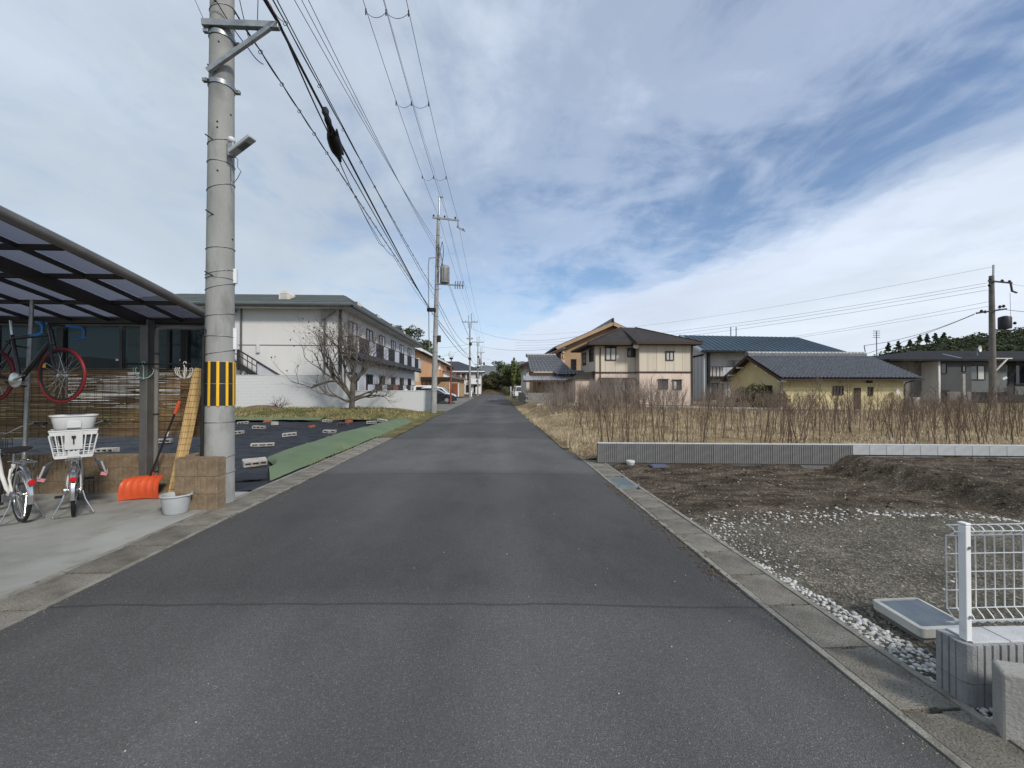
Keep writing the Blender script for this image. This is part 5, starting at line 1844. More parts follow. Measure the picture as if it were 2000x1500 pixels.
for k in range(0, len(edges_), 2):
    a, b = 28.5 + edges_[k], 28.5 + edges_[k + 1]
    if b - a > .4:
        part('balcony_panel', MB().box(-9.52, -9.48, a, b, 4.1, 5.15), 'balcony_panel', rl)
fn = part('garden_fence', MB().box(-9.62, -9.58, 31.5, 53.6, 1.88, 1.93).box(-9.62, -9.58, 31.5, 53.6, .3, .36), 'dark_steel', ap)
for i, (a, b) in enumerate(upper[1:]):
    mb = MB()
    y = 28.5 + a - .2
    while y < 28.5 + b + .2:
        mb.box(-9.615, -9.585, y, y + .05, .36, 1.88)
        y += .13
    part('fence_bars', mb, 'dark_steel', fn, kind='stuff')
for k in range(2, len(edges_) - 1, 2):
    a, b = 28.5 + edges_[k], 28.5 + edges_[k + 1]
    part('fence_panel', MB().box(-9.62, -9.58, a, b, .36, 1.87), 'balcony_panel' if k != 6 else 'rust_door', fn)
# outside stair on the gable end
st = part('stair_stringer', MB().bar((-16.95, 27.75, 3.2), (-14.9, 27.75, 1.9), .10, .30).bar((-20.5, 27.75, 4.9), (-16.95, 27.75, 3.2), .10, .30), 'dark_steel', ap)
mb = MB()
for k in range(12):
    t = k / 11
    mb.box(-19.6 + 4.7 * t - .14, -19.6 + 4.7 * t + .14, 27.78, 28.45, 4.45 - 2.6 * t - .03, 4.45 - 2.6 * t + .02)
part('stair_treads', mb, 'dark_steel', st)
mb = MB().bar((-20.5, 27.72, 6.4), (-14.1, 27.72, 2.42), .07, .08).bar((-20.5, 27.72, 6.05), (-15.7, 27.72, 3.05), .04, .05)
for k in range(17):
    t = k / 16
    x = -20.4 + 4.75 * t
    mb.bar((x, 27.72, 4.85 - 2.95 * t + .15), (x, 27.72, 6.33 - 2.95 * t), .035 if k % 6 else .12)
part('stair_railing', mb, 'dark_steel', st)
part('stair_side_panel', MB().prism([(-15.65, 27.76, 1.6), (-14.0, 27.76, 1.6), (-14.05, 27.76, 2.35), (-15.65, 27.76, 3.32)], (0, .04, 0)), 'grey_siding', ap)
single('lamp_globe', MB().ball((-9.2, 43.0, 1.30), .26, 14), 'white_plastic', 'white garden lamp globe showing just above the white boundary wall', 'garden lamp', smooth='all')

# orange building
ob = thing('apartment_building', 'orange rendered apartment block with white-edged roofs beyond the white block', 'apartment building', (-13, 73, 0))
part('wall', MB().box(-19, -10.6, 58, 92, -.1, 6.75), 'orange_wall', ob)
mb = MB().prism([(-19.8, 57, 6.7), (-9.9, 57, 6.7), (-9.9, 57, 6.95), (-14.5, 57, 8.9), (-19.8, 57, 6.95)], (0, 36, 0))
part('roof', mb, 'navy_roof', ob)
part('bargeboard', MB().bar((-9.82, 56.95, 6.82), (-14.5, 56.95, 8.85), .12, .35).bar((-9.84, 57, 6.82), (-9.84, 93, 6.82), .12, .30), 'white_paint', ob)
fO = Face((-10.6, 58, 0), (0, 1, 0))
fOf = Face((-19, 58, 0), (1, 0, 0))
mb = MB()
fOf.box(mb, 3.5, 8.6, 5.4, 5.75, .01, 1.0)
fOf.box(mb, 3.5, 8.6, 2.5, 4.3, .9, 1.0)
part('balcony', mb, 'cream', ob)
mb = MB()
fOf.box(mb, 3.5, 8.6, 4.3, 5.15, .85, .92)
part('balcony_screen', mb, 'rust_door', ob)
window(fOf, ob, 5.5, 8.2, 4.3, 5.35, 'dark_steel', ['glass_dark', 'curtain', 'glass_dark'], 3, .1)
window(fO, ob, 17.2, 20.5, 4.7, 6.2, 'white_paint', ['curtain', 'glass_mid'], 2, .12)
for u in (12.6, 21.5):
    mb = MB()
    fO.box(mb, u, u + .22, .2, 6.6, .01, .22)
    part('downpipe', mb, 'white_paint', ob)
part('upper_balcony', MB().box(-10.59, -9.7, 72.5, 84, 3.2, 4.85), 'orange_wall', ob)
part('balcony_coping', MB().box(-10.59, -9.62, 72.4, 84.1, 4.855, 4.98), 'white_paint', ob)
part('canopy', MB().box(-10.59, -6.3, 59.5, 76, 2.75, 3.20), 'bronze', ob)
mb = MB().prism([(-9.6, 78, 3.2), (-5.6, 78, 3.2), (-9.6, 78, 5.0)], (0, 5, 0))
part('porch_roof', mb, 'white_paint', ob)
part('porch_tiles', MB().bar((-5.3, 77.6, 3.25), (-9.7, 77.6, 5.25), .5, .14).bar((-5.35, 80.5, 3.27), (-9.7, 80.5, 5.27), 5, .12), 'rust_door', ob)
part('porch_wall', MB().box(-10.59, -6.0, 78.2, 82.8, 0, 3.19), 'tan_wall', ob)
part('door', MB().box(-8.2, -6.7, 78.1, 78.19, .1, 2.5), 'rust_door', ob)
for x in (-6.4, -6.4):
    pass
part('canopy_post', MB().box(-6.6, -6.4, 61, 61.2, 0, 2.74), 'white_paint', ob)
part('canopy_post', MB().box(-6.6, -6.4, 75, 75.2, 0, 2.74), 'white_paint', ob)
for u in (3.5, 7.5, 11.0):
    window(fO, ob, u, u + 2.2, .5, 2.5, 'white_paint', ['curtain', 'glass_mid'], 2, .12)

# navy-roofed house near the road's end
nv = thing('apartment_building', 'white two-storey house with navy hip roof and white balconies at the end of the road', 'apartment building', (-8, 117, 0))
part('wall', MB().box(-20, -3.6, 113, 122, -.1, 6.1), 'pale_wall', nv)
mb = MB()
hip_roof(mb, -20.8, -2.7, 112.2, 122.8, 6.05, 9.2, -16, -10.2, 117.3, 117.7, .25)
part('roof', mb, 'navy_roof', nv)
part('eaves_gutter', MB().box(-20.9, -2.6, 112.0, 112.19, 6.0, 6.3), 'white_paint', nv)
fN = Face((-20, 113, 0), (1, 0, 0))
for u in (9.6, 11.2, 12.6, 15.0):
    window(fN, nv, u, u + .95, 3.7, 5.6, 'dark_steel', ['glass_dark', 'glass_mid'], 2, .12)
for u in (9.8, 12.3, 14.4):
    window(fN, nv, u, u + 1.4, .4, 2.4, 'dark_steel', ['glass_dark', 'curtain'], 2, .12)
for a, b in ((8.6, 12.0), (13.3, 16.4)):
    mb = MB()
    fN.box(mb, a, b, 2.7, 4.15, 1.0, 1.1)
    fN.box(mb, a, b, 2.7, 2.85, .01, 1.0)
    fN.box(mb, a, a + .1, 2.85, 4.15, .01, 1.0)
    fN.box(mb, b - .1, b, 2.85, 4.15, .01, 1.0)
    bb_ = part('balcony', mb, 'white_paint', nv)
    mb = MB()
    fN.box(mb, (a + b) / 2 + .3, (a + b) / 2 + .8, 3.2, 3.8, 1.11, 1.16)
    part('heat_pump', mb, 'dark_steel', bb_)
single('white_panel', MB().box(-5.0, -3.6, 111.2, 111.35, 0, 1.9), 'white_paint', 'white fence panel at the corner of the navy-roofed house', 'fence panel')


# ------------------------------------------------------------------ cars
def car_body(prof, half, tuck, mat_name, t, name='body'):
    """hull lofted across the width: prof = side outline (x, z) counter-clockwise; narrower towards the roof"""
    rows = []
    for s in (-1, -.93, -.6, 0, .6, .93, 1):
        rows.append([(x, s * half * (1 - tuck * max(0, (z - .85)) / .7), z - (.05 if abs(s) == 1 else 0) * (1 if z > .8 else 0)) for x, z in prof])
    n = len(prof)
    mb = MB()
    mb.add([p for r in rows for p in r], [(i * n + j, i * n + (j + 1) % n, (i + 1) * n + (j + 1) % n, (i + 1) * n + j) for i in range(len(rows) - 1) for j in range(n)] + [tuple(reversed(range(n))), tuple(range((len(rows) - 1) * n, len(rows) * n))])
    return part(name, mb, mat_name, t, smooth=True)


def car(label, loc, rotz, m, L, H, half, wb, prof, side_win, screen, rear, r=.34):
    t = thing('parked_car', label, 'car', loc, rotz, 'cars parked beside the apartment block')
    car_body(prof, half, .20, m, t)
    for s in (-1, 1):
        for w in side_win:
            mb = MB()
            q = [(x, s * (half * (1 - .20 * max(0, (z - .85)) / .7) + .006), z) for x, z in w]
            mb.prism(q, (0, s * .008, 0))
            part('side_window', mb, 'glass_dark', t)
        for x in (-wb / 2, wb / 2):
            w_ = MB().lathe([(r - .10, -.11), (r - .02, -.11), (r, -.08), (r, .08), (r - .02, .11), (r - .10, .11)], (x, s * (half - .10), r), 24, 'y', cap=False)
            wo_ = part('wheel', w_, 'tyre', t, smooth=True)
            rm = MB().lathe([(.001, .06), (r - .10, .09)], (x, s * (half - .10), r), 24, 'y', cap=False)
            rm.lathe([(r - .13, .10), (r - .09, .105)], (x, s * (half - .10), r), 24, 'y', cap=False)
            for k in range(10):
                a = 2 * math.pi * k / 10
                rm.bar((x, s * (half - .0), r), (x + (r - .11) * math.cos(a), s * (half - .005), r + (r - .11) * math.sin(a)), .045, .02, (0, 1, 0))
            part('rim', rm, 'silver', wo_)
            part('wheel_arch', MB().tube([(x + (r + .05) * math.cos(rad(a)), s * (half - .02), r + (r + .05) * math.sin(rad(a))) for a in range(-5, 190, 15)], .05, 6), 'black', t)
        part('headlight', MB().obox((L / 2 - .28, s * (half - .24), .78), (.36, .34, .13), Matrix.Rotation(rad(-s * 22), 3, 'Z')), 'silver', t, bevel=.03)
        part('door_mirror', MB().obox((screen[0][0] - .25, s * (half + .09), 1.0), (.14, .20, .13)), m, t, bevel=.03)
        part('door_handle', MB().obox((-.1, s * (half + .012), .86), (.2, .02, .03)), m, t)
    for nm, q in (('windscreen', screen), ('rear_window', rear)):
        (xa, za), (xb, zb) = q
        hw = lambda z: half * (1 - .20 * max(0, (z - .85)) / .7) * .86
        dx = .012 if nm == 'windscreen' else -.012
        mb = MB().prism([(xa + dx, -hw(za), za + .012), (xa + dx, hw(za), za + .012), (xb + dx, hw(zb), zb + .012), (xb + dx, -hw(zb), zb + .012)], (dx * .5, 0, .006))
        part(nm, mb, 'glass_mid', t)
    part('bumper', MB().obox((L / 2 - .06, 0, .42), (.16, half * 1.75, .22)), 'black', t, bevel=.05)
    part('grille', MB().obox((L / 2 - .015, 0, .66), (.06, half * 1.0, .14)), 'black_gloss', t, bevel=.02)
    part('number_plate', MB().obox((L / 2 + .035, 0, .45), (.02, .33, .16)), 'sign_white', t)
    return t


suv = [(-2.28, .38), (-2.0, .24), (2.05, .24), (2.28, .40), (2.27, .68), (2.10, .84), (1.05, 1.02), (.95, 1.05), (.15, 1.52), (-.4, 1.60), (-1.4, 1.58), (-1.95, 1.40), (-2.22, .95)]
car('black sport utility car parked nose to the road behind the white wall', (-6.15, 43.2, 0), rad(-2), 'car_black', 4.56, 1.6, .90, 2.65, suv,
    [[(-1.75, 1.02), (-.55, 1.04), (-.50, 1.50), (-1.3, 1.48)], [(-.45, 1.04), (.80, 1.06), (.12, 1.46), (-.42, 1.50)]], [(1.0, 1.06), (.22, 1.48)], [(-2.15, 1.05), (-1.92, 1.40)], .36)
van = [(-1.9, .38), (-1.7, .24), (1.75, .24), (1.95, .40), (1.93, .70), (1.75, .88), (1.15, 1.06), (.45, 1.66), (-.2, 1.74), (-1.4, 1.74), (-1.8, 1.62), (-1.92, .95)]
car('white compact car parked beyond the black car', (-6.2, 46.2, 0), rad(-2), 'car_white', 3.9, 1.74, .86, 2.45, van,
    [[(-1.6, 1.06), (-.45, 1.06), (-.42, 1.60), (-1.45, 1.60)], [(-.35, 1.06), (.98, 1.08), (.40, 1.58), (-.33, 1.60)]], [(1.15, 1.08), (.5, 1.62)], [(-1.9, 1.05), (-1.8, 1.6)], .31)
car('white boxy van parked next to the compact car behind the wall', (-7.7, 49.0, 0), rad(-2), 'car_white', 3.5, 1.9, .80, 2.4,
    [(-1.7, .38), (-1.55, .26), (1.55, .26), (1.74, .42), (1.72, .95), (1.45, 1.12), (1.0, 1.84), (.6, 1.92), (-1.4, 1.92), (-1.68, 1.82), (-1.73, 1.0)],
    [[(-1.4, 1.12), (-.3, 1.12), (-.3, 1.75), (-1.4, 1.75)], [(-.2, 1.12), (1.25, 1.14), (.9, 1.74), (-.2, 1.75)]], [(1.45, 1.14), (1.05, 1.8)], [(-1.72, 1.1), (-1.67, 1.75)], .29)

gl_ = thing('lamp_post', 'slim rust-red lamp post with a clear globe beside the parked black car', 'lamp post', (-4.22, 40.0, 0))
part('post', MB().tube([(-4.22, 40, -.02), (-4.20, 40, 1.9), (-4.16, 40, 4.4)], [.10, .075, .055], 8), 'red_post', gl_, smooth=True)
part('collar', MB().lathe([(.05, 4.35), (.20, 4.48), (.22, 4.55), (.10, 4.56)], (-4.16, 40, 0), 12), 'dark_steel', gl_, smooth=True)
part('globe', MB().ball((-4.16, 40, 4.86), .31, 16), 'globe', gl_, smooth='all')
single('marker_post', MB().lathe([(.16, 0), (.16, .95), (.10, 1.05)], (-4.3, 77, 0), 10), 'white_paint', 'short white marker post on the grass beside the third pole', 'marker post')
for x, y, h, lab in ((3.6, 88, 1.9, 'slim white post on the roadside before the bamboo'), (3.25, 80, .9, 'short grey stone post beside the slim white post')):
    single('roadside_post', MB().lathe([(.09, 0), (.085, h), (.05, h + .05)], (x, y, 0), 8), 'white_paint' if h > 1 else 'concrete', lab, 'post')


# ================================================================== BUILDINGS ON THE RIGHT
def tiled_slope(mb, p00, p10, p01, p11, nu, nv, amp=.035, step=.03):
    """clay-tile slope: rolls across, courses stepped down. p00-p10 along the ridge, p01-p11 along the eaves"""
    p00, p10, p01, p11 = map(V, (p00, p10, p01, p11))
    nrm = (p10 - p00).cross(p01 - p00).normalized()
    if nrm.z < 0:
        nrm = -nrm
    su, rows = 6, []
    for j in range(nv):
        for k, (f, off) in enumerate(((0.0, 0.0), (.96, step))):
            v = (j + f) / nv
            row = []
            for i in range(nu * su + 1):
                u = i / (nu * su)
                ph = (i % su) / su
                a = amp * (math.cos(2 * math.pi * ph) * .6 + .4 * math.cos(4 * math.pi * ph + .8))
                row.append(p00.lerp(p10, u).lerp(p01.lerp(p11, u), v) + nrm * (a + off + .05))
            rows.append(row)
    n = nu * su + 1
    vs = [p for r in rows for p in r]
    mb.add(vs, [(j * n + i, j * n + i + 1, (j + 1) * n + i + 1, (j + 1) * n + i) for j in range(len(rows) - 1) for i in range(n - 1)])


def ridge_row(parent, a, b, r, n, m='ridge_tile'):
    a, b = V(a), V(b)
    d = (b - a) / n
    base = MB().bar(a + V((0, 0, .02)), b + V((0, 0, .02)), r * 1.7, r * 1.9)
    rd = part('ridge', base, 'kawara', parent)
    mb = MB()
    for k in range(n):
        mb.tube([a + d * k + V((0, 0, r * 1.1)), a + d * (k + .86) + V((0, 0, r * 1.1))], [r * .95, r * .86], 8)
    part('ridge_tiles', mb, m, rd, kind='stuff')
    part('ridge_end', MB().lathe([(r * 1.2, -.05), (r * 1.5, .0), (r * 1.2, .08)], a + V((0, 0, r * .7)), 8, 'x'), 'kawara', rd)


# --- brown-roofed beige house
bh = thing('house', 'two-storey beige house with dark brown hip roof above the brush', 'house', (12, 36, .1))
part('wall', MB().box(8.25, 11.55, 33.0, 38.6, 2.93, 5.02).box(11.552, 15.75, 32.1, 38.6, 2.93, 5.02), 'beige_siding', bh)
part('lower_wall', MB().box(8.25, 11.55, 33.0, 38.6, -.1, 2.80).box(11.552, 15.75, 32.1, 38.6, -.1, 2.80), 'pink_siding', bh)
part('floor_band', MB().box(8.20, 11.50, 32.95, 38.65, 2.80, 2.93).box(11.502, 15.80, 32.05, 38.65, 2.80, 2.93), 'brown_trim', bh)
mb = MB()
e = [(7.45, 32.2), (11.1, 32.2), (11.1, 31.45), (16.35, 31.45), (16.35, 39.3), (7.45, 39.3)]
top = [(11.3, 36.0), (12.6, 36.0)]
zt, ze = 7.0, 5.12
vs = [(x, y, ze - .10) for x, y in e] + [(x, y, ze + .10) for x, y in e] + [(x, y, zt) for x, y in top]
fs = [tuple(reversed(range(6)))] + [(i, (i + 1) % 6, 6 + (i + 1) % 6, 6 + i) for i in range(6)]
fs += [(6, 7, 12), (7, 8, 12), (8, 9, 13, 12), (9, 10, 13), (10, 11, 12, 13), (11, 6, 12)]
mb.add(vs, fs)
rf = part('roof', mb, 'brown_roof', bh)
mb = MB()
for i, (a, b) in enumerate(zip(e, e[1:] + e[:1])):
    mb.bar((a[0], a[1], ze), (b[0], b[1], ze), .12, .16)
part('eaves_gutter', mb, 'brown_trim', bh)
mb = MB()
for a, t in (((7.45, 32.2), 0), ((16.35, 31.45), 1)):
    mb.bar((a[0], a[1], ze + .12), (top[t][0], top[t][1], zt + .03), .16, .06)
part('hip_capping', mb, 'brown_trim', rf)
fB1 = Face((8.25, 33.0, 0), (1, 0, 0))
fB2 = Face((11.552, 32.1, 0), (1, 0, 0))
fBs = Face((8.25, 38.6, 0), (0, -1, 0))
window(fB1, bh, .80, 1.70, 3.85, 4.92, 'brown_trim', 'curtain', 2, .07, True)
window(fB1, bh, 2.62, 3.28, 4.12, 4.86, 'brown_trim', 'glass_dark', 2, .07)
window(fB2, bh, 2.12, 2.78, 3.80, 4.50, 'brown_trim', ['curtain', 'curtain'], 2, .06, True)
window(fB2, bh, 1.52, 2.30, 1.50, 2.28, 'brown_trim', 'glass_dark', 2, .06, True)
window(fB2, bh, 2.68, 3.40, 1.46, 2.24, 'brown_trim', ['curtain', 'glass_dark'], 2, .06, True)
window(fBs, bh, 3.6, 5.0, 3.85, 4.95, 'brown_trim', ['glass_dark', 'glass_mid'], 2, .07)
window(fBs, bh, .9, 2.2, 3.7, 4.8, 'brown_trim', ['glass_dark', 'glass_dark'], 2, .07)
mb = MB()
mb.prism([(8.5, 32.985, 2.45), (8.5, 31.9, 2.10), (8.5, 31.9, 2.02), (8.5, 32.985, 2.3)], (2.99, 0, 0))
part('terrace_roof', mb, 'brown_trim', bh)
part('terrace_post', MB().box(8.55, 8.63, 31.92, 32.0, 0, 2.02), 'brown_trim', bh)
part('terrace_post', MB().box(11.40, 11.48, 31.92, 32.0, 0, 2.02), 'brown_trim', bh)
window(fB1, bh, .5, 3.1, .35, 1.98, 'brown_trim', ['glass_dark', 'glass_mid', 'glass_dark', 'glass_dark'], 4, .08)
mb = MB()
for u in (1.95,):
    fB1.box(mb, .35, .42, .0, 4.9, .004, .07)
part('downpipe', mb, 'brown_trim', bh)
jm = MB()
for k in range(1, 5):
    fB1.box(jm, k * .82 - .008, k * .82 + .008, 2.95, 5.0, .002, .012)
for k in range(1, 6):
    fB2.box(jm, k * .70 - .008, k * .70 + .008, 2.95, 5.0, .002, .012)
part('siding_joint', jm, 'tan_wall', bh, kind='stuff')
part('downpipe', MB().box(15.757, 15.85, 32.0, 32.1, 0, 5.0), 'brown_trim', bh)
mb = MB()
mb.prism([(6.3, 33.3, 2.35), (8.24, 33.3, 2.35), (8.24, 33.3, 3.0), (7.3, 33.3, 2.85)], (0, 2.4, 0))
part('porch_roof', mb, 'brown_roof', bh)
part('porch_wall', MB().box(6.7, 8.24, 33.5, 35.4, 0, 2.34), 'pink_siding', bh)
part('drain_pipe_head', MB().obox((11.25, 32.0, 4.95), (.35, .4, .35), Matrix.Rotation(rad(20), 3, 'X')), 'pale_wall', bh, bevel=.03)

# --- tan gabled house behind it
th_ = thing('house', 'tan two-storey house with a long asymmetric gable behind the beige house', 'house', (9, 44, 0))
part('wall', MB().prism([(6.9, 42, -.1), (13.6, 42, -.1), (13.6, 42, 7.5), (12.1, 42, 8.15), (6.9, 42, 5.85)], (0, 9, 0)), 'tan_wall', th_)
part('wing_wall', MB().prism([(3.35, 42.6, -.1), (6.9, 42.6, -.1), (6.9, 42.6, 5.5), (3.35, 42.6, 4.15)], (0, 8, 0)), 'cream', th_)
mb = MB()
for (xa, za), (xb, zb) in (((12.1, 8.42), (6.1, 5.80)), ((12.1, 8.42), (14.3, 7.45)), ((7.2, 5.78), (2.7, 4.05))):
    d = V((xb - xa, 0, zb - za)).normalized()
    nrm = V((-d.z, 0, d.x)) if d.x > 0 else V((d.z, 0, -d.x))
    q = [V((xa, 41.2, za)), V((xb, 41.2, zb)), V((xb, 41.2, zb)) - nrm * .16, V((xa, 41.2, za)) - nrm * .16]
    mb.prism(q, (0, 10.3, 0))
rf = part('roof', mb, 'kawara', th_)
mb = MB()
mb.bar((12.1, 41.15, 8.15), (6.3, 41.15, 5.62), .10, .30).bar((12.1, 41.15, 8.15), (14.2, 41.15, 7.25), .10, .30)
part('bargeboard', mb, 'tan_wall', th_)
part('bargeboard', MB().bar((7.0, 41.15, 5.52), (2.8, 41.15, 3.92), .10, .22), 'wood_dark', th_)
ridge_row(th_, (12.1, 41.2, 8.45), (12.1, 51.4, 8.45), .16, 24)
fT = Face((3.35, 42.6, 0), (1, 0, 0))
fT2 = Face((6.9, 42, 0), (1, 0, 0))
window(fT, th_, 2.4, 3.4, 3.4, 4.9, 'wood_dark', ['glass_dark', 'glass_dark'], 2, .1)
window(fT2, th_, 1.05, 1.6, 2.6, 4.6, 'wood_dark', 'glass_dark', 1, .08)
mb = MB()
for k in range(5):
    fT2.box(mb, .15 + .04 * (k % 2), .30 + .03 * (k % 3), 3.2 + .5 * k, 3.45 + .5 * k, .01, .10)
part('meter_box', mb, 'pale_wall', th_)
part('downpipe', MB().box(6.72, 6.88, 41.82, 41.98, 0, 5.5), 'wood_dark', th_)
# one-storey tiled entrance wing
ew = thing('entrance_wing', 'low wing with steep grey clay-tile roof in front of the tan house', 'tiled wing', (5.0, 38.5, 0))
part('wall', MB().box(3.55, 6.5, 37.2, 41.0, -.1, 3.0), 'tan_wall', ew)
part('gable', MB().prism([(3.5, 37.0, 2.9), (3.5, 41.2, 2.9), (3.5, 38.9, 4.5)], (.08, 0, 0)), 'wood_dark', ew)
mb = MB()
tiled_slope(mb, (3.1, 38.6, 4.55), (5.9, 38.6, 4.55), (3.25, 36.4, 3.0), (7.1, 36.4, 3.0), 11, 9, .05, .04)
part('tiled_roof', mb, 'kawara', ew, smooth=True)
ridge_row(ew, (3.05, 38.7, 4.62), (5.9, 38.7, 4.62), .12, 9)
mb = MB()
tiled_slope(mb, (5.6, 36.4, 3.15), (7.9, 36.4, 3.15), (5.4, 35.6, 2.75), (8.1, 35.6, 2.75), 8, 3, .05, .04)
part('tiled_roof', mb, 'kawara', ew, smooth=True)
part('fascia', MB().box(3.2, 7.9, 36.42, 36.52, 2.72, 2.95), 'wood_dark', ew)
cpn = thing('canopy', 'silver corrugated canopy before the low tiled wing', 'canopy', (4.5, 36, 0))
for k in range(6):
    x = 2.55 + k * .82
    mb = MB()
    vs = []
    for j in range(9):
        xx = x + .80 * j / 8
        zz = .03 * math.cos(j * math.pi)
        vs += [(xx, 35.1, 2.30 + zz), (xx, 36.5, 2.72 + zz), (xx, 35.1, 2.28 + zz), (xx, 36.5, 2.70 + zz)]
    mb.add(vs, [(4 * j, 4 * j + 1, 4 * j + 5, 4 * j + 4) for j in range(8)] + [(4 * j + 2, 4 * j + 6, 4 * j + 7, 4 * j + 3) for j in range(8)])
    part('canopy_sheet', mb, 'silver', cpn)
part('canopy_beam', MB().box(2.5, 7.5, 35.1, 35.18, 2.12, 2.26), 'wood_dark', cpn)
for x in (3.6, 5.2, 7.1):
    part('canopy_post', MB().box(x, x + .13, 35.1, 35.22, 0, 2.12), 'wood_dark', cpn)
gw = thing('block_wall', 'weathered grey block wall at the field corner before the tan house', 'block wall', (3.6, 40, 0))
part('core', MB().box(2.66, 2.80, 34.5, 45, -.2, 1.16).box(2.8, 6.4, 34.5, 34.62, -.2, 1.16), 'grey_block', gw)
GB = mesh_of('block', MB().box(-.195, .195, -.07, .07, -.096, .096), 'grey_block', bevel=.005)
for r_ in range(6):
    for k in range(9):
        inst('block', GB, gw, (2.86 + k * .4 + (.2 if r_ % 2 else 0), 34.48, .1 + r_ * .2))
    for k in range(12):
        inst('block', GB, gw, (2.645, 34.75 + k * .4 + (.2 if r_ % 2 else 0), .1 + r_ * .2), (0, 0, rad(90)))
wagon = car('pale van parked beyond the block wall by the bamboo', (3.9, 66, 0), rad(95), 'car_white', 3.5, 1.9, .80, 2.4,
            [(-1.7, .38), (-1.55, .26), (1.55, .26), (1.74, .42), (1.72, .95), (1.45, 1.12), (1.0, 1.84), (.6, 1.92), (-1.4, 1.92), (-1.68, 1.82), (-1.73, 1.0)],
            [[(-1.4, 1.12), (-.3, 1.12), (-.3, 1.75), (-1.4, 1.75)]], [(1.45, 1.14), (1.05, 1.8)], [(-1.72, 1.1), (-1.67, 1.75)], .29)
wagon['group'] = 'cars beyond the block wall'

# --- grey house with blue-green steel roof
bl_ = thing('house', 'long two-storey pale house with blue-green steel roof behind the yellow house', 'house', (32, 49, 0))
part('wall', MB().box(24.6, 39.0, 47.2, 55, -.1, 5.75), 'pale_wall', bl_)
part('end_wall', MB().prism([(23.95, 45.8, -.1), (23.95, 55.2, -.1), (23.95, 55.2, 5.8), (23.95, 50.4, 8.0), (23.95, 45.8, 5.85)], (.6, 0, 0)), 'grey_siding', bl_)
mb = MB()
q0, q1 = (23.4, 50.4, 8.25), (38.6, 50.4, 8.07)
mb.slab([q0, (23.4, 45.2, 5.9), (40.5, 45.2, 5.76), q1], .14)
mb.slab([q0, q1, (40.5, 55.8, 5.76), (23.4, 55.8, 5.9)], .14)
mb.slab([q1, (40.5, 45.2, 5.76), (40.5, 55.8, 5.76)], .14)
rf = part('roof', mb, 'blue_roof', bl_)
mb = MB()
for k in range(1, 26):
    t = k / 26
    a, b = V(q0).lerp(V(q1), t), V((23.4, 45.2, 5.9)).lerp(V((40.5, 45.2, 5.76)), t)
    mb.bar(a + V((0, 0, .02)), b + V((0, 0, .02)), .05, .05)
part('standing_seam', mb, 'blue_roof', rf, kind='stuff')
part('bargeboard', MB().bar((23.36, 50.4, 8.15), (23.36, 45.2, 5.8), .12, .34), 'silver', bl_)
part('bargeboard', MB().bar((23.36, 50.4, 8.15), (23.36, 55.8, 5.8), .12, .34), 'charcoal_roof', bl_)
part('eaves_gutter', MB().bar((23.3, 45.12, 5.72), (40.6, 45.12, 5.58), .14, .18), 'charcoal_roof', bl_)
part('floor_band', MB().bar((23.92, 45.8, 5.42), (23.92, 55, 5.2), .1, .18), 'charcoal_roof', bl_)
part('corner_post', MB().box(24.3, 24.56, 45.5, 45.78, 0, 5.7), 'charcoal_roof', bl_)
fU = Face((24.6, 47.2, 0), (1, 0, 0))
window(fU, bl_, 2.9, 5.2, 3.3, 5.0, 'pale_wall', ['glass_mid', 'glass_mid'], 2, .1)
window(fU, bl_, 7.8, 9.8, 3.3, 5.0, 'pale_wall', ['curtain', 'glass_mid'], 2, .1)
window(fU, bl_, 1.0, 2.4, .2, 2.2, 'charcoal_roof', ['glass_dark', 'glass_dark'], 2, .1)
part('balcony_slab', MB().box(24.57, 34, 45.9, 47.19, 2.65, 2.95), 'charcoal_roof', bl_)
br_ = part('balcony_rail', MB().box(24.57, 34, 45.9, 45.98, 4.0, 4.08), 'charcoal_roof', bl_)
jm = MB()
for k in range(11):
    y = 46.3 + k * .85
    jm.box(23.935, 23.948, y - .02, y + .02, 0, 5.6)
part('siding_joint', jm, 'mid_siding', bl_, kind='stuff')
for k in range(4):
    part('balcony_panel', MB().box(26.3 + k * 1.9, 28.1 + k * 1.9, 45.91, 45.97, 2.97, 3.98), 'balcony_panel', br_)
for k in range(4):
    part('baluster', MB().box(24.6 + k * .42, 24.68 + k * .42, 45.91, 45.97, 2.96, 3.99), 'charcoal_roof', br_)
for x in (29.8, 30.5):
    part('vent_pipe', MB().tube([(x, 50.3, 8.0), (x, 50.3, 9.3)], .07, 6), 'galv', bl_)

# --- yellow house
yh = thing('house', 'single-storey yellow house with grey clay-tile roof behind the weeds', 'house', (24, 30, 0))
part('wall', MB().box(19.5, 28.2, 27.05, 33.0, -.1, 2.42), 'yellow_wall', yh)
part('gable', MB().prism([(19.5, 27.05, 2.42), (19.5, 33.0, 2.42), (19.5, 30.0, 3.95)], (.25, 0, 0)), 'yellow_wall', yh)
part('gable', MB().prism([(27.95, 27.05, 2.42), (27.95, 33.0, 2.42), (27.95, 30.0, 3.95)], (.25, 0, 0)), 'yellow_wall', yh)
mb = MB()
tiled_slope(mb, (19.0, 30.0, 3.98), (28.6, 30.0, 3.98), (19.0, 26.35, 2.22), (28.75, 26.35, 2.22), 37, 15, .05, .06)
tiled_slope(mb, (28.6, 30.0, 3.98), (19.0, 30.0, 3.98), (28.75, 33.7, 2.22), (19.0, 33.7, 2.22), 37, 15, .030, .03)
part('tiled_roof', mb, 'kawara', yh, smooth=True)
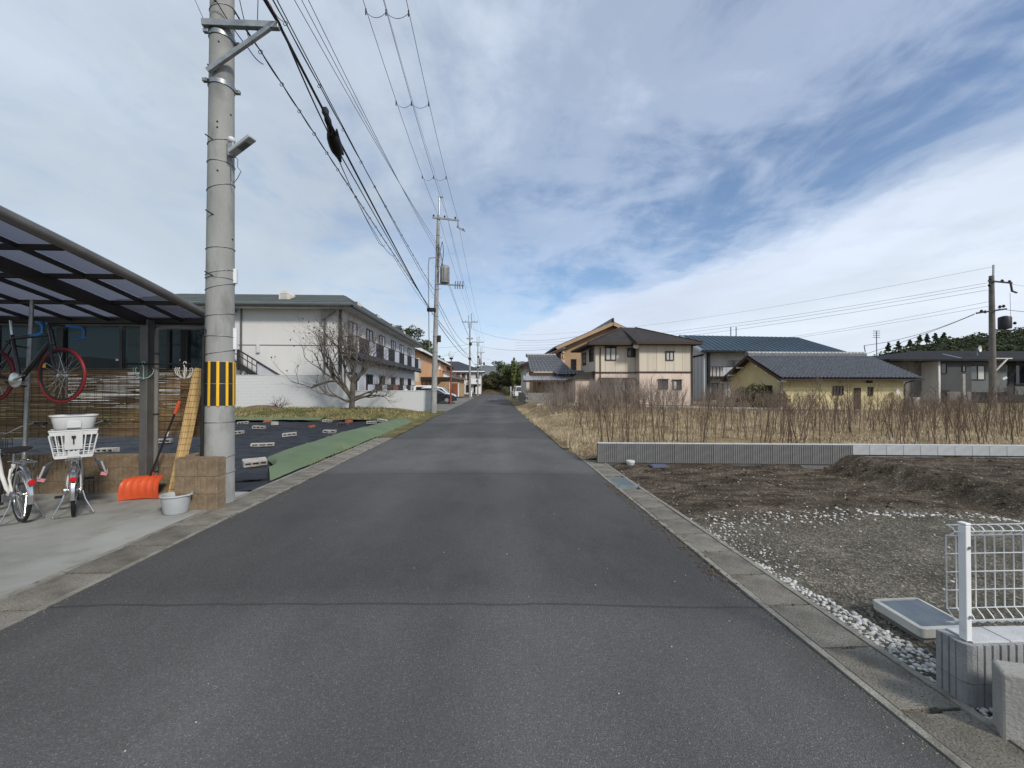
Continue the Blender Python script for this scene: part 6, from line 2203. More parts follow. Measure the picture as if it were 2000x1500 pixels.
mb = MB().slab([(19.02, 30, 3.96), (19.02, 26.4, 2.22), (28.6, 26.4, 2.22), (28.6, 30, 3.96)], .09).slab([(28.6, 30, 3.96), (28.6, 33.6, 2.22), (19.02, 33.6, 2.22), (19.02, 30, 3.96)], .09)
part('roof_deck', mb, 'wood_dark', yh)
ridge_row(yh, (19.0, 30.0, 4.10), (28.3, 30.0, 4.10), .13, 34)
ridge_row(yh, (28.6, 30.4, 3.7), (30.0, 30.4, 3.5), .13, 5)
for t in (0, .33, .66, 1.0):
    for s, yy in ((-1, 26.5), (1, 33.5)):
        y = 30 + (yy - 30) * t
        part('rafter_end', MB().box(18.93, 19.45, y - .06, y + .06, 3.80 - 1.68 * t - .12, 3.80 - 1.68 * t), 'pale_wall', yh)
part('bargeboard', MB().bar((18.97, 30, 3.88), (18.97, 26.3, 2.12), .06, .14).bar((18.97, 30, 3.88), (18.97, 33.7, 2.12), .06, .14), 'wood_dark', yh)
part('eaves_gutter', MB().bar((18.9, 26.28, 2.16), (28.8, 26.28, 2.16), .11, .10), 'dark_steel', yh)
part('downpipe', MB().tube([(19.45, 26.35, 2.14), (19.42, 26.9, 1.98), (19.44, 27.0, 1.8), (19.44, 27.0, 0)], .04, 6), 'galv', yh)
part('downpipe', MB().tube([(28.4, 26.35, 2.14), (28.27, 26.9, 1.98), (28.25, 27.0, 1.8), (28.25, 27.0, 0)], .04, 6), 'dark_steel', yh)
fY = Face((19.5, 27.05, 0), (1, 0, 0))
fYs = Face((19.5, 33.0, 0), (0, -1, 0))
window(fY, yh, 3.65, 4.38, 1.12, 1.74, 'wood_dark', ['glass_mid', 'glass_dark', 'glass_mid'], 3, .05)
window(fY, yh, 6.15, 6.48, 1.08, 1.68, 'wood_dark', 'glass_dark', 1, .05)
mb = MB()
fY.box(mb, 5.15, 5.62, .08, 1.62, .006, .05)
d_ = part('door', mb, 'wood_dark', yh)
mb = MB()
fY.box(mb, 5.54, 5.58, .8, .95, .05, .09)
part('handle', mb, 'steel', d_)
mb = MB()
fY.box(mb, 4.1, 4.42, 1.92, 1.98, .006, .12)
part('light_fitting', mb, 'white_plastic', yh)
mb = MB()
fY.box(mb, 6.05, 6.30, 1.95, 2.25, .006, .22)
part('vent_box', mb, 'wood_dark', yh)
window(fYs, yh, 4.4, 5.1, 1.3, 1.8, 'wood_dark', 'glass_dark', 2, .05)
part('satellite_dish', MB().lathe([(.01, 0), (.14, .03), (.22, .09)], (0, 0, 0), 14, 'y', cap=False).xform(Matrix.Translation((27.5, 26.85, 1.35)) @ Matrix.Rotation(rad(180 + 20), 4, 'Z')), 'white_plastic', yh, smooth='all')

# --- dark grey modern house at the frame's edge
dh = thing('house', 'dark charcoal two-storey house with pale window surrounds behind the utility pole', 'house', (45, 41, 0))
part('wall', MB().box(38.3, 43.3, 39.5, 47, -.2, 4.25), 'warm_grey', dh)
part('wall', MB().box(43.302, 46.6, 38.0, 47, -.2, 4.30), 'dark_siding', dh)
part('wall', MB().box(46.602, 51.0, 38.6, 47, -.2, 4.30), 'mid_siding', dh)
part('wall', MB().box(51.002, 62, 39.9, 47, -.2, 4.30), 'dark_siding', dh)
mb = MB()
hip_roof(mb, 37.7, 63, 37.4, 48, 4.22, 5.65, 46.0, 60, 42.4, 42.8, .16)
part('roof', mb, 'charcoal_roof', dh)
part('hip_flashing', MB().bar((45.6, 38.0, 4.5), (46.2, 40.2, 5.1), .12, .06), 'silver', dh)
part('lower_roof', MB().prism([(34.5, 44.5, 4.6), (43, 39.2, 4.32), (43, 39.2, 4.45), (37, 44.5, 5.2)], (0, 3, 0)), 'charcoal_roof', dh)
fD = Face((46.602, 38.6, 0), (1, 0, 0))
fD1 = Face((43.302, 38.0, 0), (1, 0, 0))
fD2 = Face((51.002, 39.9, 0), (1, 0, 0))
window(fD, dh, .55, 2.1, 2.4, 3.85, 'dark_steel', ['glass_mid', 'curtain'], 2, .08)
window(fD1, dh, .1, .75, 3.0, 4.0, 'dark_steel', 'glass_dark', 1, .06)
window(fD1, dh, 2.3, 2.7, 3.2, 3.8, 'dark_steel', ['glass_mid'], 1, .06)
window(fD1, dh, .1, .9, .3, 1.4, 'dark_steel', 'glass_dark', 1, .06)
window(fD2, dh, .2, 1.9, 1.9, 4.0, 'dark_steel', ['glass_dark', 'glass_dark'], 2, .08)
window(fD2, dh, 2.6, 5.2, 1.9, 4.0, 'dark_steel', ['glass_dark', 'glass_dark'], 2, .08)
part('lower_panel', MB().box(44.0, 46.4, 37.9, 37.99, -.2, 1.25), 'warm_grey', dh)
part('recess_shade_panel', MB().box(46.65, 50.8, 38.45, 38.59, -.2, 1.2), 'black', dh)  # flat black slab on the wall, painting the shade of a recess
part('balcony', MB().box(51.1, 62, 38.0, 38.15, .95, 1.75), 'mid_siding', dh)
part('balcony_rail', MB().box(51.1, 62, 38.0, 38.06, 2.0, 2.06), 'dark_steel', dh)
part('corner_trim', MB().box(43.1, 43.3, 37.9, 39.49, -.2, 4.2), 'pale_wall', dh)
for x in (52.6, 56.5):
    part('porch_column', MB().box(x, x + .3, 38.1, 38.4, -.2, 4.2), 'mid_siding', dh)
part('satellite_dish', MB().lathe([(.01, 0), (.22, .04), (.34, .14)], (0, 0, 0), 14, 'y', cap=False).xform(Matrix.Translation((49.2, 39.5, 5.6)) @ Matrix.Rotation(rad(200), 4, 'Z')), 'white_plastic', dh, smooth='all')
part('dish_mast', MB().tube([(49.2, 39.6, 4.8), (49.2, 39.6, 5.65)], .04, 6), 'galv', dh)
bp = thing('ladder_post', 'slim grey post with block courses standing before the dark charcoal house', 'post', (44.0, 35.2, 0))
part('post', MB().box(43.3, 43.55, 36.0, 36.2, -.2, 2.9), 'concrete', bp)
for x, w, h, lab in ((34.2, .9, .95, 'left'), (35.9, .55, .8, 'right')):
    single('gas_bottle_cabinet', MB().box(x, x + w, 33.5, 34.0, -.1, h), 'white_plastic', 'white metal cabinet standing behind the weeds before the charcoal house, ' + lab + ' one', 'cabinet', 'white cabinets', bevel=.03)

# utility pole on the right
PR = thing('utility_pole', 'brown-grey utility pole with transformer standing before the charcoal house', 'utility pole', (38.55, 30, 0), group='utility pole beyond the field')
xr, yr = 38.5, 30
part('shaft', MB().lathe([(.225 - .075 * i / 8, -.3 + 10.6 * i / 8) for i in range(9)], (xr, yr, 0), 14), mat('pole_grey', (.165, .155, .145), (.115, .105, .098), 2, .85), PR, smooth=True)
part('top_pipe', MB().tube([(xr + .12, yr, 9.6), (xr + .18, yr, 11.15)], .07, 6), 'galv', PR)
part('crossarm', MB().bar((xr - .5, yr - .2, 9.85), (xr + 1.4, yr - .2, 9.7), .10), 'dark_steel', PR)
part('crossarm', MB().bar((xr + 1.3, yr - .2, 9.7), (xr + 1.4, yr - .2, 9.1), .09).bar((xr + 1.35, yr - .2, 9.1), (xr + 1.8, yr - .2, 8.95), .09), 'dark_steel', PR)
part('lower_arm', MB().bar((xr - 1.5, yr - .2, 7.35), (xr + .9, yr - .2, 7.7), .12), 'dark_steel', PR)
part('transformer', MB().lathe([(.1, 6.15), (.35, 6.2), (.37, 6.3), (.37, 7.05), (.33, 7.12), (.1, 7.2)], (xr + 1.05, yr, 0), 14), 'dark_steel', PR, smooth=True)
part('platform_arm', MB().bar((xr, yr - .1, 6.1), (xr + 1.7, yr - .1, 6.05), .1), 'dark_steel', PR)
for dx, z in ((-.35, 9.95), (-.42, 9.5), (.6, 9.85), (1.2, 9.8), (.4, 7.85), (.7, 7.9), (-1.1, 7.5), (-.8, 7.45), (1.6, 6.6)):
    part('insulator', MB().lathe([(.05, -.1), (.11, 0), (.05, .12)], (xr + dx, yr - .2, z), 6), 'cable', PR)
part('stay_arm', MB().bar((xr, yr, 3.9), (xr + 1.6, yr, 3.9), .07).bar((xr, yr, 2.7), (xr + 1.2, yr, 3.85), .08), 'pale_wall', PR)
part('small_lamp', MB().obox((xr + .55, yr - .3, 2.35), (.35, .12, .14), Matrix.Rotation(rad(-25), 3, 'Y')), 'white_plastic', PR)
G5 = 'wires at the pole beyond the field'
for a, b, s, r, lab in (((xr + .1, yr, 11.0), (5, 80, 12.0), 1.2, .010, 'thin top wire sloping away from the pole beyond the field'),
                        ((xr - .35, yr, 9.75), (4, 76, 10.0), 1.1, .013, 'upper of three wires sloping away behind the blue-roofed house'),
                        ((xr - .45, yr, 9.5), (4, 76, 9.5), 1.1, .013, 'middle of three wires sloping away behind the blue-roofed house'),
                        ((xr - .30, yr, 9.2), (4, 76, 9.0), 1.1, .013, 'lowest of three wires sloping away behind the blue-roofed house'),
                        ((xr - .2, yr, 8.3), (21, 75, 8.6), 1.3, .011, 'faint wire falling away behind the yellow house, upper'),
                        ((xr - .2, yr, 7.95), (17, 78, 8.0), 1.2, .011, 'faint wire falling away behind the yellow house, lower'),
                        ((xr - 1.4, yr, 7.35), (29.6, 31.5, 5.0), .35, .018, 'dark service wire sagging from the pole to the yellow house mast'),
                        ((xr - 1.4, yr, 7.3), (36.0, 40, 4.6), .2, .018, 'steep service wire from the pole arm to the charcoal house roof'),
                        ((xr + .5, yr, 7.75), (60, 32, 8.0), .5, .018, 'wire leaving the pole towards the frame edge, lower'),
                        ((xr + .3, yr, 9.9), (64, 40, 12.0), .4, .010, 'wire leaving the pole towards the frame edge, upper'),
                        ((29.6, 31.5, 5.0), (31.8, 33.5, 3.6), .05, .03, 'short dark wire falling from the service bend to the roof'),
                        ((xr + 1.5, yr, 9.0), (xr + 1.55, yr, 6.6), 0, .012, 'thin vertical lead from crossarm to transformer')):
    wire('service_wire', lab, [a, b], r, s, 'cable_grey' if r < .015 else 'cable', G5)

# ================================================================== RIGHT: WALLS, LOT FITTINGS, FENCE
lw = thing('kerb_wall', 'low pale concrete kerb wall along the far edge of the weedy field', 'kerb wall', (16, 26.6, 0))
part('wall', MB().prism([(2.9, 27.5, -.2), (30, 25.9, -.2), (30, 25.9, .07), (17, 26.35, .26), (2.9, 27.5, .54)], (0, .14, 0)), 'cap_block', lw)

# ribbed retaining wall between lot and field
wl = thing('retaining_wall', 'low ribbed grey block retaining wall between the dirt lot and the weedy field', 'retaining wall', (6, 8.4, 0))
wa, wb = V((2.20, 8.66, 0)), V((13.6, 7.62, 0))
wd = (wb - wa).normalized()
wang = math.atan2(wd.y, wd.x)
rb_ = grooved_block(.398, .198, .13, 9, 'ribbed_dark', gd=.014)
nblk = 13
WH = .425
for c in range(2):
    for k in range(nblk):
        p = wa + wd * (.2 + .4 * k) + V((0, 0, WH - .1 - .2 * (1 - c)))
        inst('block', rb_, wl, p, (0, 0, wang))
core = MB()
q = wa + wd * .01
nrm = V((-wd.y, wd.x, 0))
e_ = wa + wd * (.4 * nblk - .02)
core.prism([q + nrm * -.04 + V((0, 0, -.3)), e_ + nrm * -.04 + V((0, 0, -.3)), e_ + nrm * .055 + V((0, 0, -.3)), q + nrm * .055 + V((0, 0, -.3))], (0, 0, .3 + WH - .004))
part('core', core, 'ribbed_dark', wl)
mb = MB()
for k in range(nblk):
    a = wa + wd * (.002 + .4 * k) + V((0, 0, WH + .001))
    b = a + wd * .394
    mb.prism([a - nrm * .060, b - nrm * .060, b + nrm * .065, a + nrm * .065], (0, 0, .012))
part('top_mortar', mb, 'cap_block', wl)
sb_ = mesh_of('smooth_block', MB().box(-.164, .164, -.06, .06, -.097, .097), 'pale_block', bevel=.004)
x = .4 * nblk + .17
while x < 11.2:
    p = wa + wd * x + V((0, 0, WH - .1))
    inst('smooth_block', sb_, wl, p, (0, 0, wang))
    x += .334
part('footing', MB().prism([e_ + nrm * -.05 + V((0, 0, -.3)), wb + nrm * -.05 + V((0, 0, -.3)), wb + nrm * .06 + V((0, 0, -.3)), e_ + nrm * .06 + V((0, 0, -.3))], (0, 0, .5)), 'grey_block', wl)
part('top_mortar', MB().prism([e_ - nrm * .058 + wd * .022 + V((0, 0, WH + .001)), wb - nrm * .058 + V((0, 0, WH + .001)), wb + nrm * .065 + V((0, 0, WH + .001)), e_ + nrm * .065 + wd * .022 + V((0, 0, WH + .001))], (0, 0, .013)), 'cap_block', wl)

pc = thing('inspection_pipe', 'short white plastic pipe with round cap standing by the ribbed wall', 'pipe cap', (2.82, 8.38, 0))
part('pipe', MB().lathe([(.075, -.1), (.075, .085)], (2.82, 8.38, 0), 20), 'grey_plastic', pc, smooth=True)
part('cap', MB().lathe([(.086, .05), (.090, .06), (.090, .095), (.080, .105), (.001, .108)], (2.82, 8.38, 0), 20), 'white_plastic', pc, smooth=True)
mbx = thing('meter_lid', 'flat blue water-meter lid set in the soil by the ribbed wall', 'meter lid', (3.33, 8.2, 0))
part('frame', MB().box(3.16, 3.50, 8.05, 8.31, .0, .035), 'cable_grey', mbx, bevel=.005)
part('lid', MB().box(3.18, 3.48, 8.07, 8.29, .03, .045), 'blue_lid', mbx, bevel=.004)

# catch pit with grating, standing proud and tilted a little
cpit = thing('catch_pit', 'pale concrete catch pit with steel grating standing proud of the pebbles', 'catch pit', (2.845, 2.635, 0), 0)
T = Matrix.Rotation(rad(1.2), 4, 'X') @ Matrix.Rotation(rad(-2.0), 4, 'Y') @ Matrix.Rotation(rad(-2), 4, 'Z')


def rr_rect(hx, hy, r, z, n=4):
    p = []
    for cx_, cy_, a0_ in ((hx - r, hy - r, 0), (-hx + r, hy - r, 90), (-hx + r, -hy + r, 180), (hx - r, -hy + r, 270)):
        for k in range(n + 1):
            a = rad(a0_ + 90 * k / n)
            p.append((cx_ + r * math.cos(a), cy_ + r * math.sin(a), z))
    return p


o_, i_ = rr_rect(.165, .18, .03, 0), rr_rect(.140, .155, .012, 0)
n = len(o_)
mb = MB()
vs = [(x, y, .045) for x, y, z in o_] + [(x, y, .10) for x, y, z in o_] + [(x, y, .105) for x, y, z in i_] + [(x, y, .05) for x, y, z in i_]
mb.add(vs, [(a * n + i, a * n + (i + 1) % n, (a + 1) * n + (i + 1) % n, (a + 1) * n + i) for a in range(3) for i in range(n)] + [(3 * n + i, 3 * n + (i + 1) % n, (i + 1) % n, i) for i in range(n)])
part('frame', mb.xform(T), 'pit_frame', cpit, smooth=True)
part('box', MB().box(-.13, .13, -.145, .145, -.12, .05), 'grey_block', cpit)
for k in range(19):
    x = -.133 + k * .01478
    part('grate_bar', MB().box(x - .003, x + .003, -.150, .150, .072, .100).xform(T), 'pit_grate', cpit)
for k in range(5):
    y = -.12 + k * .06
    part('cross_bar', MB().box(-.138, .138, y - .003, y + .003, .074, .090).xform(T), 'pit_grate', cpit)

# ribbed block wall in the foreground with the mesh fence on it
fwall = thing('block_wall', 'new ribbed grey block wall carrying the white mesh fence', 'block wall', (3.0, 2.1, 0))
FY0, FY1, FX = 1.955, 2.105, 2.36
FT = .31


def corner_block(x0, l, z0, z1, m, end_rounded):
    """ribs on the front (towards -y) and, for the end block, round the corner and on the end face"""
    p = []
    rib = .0405

    def ribs(a, b, inward, n):
        a, b, inn = V(a), V(b), V(inward)
        d = (b - a) / n
        out = []
        for i in range(n):
            s = a + d * i
            out += [s + inn * .010, s + d * .10, s + d * .80, s + d * .92 + inn * .010]
        return out
    if end_rounded:
        p += ribs((x0, FY1, 0), (x0, FY0 + .05, 0), (1, 0, 0), 3)
        for a in (0, 22, 45, 68, 90):
            p.append(V((x0 + .05 - .05 * math.cos(rad(a)), FY0 + .05 - .05 * math.sin(rad(a)), 0)))
        p += ribs((x0 + .05, FY0, 0), (x0 + l - .003, FY0, 0), (0, 1, 0), int(round((l - .05) / rib)))
        p += [V((x0 + l - .003, FY1, 0))]
    else:
        p += ribs((x0, FY0, 0), (x0 + l - .003, FY0, 0), (0, 1, 0), int(round(l / rib)))
        p += [V((x0 + l - .003, FY1, 0)), V((x0, FY1, 0))]
    return MB().prism([q + V((0, 0, z0)) for q in p], (0, 0, z1 - z0))


for z0_, z1_ in ((-.12, FT - .193), (FT - .19, FT)):
    part('block', corner_block(FX, .39, z0_, z1_, 0, True), 'ribbed_block', fwall)
    for k in range(6):
        part('block', corner_block(FX + .393 + .397 * k, .394, z0_, z1_, 0, False), 'ribbed_block', fwall)
part('core', MB().box(FX + .06, 5.1, FY0 + .03, FY1 - .01, -.1, FT - .01), 'ribbed_block', fwall)
for k in range(12):
    x = FX + .05 + .2 * k
    part('top_mortar', MB().box(x + .002, x + .198, FY0 + .018, FY1 - .006, FT + .0005, FT + .010 + .002 * (k % 2)), 'cap_block', fwall, bevel=.002)

fe = thing('mesh_fence', 'white welded mesh fence panel and square post on the ribbed block wall', 'fence', (3.0, 2.13, FT))
PXf = 2.408
part('post', MB().box(PXf - .0145, PXf + .0145, 1.985, 2.022, FT + .005, .90), 'white_paint', fe, bevel=.004)
part('post_cap', MB().box(PXf - .016, PXf + .016, 1.983, 2.024, .901, .912), 'white_paint', fe, bevel=.004)
for z in (.79, .44):
    part('fixing_bolt', MB().lathe([(.008, -.006), (.008, .0), (.004, .003)], (PXf + .004, 1.982, z), 8, 'y'), 'galv', fe)
MY = 2.062


def roll(z0_, dz, s):
    """the pressed fold at the panel's top and bottom, a half round towards the road"""
    return [(0, z0_), (-.03, z0_ + dz * .22), (-.045, z0_ + dz * .5), (-.035, z0_ + dz * .8), (-.0, z0_ + dz)]


xs_ = [2.378 + .0535 * k for k in range(46)]
for x in xs_:
    pts = [(x, MY, .375), (x, MY - .03, .382), (x, MY - .042, .397), (x, MY - .03, .415), (x, MY, .445), (x, MY, .825),
           (x, MY - .03, .842), (x, MY - .042, .860), (x, MY - .03, .875), (x, MY - .004, .882)]
    part('upright_wire', MB().tube(pts, .0030, 5), 'white_paint', fe, smooth='all')
for y, z in ((MY, .375), (MY - .040, .403), (MY, .445), (MY, .54), (MY, .635), (MY, .73), (MY, .825), (MY - .042, .860), (MY - .004, .882)):
    part('level_wire', MB().tube([(2.370, y - .004, z), (4.79, y - .004, z)], .0033, 5), 'white_paint', fe, smooth='all')

cs = single('boundary_stone', MB().prism([(2.305, 1.775, -.08), (2.62, 1.63, -.08), (2.74, 1.76, -.08), (2.375, 1.87, -.08)], (-.012, -.008, .395)), 'concrete',
            'squared worn concrete block standing at the gutter edge beside the ribbed wall', 'concrete block', bevel=.012)

# ------------------------------------------------------------------ pebbles and crushed stone
rg = random.Random(77)
pm = []
for k in range(9):
    b = MB().ball((0, 0, 0), 1, 9, (1, 1, 1))
    sx, sy, sz = rg.uniform(.8, 1.25), rg.uniform(.7, 1.0), rg.uniform(.45, .7)
    b.v = [(x * sx * (1 + .12 * math.sin(3 * y + k)), y * sy * (1 + .1 * math.sin(4 * x + k)), z * sz) for x, y, z in b.v]
    pm.append(mesh_of('pebble', b, 'pebble', smooth='all'))
gs = struct('pebble_strip', MB().add([(2.37, 1.5, -.012), (2.75, 1.5, -.012), (2.62, 3.4, -.012), (2.40, 3.6, -.012)], [(0, 1, 2, 3)]), 'soil')


def strip_pt():
    y = 1.95 + 1.75 * rg.random() ** 1.25
    w = .30 - .13 * (y - 1.95)
    x = 2.375 + max(.03, w) * rg.random() ** 1.25
    return x, y


placed = []
for i in range(300):
    for _ in range(20):
        x, y = strip_pt()
        if 2.33 < x and y < 2.12:
            continue
        if all((x - a) ** 2 + (y - b) ** 2 > (.017) ** 2 for a, b in placed):
            break
    placed.append((x, y))
    s = rg.uniform(.010, .022)
    inst('pebble', pm[rg.randrange(9)], gs, (x, y, lot_z(x, y) + .012 + s * .25), (rg.uniform(-.3, .3), rg.uniform(-.3, .3), rg.uniform(0, 6.28)), (s, s, s))


def scatter_stones(name, pts, m, lo=5):
    b_v, b_f = [], []
    tv = np.array(MB().ball((0, 0, 0), 1, lo).v)
    tf = MB().ball((0, 0, 0), 1, lo).f
    tf = np.array([f for f in tf], dtype=np.int32)
    rs_ = np.random.RandomState(4)
    for k, (x, y, z, s) in enumerate(pts):
        a = rs_.uniform(0, 6.28)
        q = tv * np.array([s * rs_.uniform(.8, 1.4), s * rs_.uniform(.7, 1.1), s * rs_.uniform(.45, .8)])
        ca, sa = math.cos(a), math.sin(a)
        q = q @ np.array([[ca, sa, 0], [-sa, ca, 0], [0, 0, 1]])
        b_v.append(q + np.array([x, y, z]))
        b_f.append(tf + k * len(tv))
    me = fast_mesh(name, np.concatenate(b_v), np.concatenate(b_f), m)
    me.polygons.foreach_set('use_smooth', [True] * len(me.polygons))
    o = bpy.data.objects.new(name, me)
    C.objects.link(o)
    OFF[o.name] = V((0, 0, 0))
    return tag(o, kind='stuff')


pts = []
for i in range(900):
    x, y = strip_pt()
    if y < 2.12:
        continue
    pts.append((x, y, lot_z(x, y) + .006, rg.uniform(.007, .016)))
for i in range(440):          # band of pale stones thrown up between gravel and soil
    t = rg.random()
    x = 2.6 + 5.2 * t
    y = 4.95 + .12 * math.sin(x * 1.7) + rg.gauss(0, .07 + .09 * (t < .4)) - .06 * t
    pts.append((x, y, lot_z(x, y) + .006, rg.uniform(.006, .021)))
for i in range(230):          # pale stones dotted over soil and along the gutter
    x, y = 2.45 + 9 * rg.random() ** 1.6, 3.0 + 5.3 * rg.random()
    if y > 5.2 and rg.random() < .7:
        continue
    pts.append((x, y, lot_z(x, y) + .003, rg.uniform(.006, .017)))
for i in range(160):
    y = 3.4 + 1.4 * rg.random()
    x = 2.40 + .35 * rg.random() ** 2
    pts.append((x, y, lot_z(x, y) + .004, rg.uniform(.007, .015)))
for i in range(26):
    pts.append((2.36 + .12 * rg.random(), 1.72 + .28 * rg.random(), .0, rg.uniform(.012, .02)))
scatter_stones('pale_gravel', pts, 'pebble')
pts = []
for i in range(5200):
    x, y = 2.42 + 5.5 * rg.random() ** 1.35, 2.15 + 3.0 * rg.random()
    pts.append((x, y, lot_z(x, y) + .001, rg.uniform(.003, .009)))
for i in range(700):
    x, y = 2.5 + 9 * rg.random(), 4.9 + 3.6 * rg.random()
    pts.append((x, y, lot_z(x, y) + .004, rg.uniform(.005, .016)))
scatter_stones('grey_gravel', pts, 'pebble_mix')
mb = []
for i in range(350):
    x, y = 2.6 + 10 * rg.random() ** 1.2, 4.9 + 3.65 * rg.random()
    mb.append((x, y, lot_z(x, y) - .004, rg.uniform(.012, .05)))
scatter_stones('soil_clods', mb, 'soil')
pts = []
for i in range(900):
    y = 1.7 + 9 * rg.random() ** 1.4
    x = 1.94 - .16 * rg.random() ** 2.2 if i % 2 else -3.24 + .2 * rg.random() ** 2.2
    pts.append((x, y, .004, rg.uniform(.002, .0055)))
scatter_stones('edge_grit', pts, 'pebble_mix', 4)
# litter of dead grass along the gutters
pts = []
for i in range(700):
    side = rg.random() < .6
    y = (3.2 + 3.6 * rg.random()) if side else (5 + 9 * rg.random())
    x = (1.90 + .05 * rg.gauss(0, 1)) if side else (-3.22 + .05 * rg.gauss(0, 1))
    pts.append((x, y, .016, rg.uniform(.004, .010)))
scatter_stones('gutter_litter', pts, 'leaf_dead')


# ================================================================== VEGETATION
def grass(name, n, place, m, h0, h1, w0, w1, seed, lean=.5):
    """blades: one bent quad strip each (two quads)"""
    rg_ = np.random.RandomState(seed)
    xy = place(rg_, n)
    n = len(xy)
    z = np.array([xy[i, 2] for i in range(n)])
    h = rg_.uniform(h0, h1, n) * rg_.uniform(.6, 1.25, n)
    h = h * np.clip(1 + 1.1 * np.array([hnoise(a_, b_, 1.1, 33) for a_, b_ in xy[:, :2]]), .45, 1.9)
    w = rg_.uniform(w0, w1, n)
    a = rg_.uniform(0, 2 * np.pi, n)
    la = rg_.uniform(0, 2 * np.pi, n)
    le = np.abs(rg_.normal(0, lean, n)) * h
    b = np.stack([xy[:, 0], xy[:, 1], z], 1)
    s = np.stack([np.cos(a), np.sin(a), np.zeros(n)], 1) * w[:, None]
    l = np.stack([np.cos(la) * le, np.sin(la) * le, np.zeros(n)], 1)
    up = np.zeros((n, 3))
    up[:, 2] = h
    m1 = b + up * .55 + l * .35
    t = b + up * (1 - .35 * np.clip(le / h, 0, 1))[:, None] + l
    vs = np.stack([b - s, b + s, m1 - s * .8, m1 + s * .8, t - s * .15, t + s * .15], 1).reshape(-1, 3)
    k = np.arange(n)[:, None] * 6
    f = np.concatenate([k + np.array([[0, 1, 3, 2]]), k + np.array([[2, 3, 5, 4]])], 1).reshape(-1, 4)
    o = bpy.data.objects.new(name, fast_mesh(name, vs, f, m))
    C.objects.link(o)
    OFF[o.name] = V((0, 0, 0))
    return tag(o, kind='stuff')


def pl_field(rg_, n):
    y = 8.9 + 17.5 * rg_.random_sample(n) ** 1.7
    x = 1.9 + (y * 1.42) * rg_.random_sample(n)
    keep = hn(x, y) > -.38
    x, y = x[keep], y[keep]
    return np.stack([x, y, np.array([field_z(a, b) - .02 for a, b in zip(x, y)])], 1)


def hn(x, y):
    return np.array([hnoise(a, b, .55, 12) for a, b in zip(x, y)])


def pl_edge(rg_, n):
    y = 8.9 + 22 * rg_.random_sample(n) ** 1.6
    x = 2.05 + .55 * np.abs(rg_.normal(0, 1, n)) - .18 * rg_.random_sample(n) - .22 * np.clip((y - 11) / 8, 0, 1)
    keep = ~((y < 10.9) & (x < 2.4))
    x, y = x[keep], y[keep]
    return np.stack([x, y, np.full(len(x), .02)], 1)


def pl_verge(rg_, n):
    y = 21.2 + 5.7 * rg_.random_sample(n)
    x = -3.9 - 18 * rg_.random_sample(n)
    z = np.array([.02 + .30 * smooth01((b - 21.3) / 4.5) * smooth01((-4.2 - a) / 3) + .07 * hnoise(a, b, .6, 2) for a, b in zip(x, y)])
    return np.stack([x, y, z - .01], 1)


grass('dry_grass', 62000, pl_field, 'straw', .04, .19, .004, .010, 1, 1.2)
grass('roadside_grass', 9000, pl_edge, 'straw', .05, .22, .003, .007, 2, 1.0)
grass('verge_grass', 15000, pl_verge, 'turf', .05, .16, .008, .018, 3, .8)


def pl_gut(rg_, n):
    y = 8.5 + 12 * rg_.random_sample(n)
    x = -3.72 - .10 * np.abs(rg_.normal(0, 1, n))
    return np.stack([x, y, np.full(n, .0)], 1)


grass('gutter_weeds', 700, pl_gut, 'turf', .03, .10, .003, .006, 4, .8)
rg = random.Random(55)
pts = []
for i in range(900):
    x, y = -4.0 - 16 * rg.random(), 20.9 + 5.5 * rg.random()
    pts.append((x, y, .05 + .30 * smooth01((y - 21.3) / 4.5) * smooth01((-4.2 - x) / 3), rg.uniform(.02, .05)))
scatter_stones('fallen_leaves', pts, 'leaf_dead', 4)


# dry weed stalks: some shapes, then one object per stalk for those that stand out
def stalk_mesh(k, h, rg_, light=False):
    b = MB()
    ns = 5 if light else 7
    p = V((0, 0, -.03))
    pts, rs = [V(p)], [.0130]
    lx, ly = rg_.gauss(0, .07), rg_.gauss(0, .07)
    for i in range(ns):
        t = (i + 1) / ns
        pts.append(V((lx * t * h + rg_.gauss(0, .006), ly * t * h + rg_.gauss(0, .006), h * t)))
        rs.append(.0130 * (1 - .70 * t))
    b.tube(pts, rs, 3 if light else 4, cap=False)
    for j in range(rg_.randint(5, 9) if light else rg_.randint(6, 12)):
        t = rg_.uniform(.55, .98)
        i = int(t * ns)
        base = pts[i].lerp(pts[min(ns, i + 1)], t * ns - i)
        a = rg_.uniform(0, 6.28)
        l = rg_.uniform(.10, .32) * (1.25 - t * .6)
        e1 = base + V((math.cos(a) * l * .5, math.sin(a) * l * .5, l * .62))
        e2 = base + V((math.cos(a) * l * .72, math.sin(a) * l * .72, l * 1.25))
        b.tube([base, e1, e2], [.0035, .0026, .0012], 3, cap=False)
        for q in range(1 if light else 3):
            a2 = rg_.uniform(0, 6.28)
            l2 = l * rg_.uniform(.3, .5)
            m_ = e1.lerp(e2, rg_.random())
            b.tube([m_, m_ + V((math.cos(a2) * l2 * .5, math.sin(a2) * l2 * .5, l2 * .8))], [.002, .001], 3, cap=False)
    return b


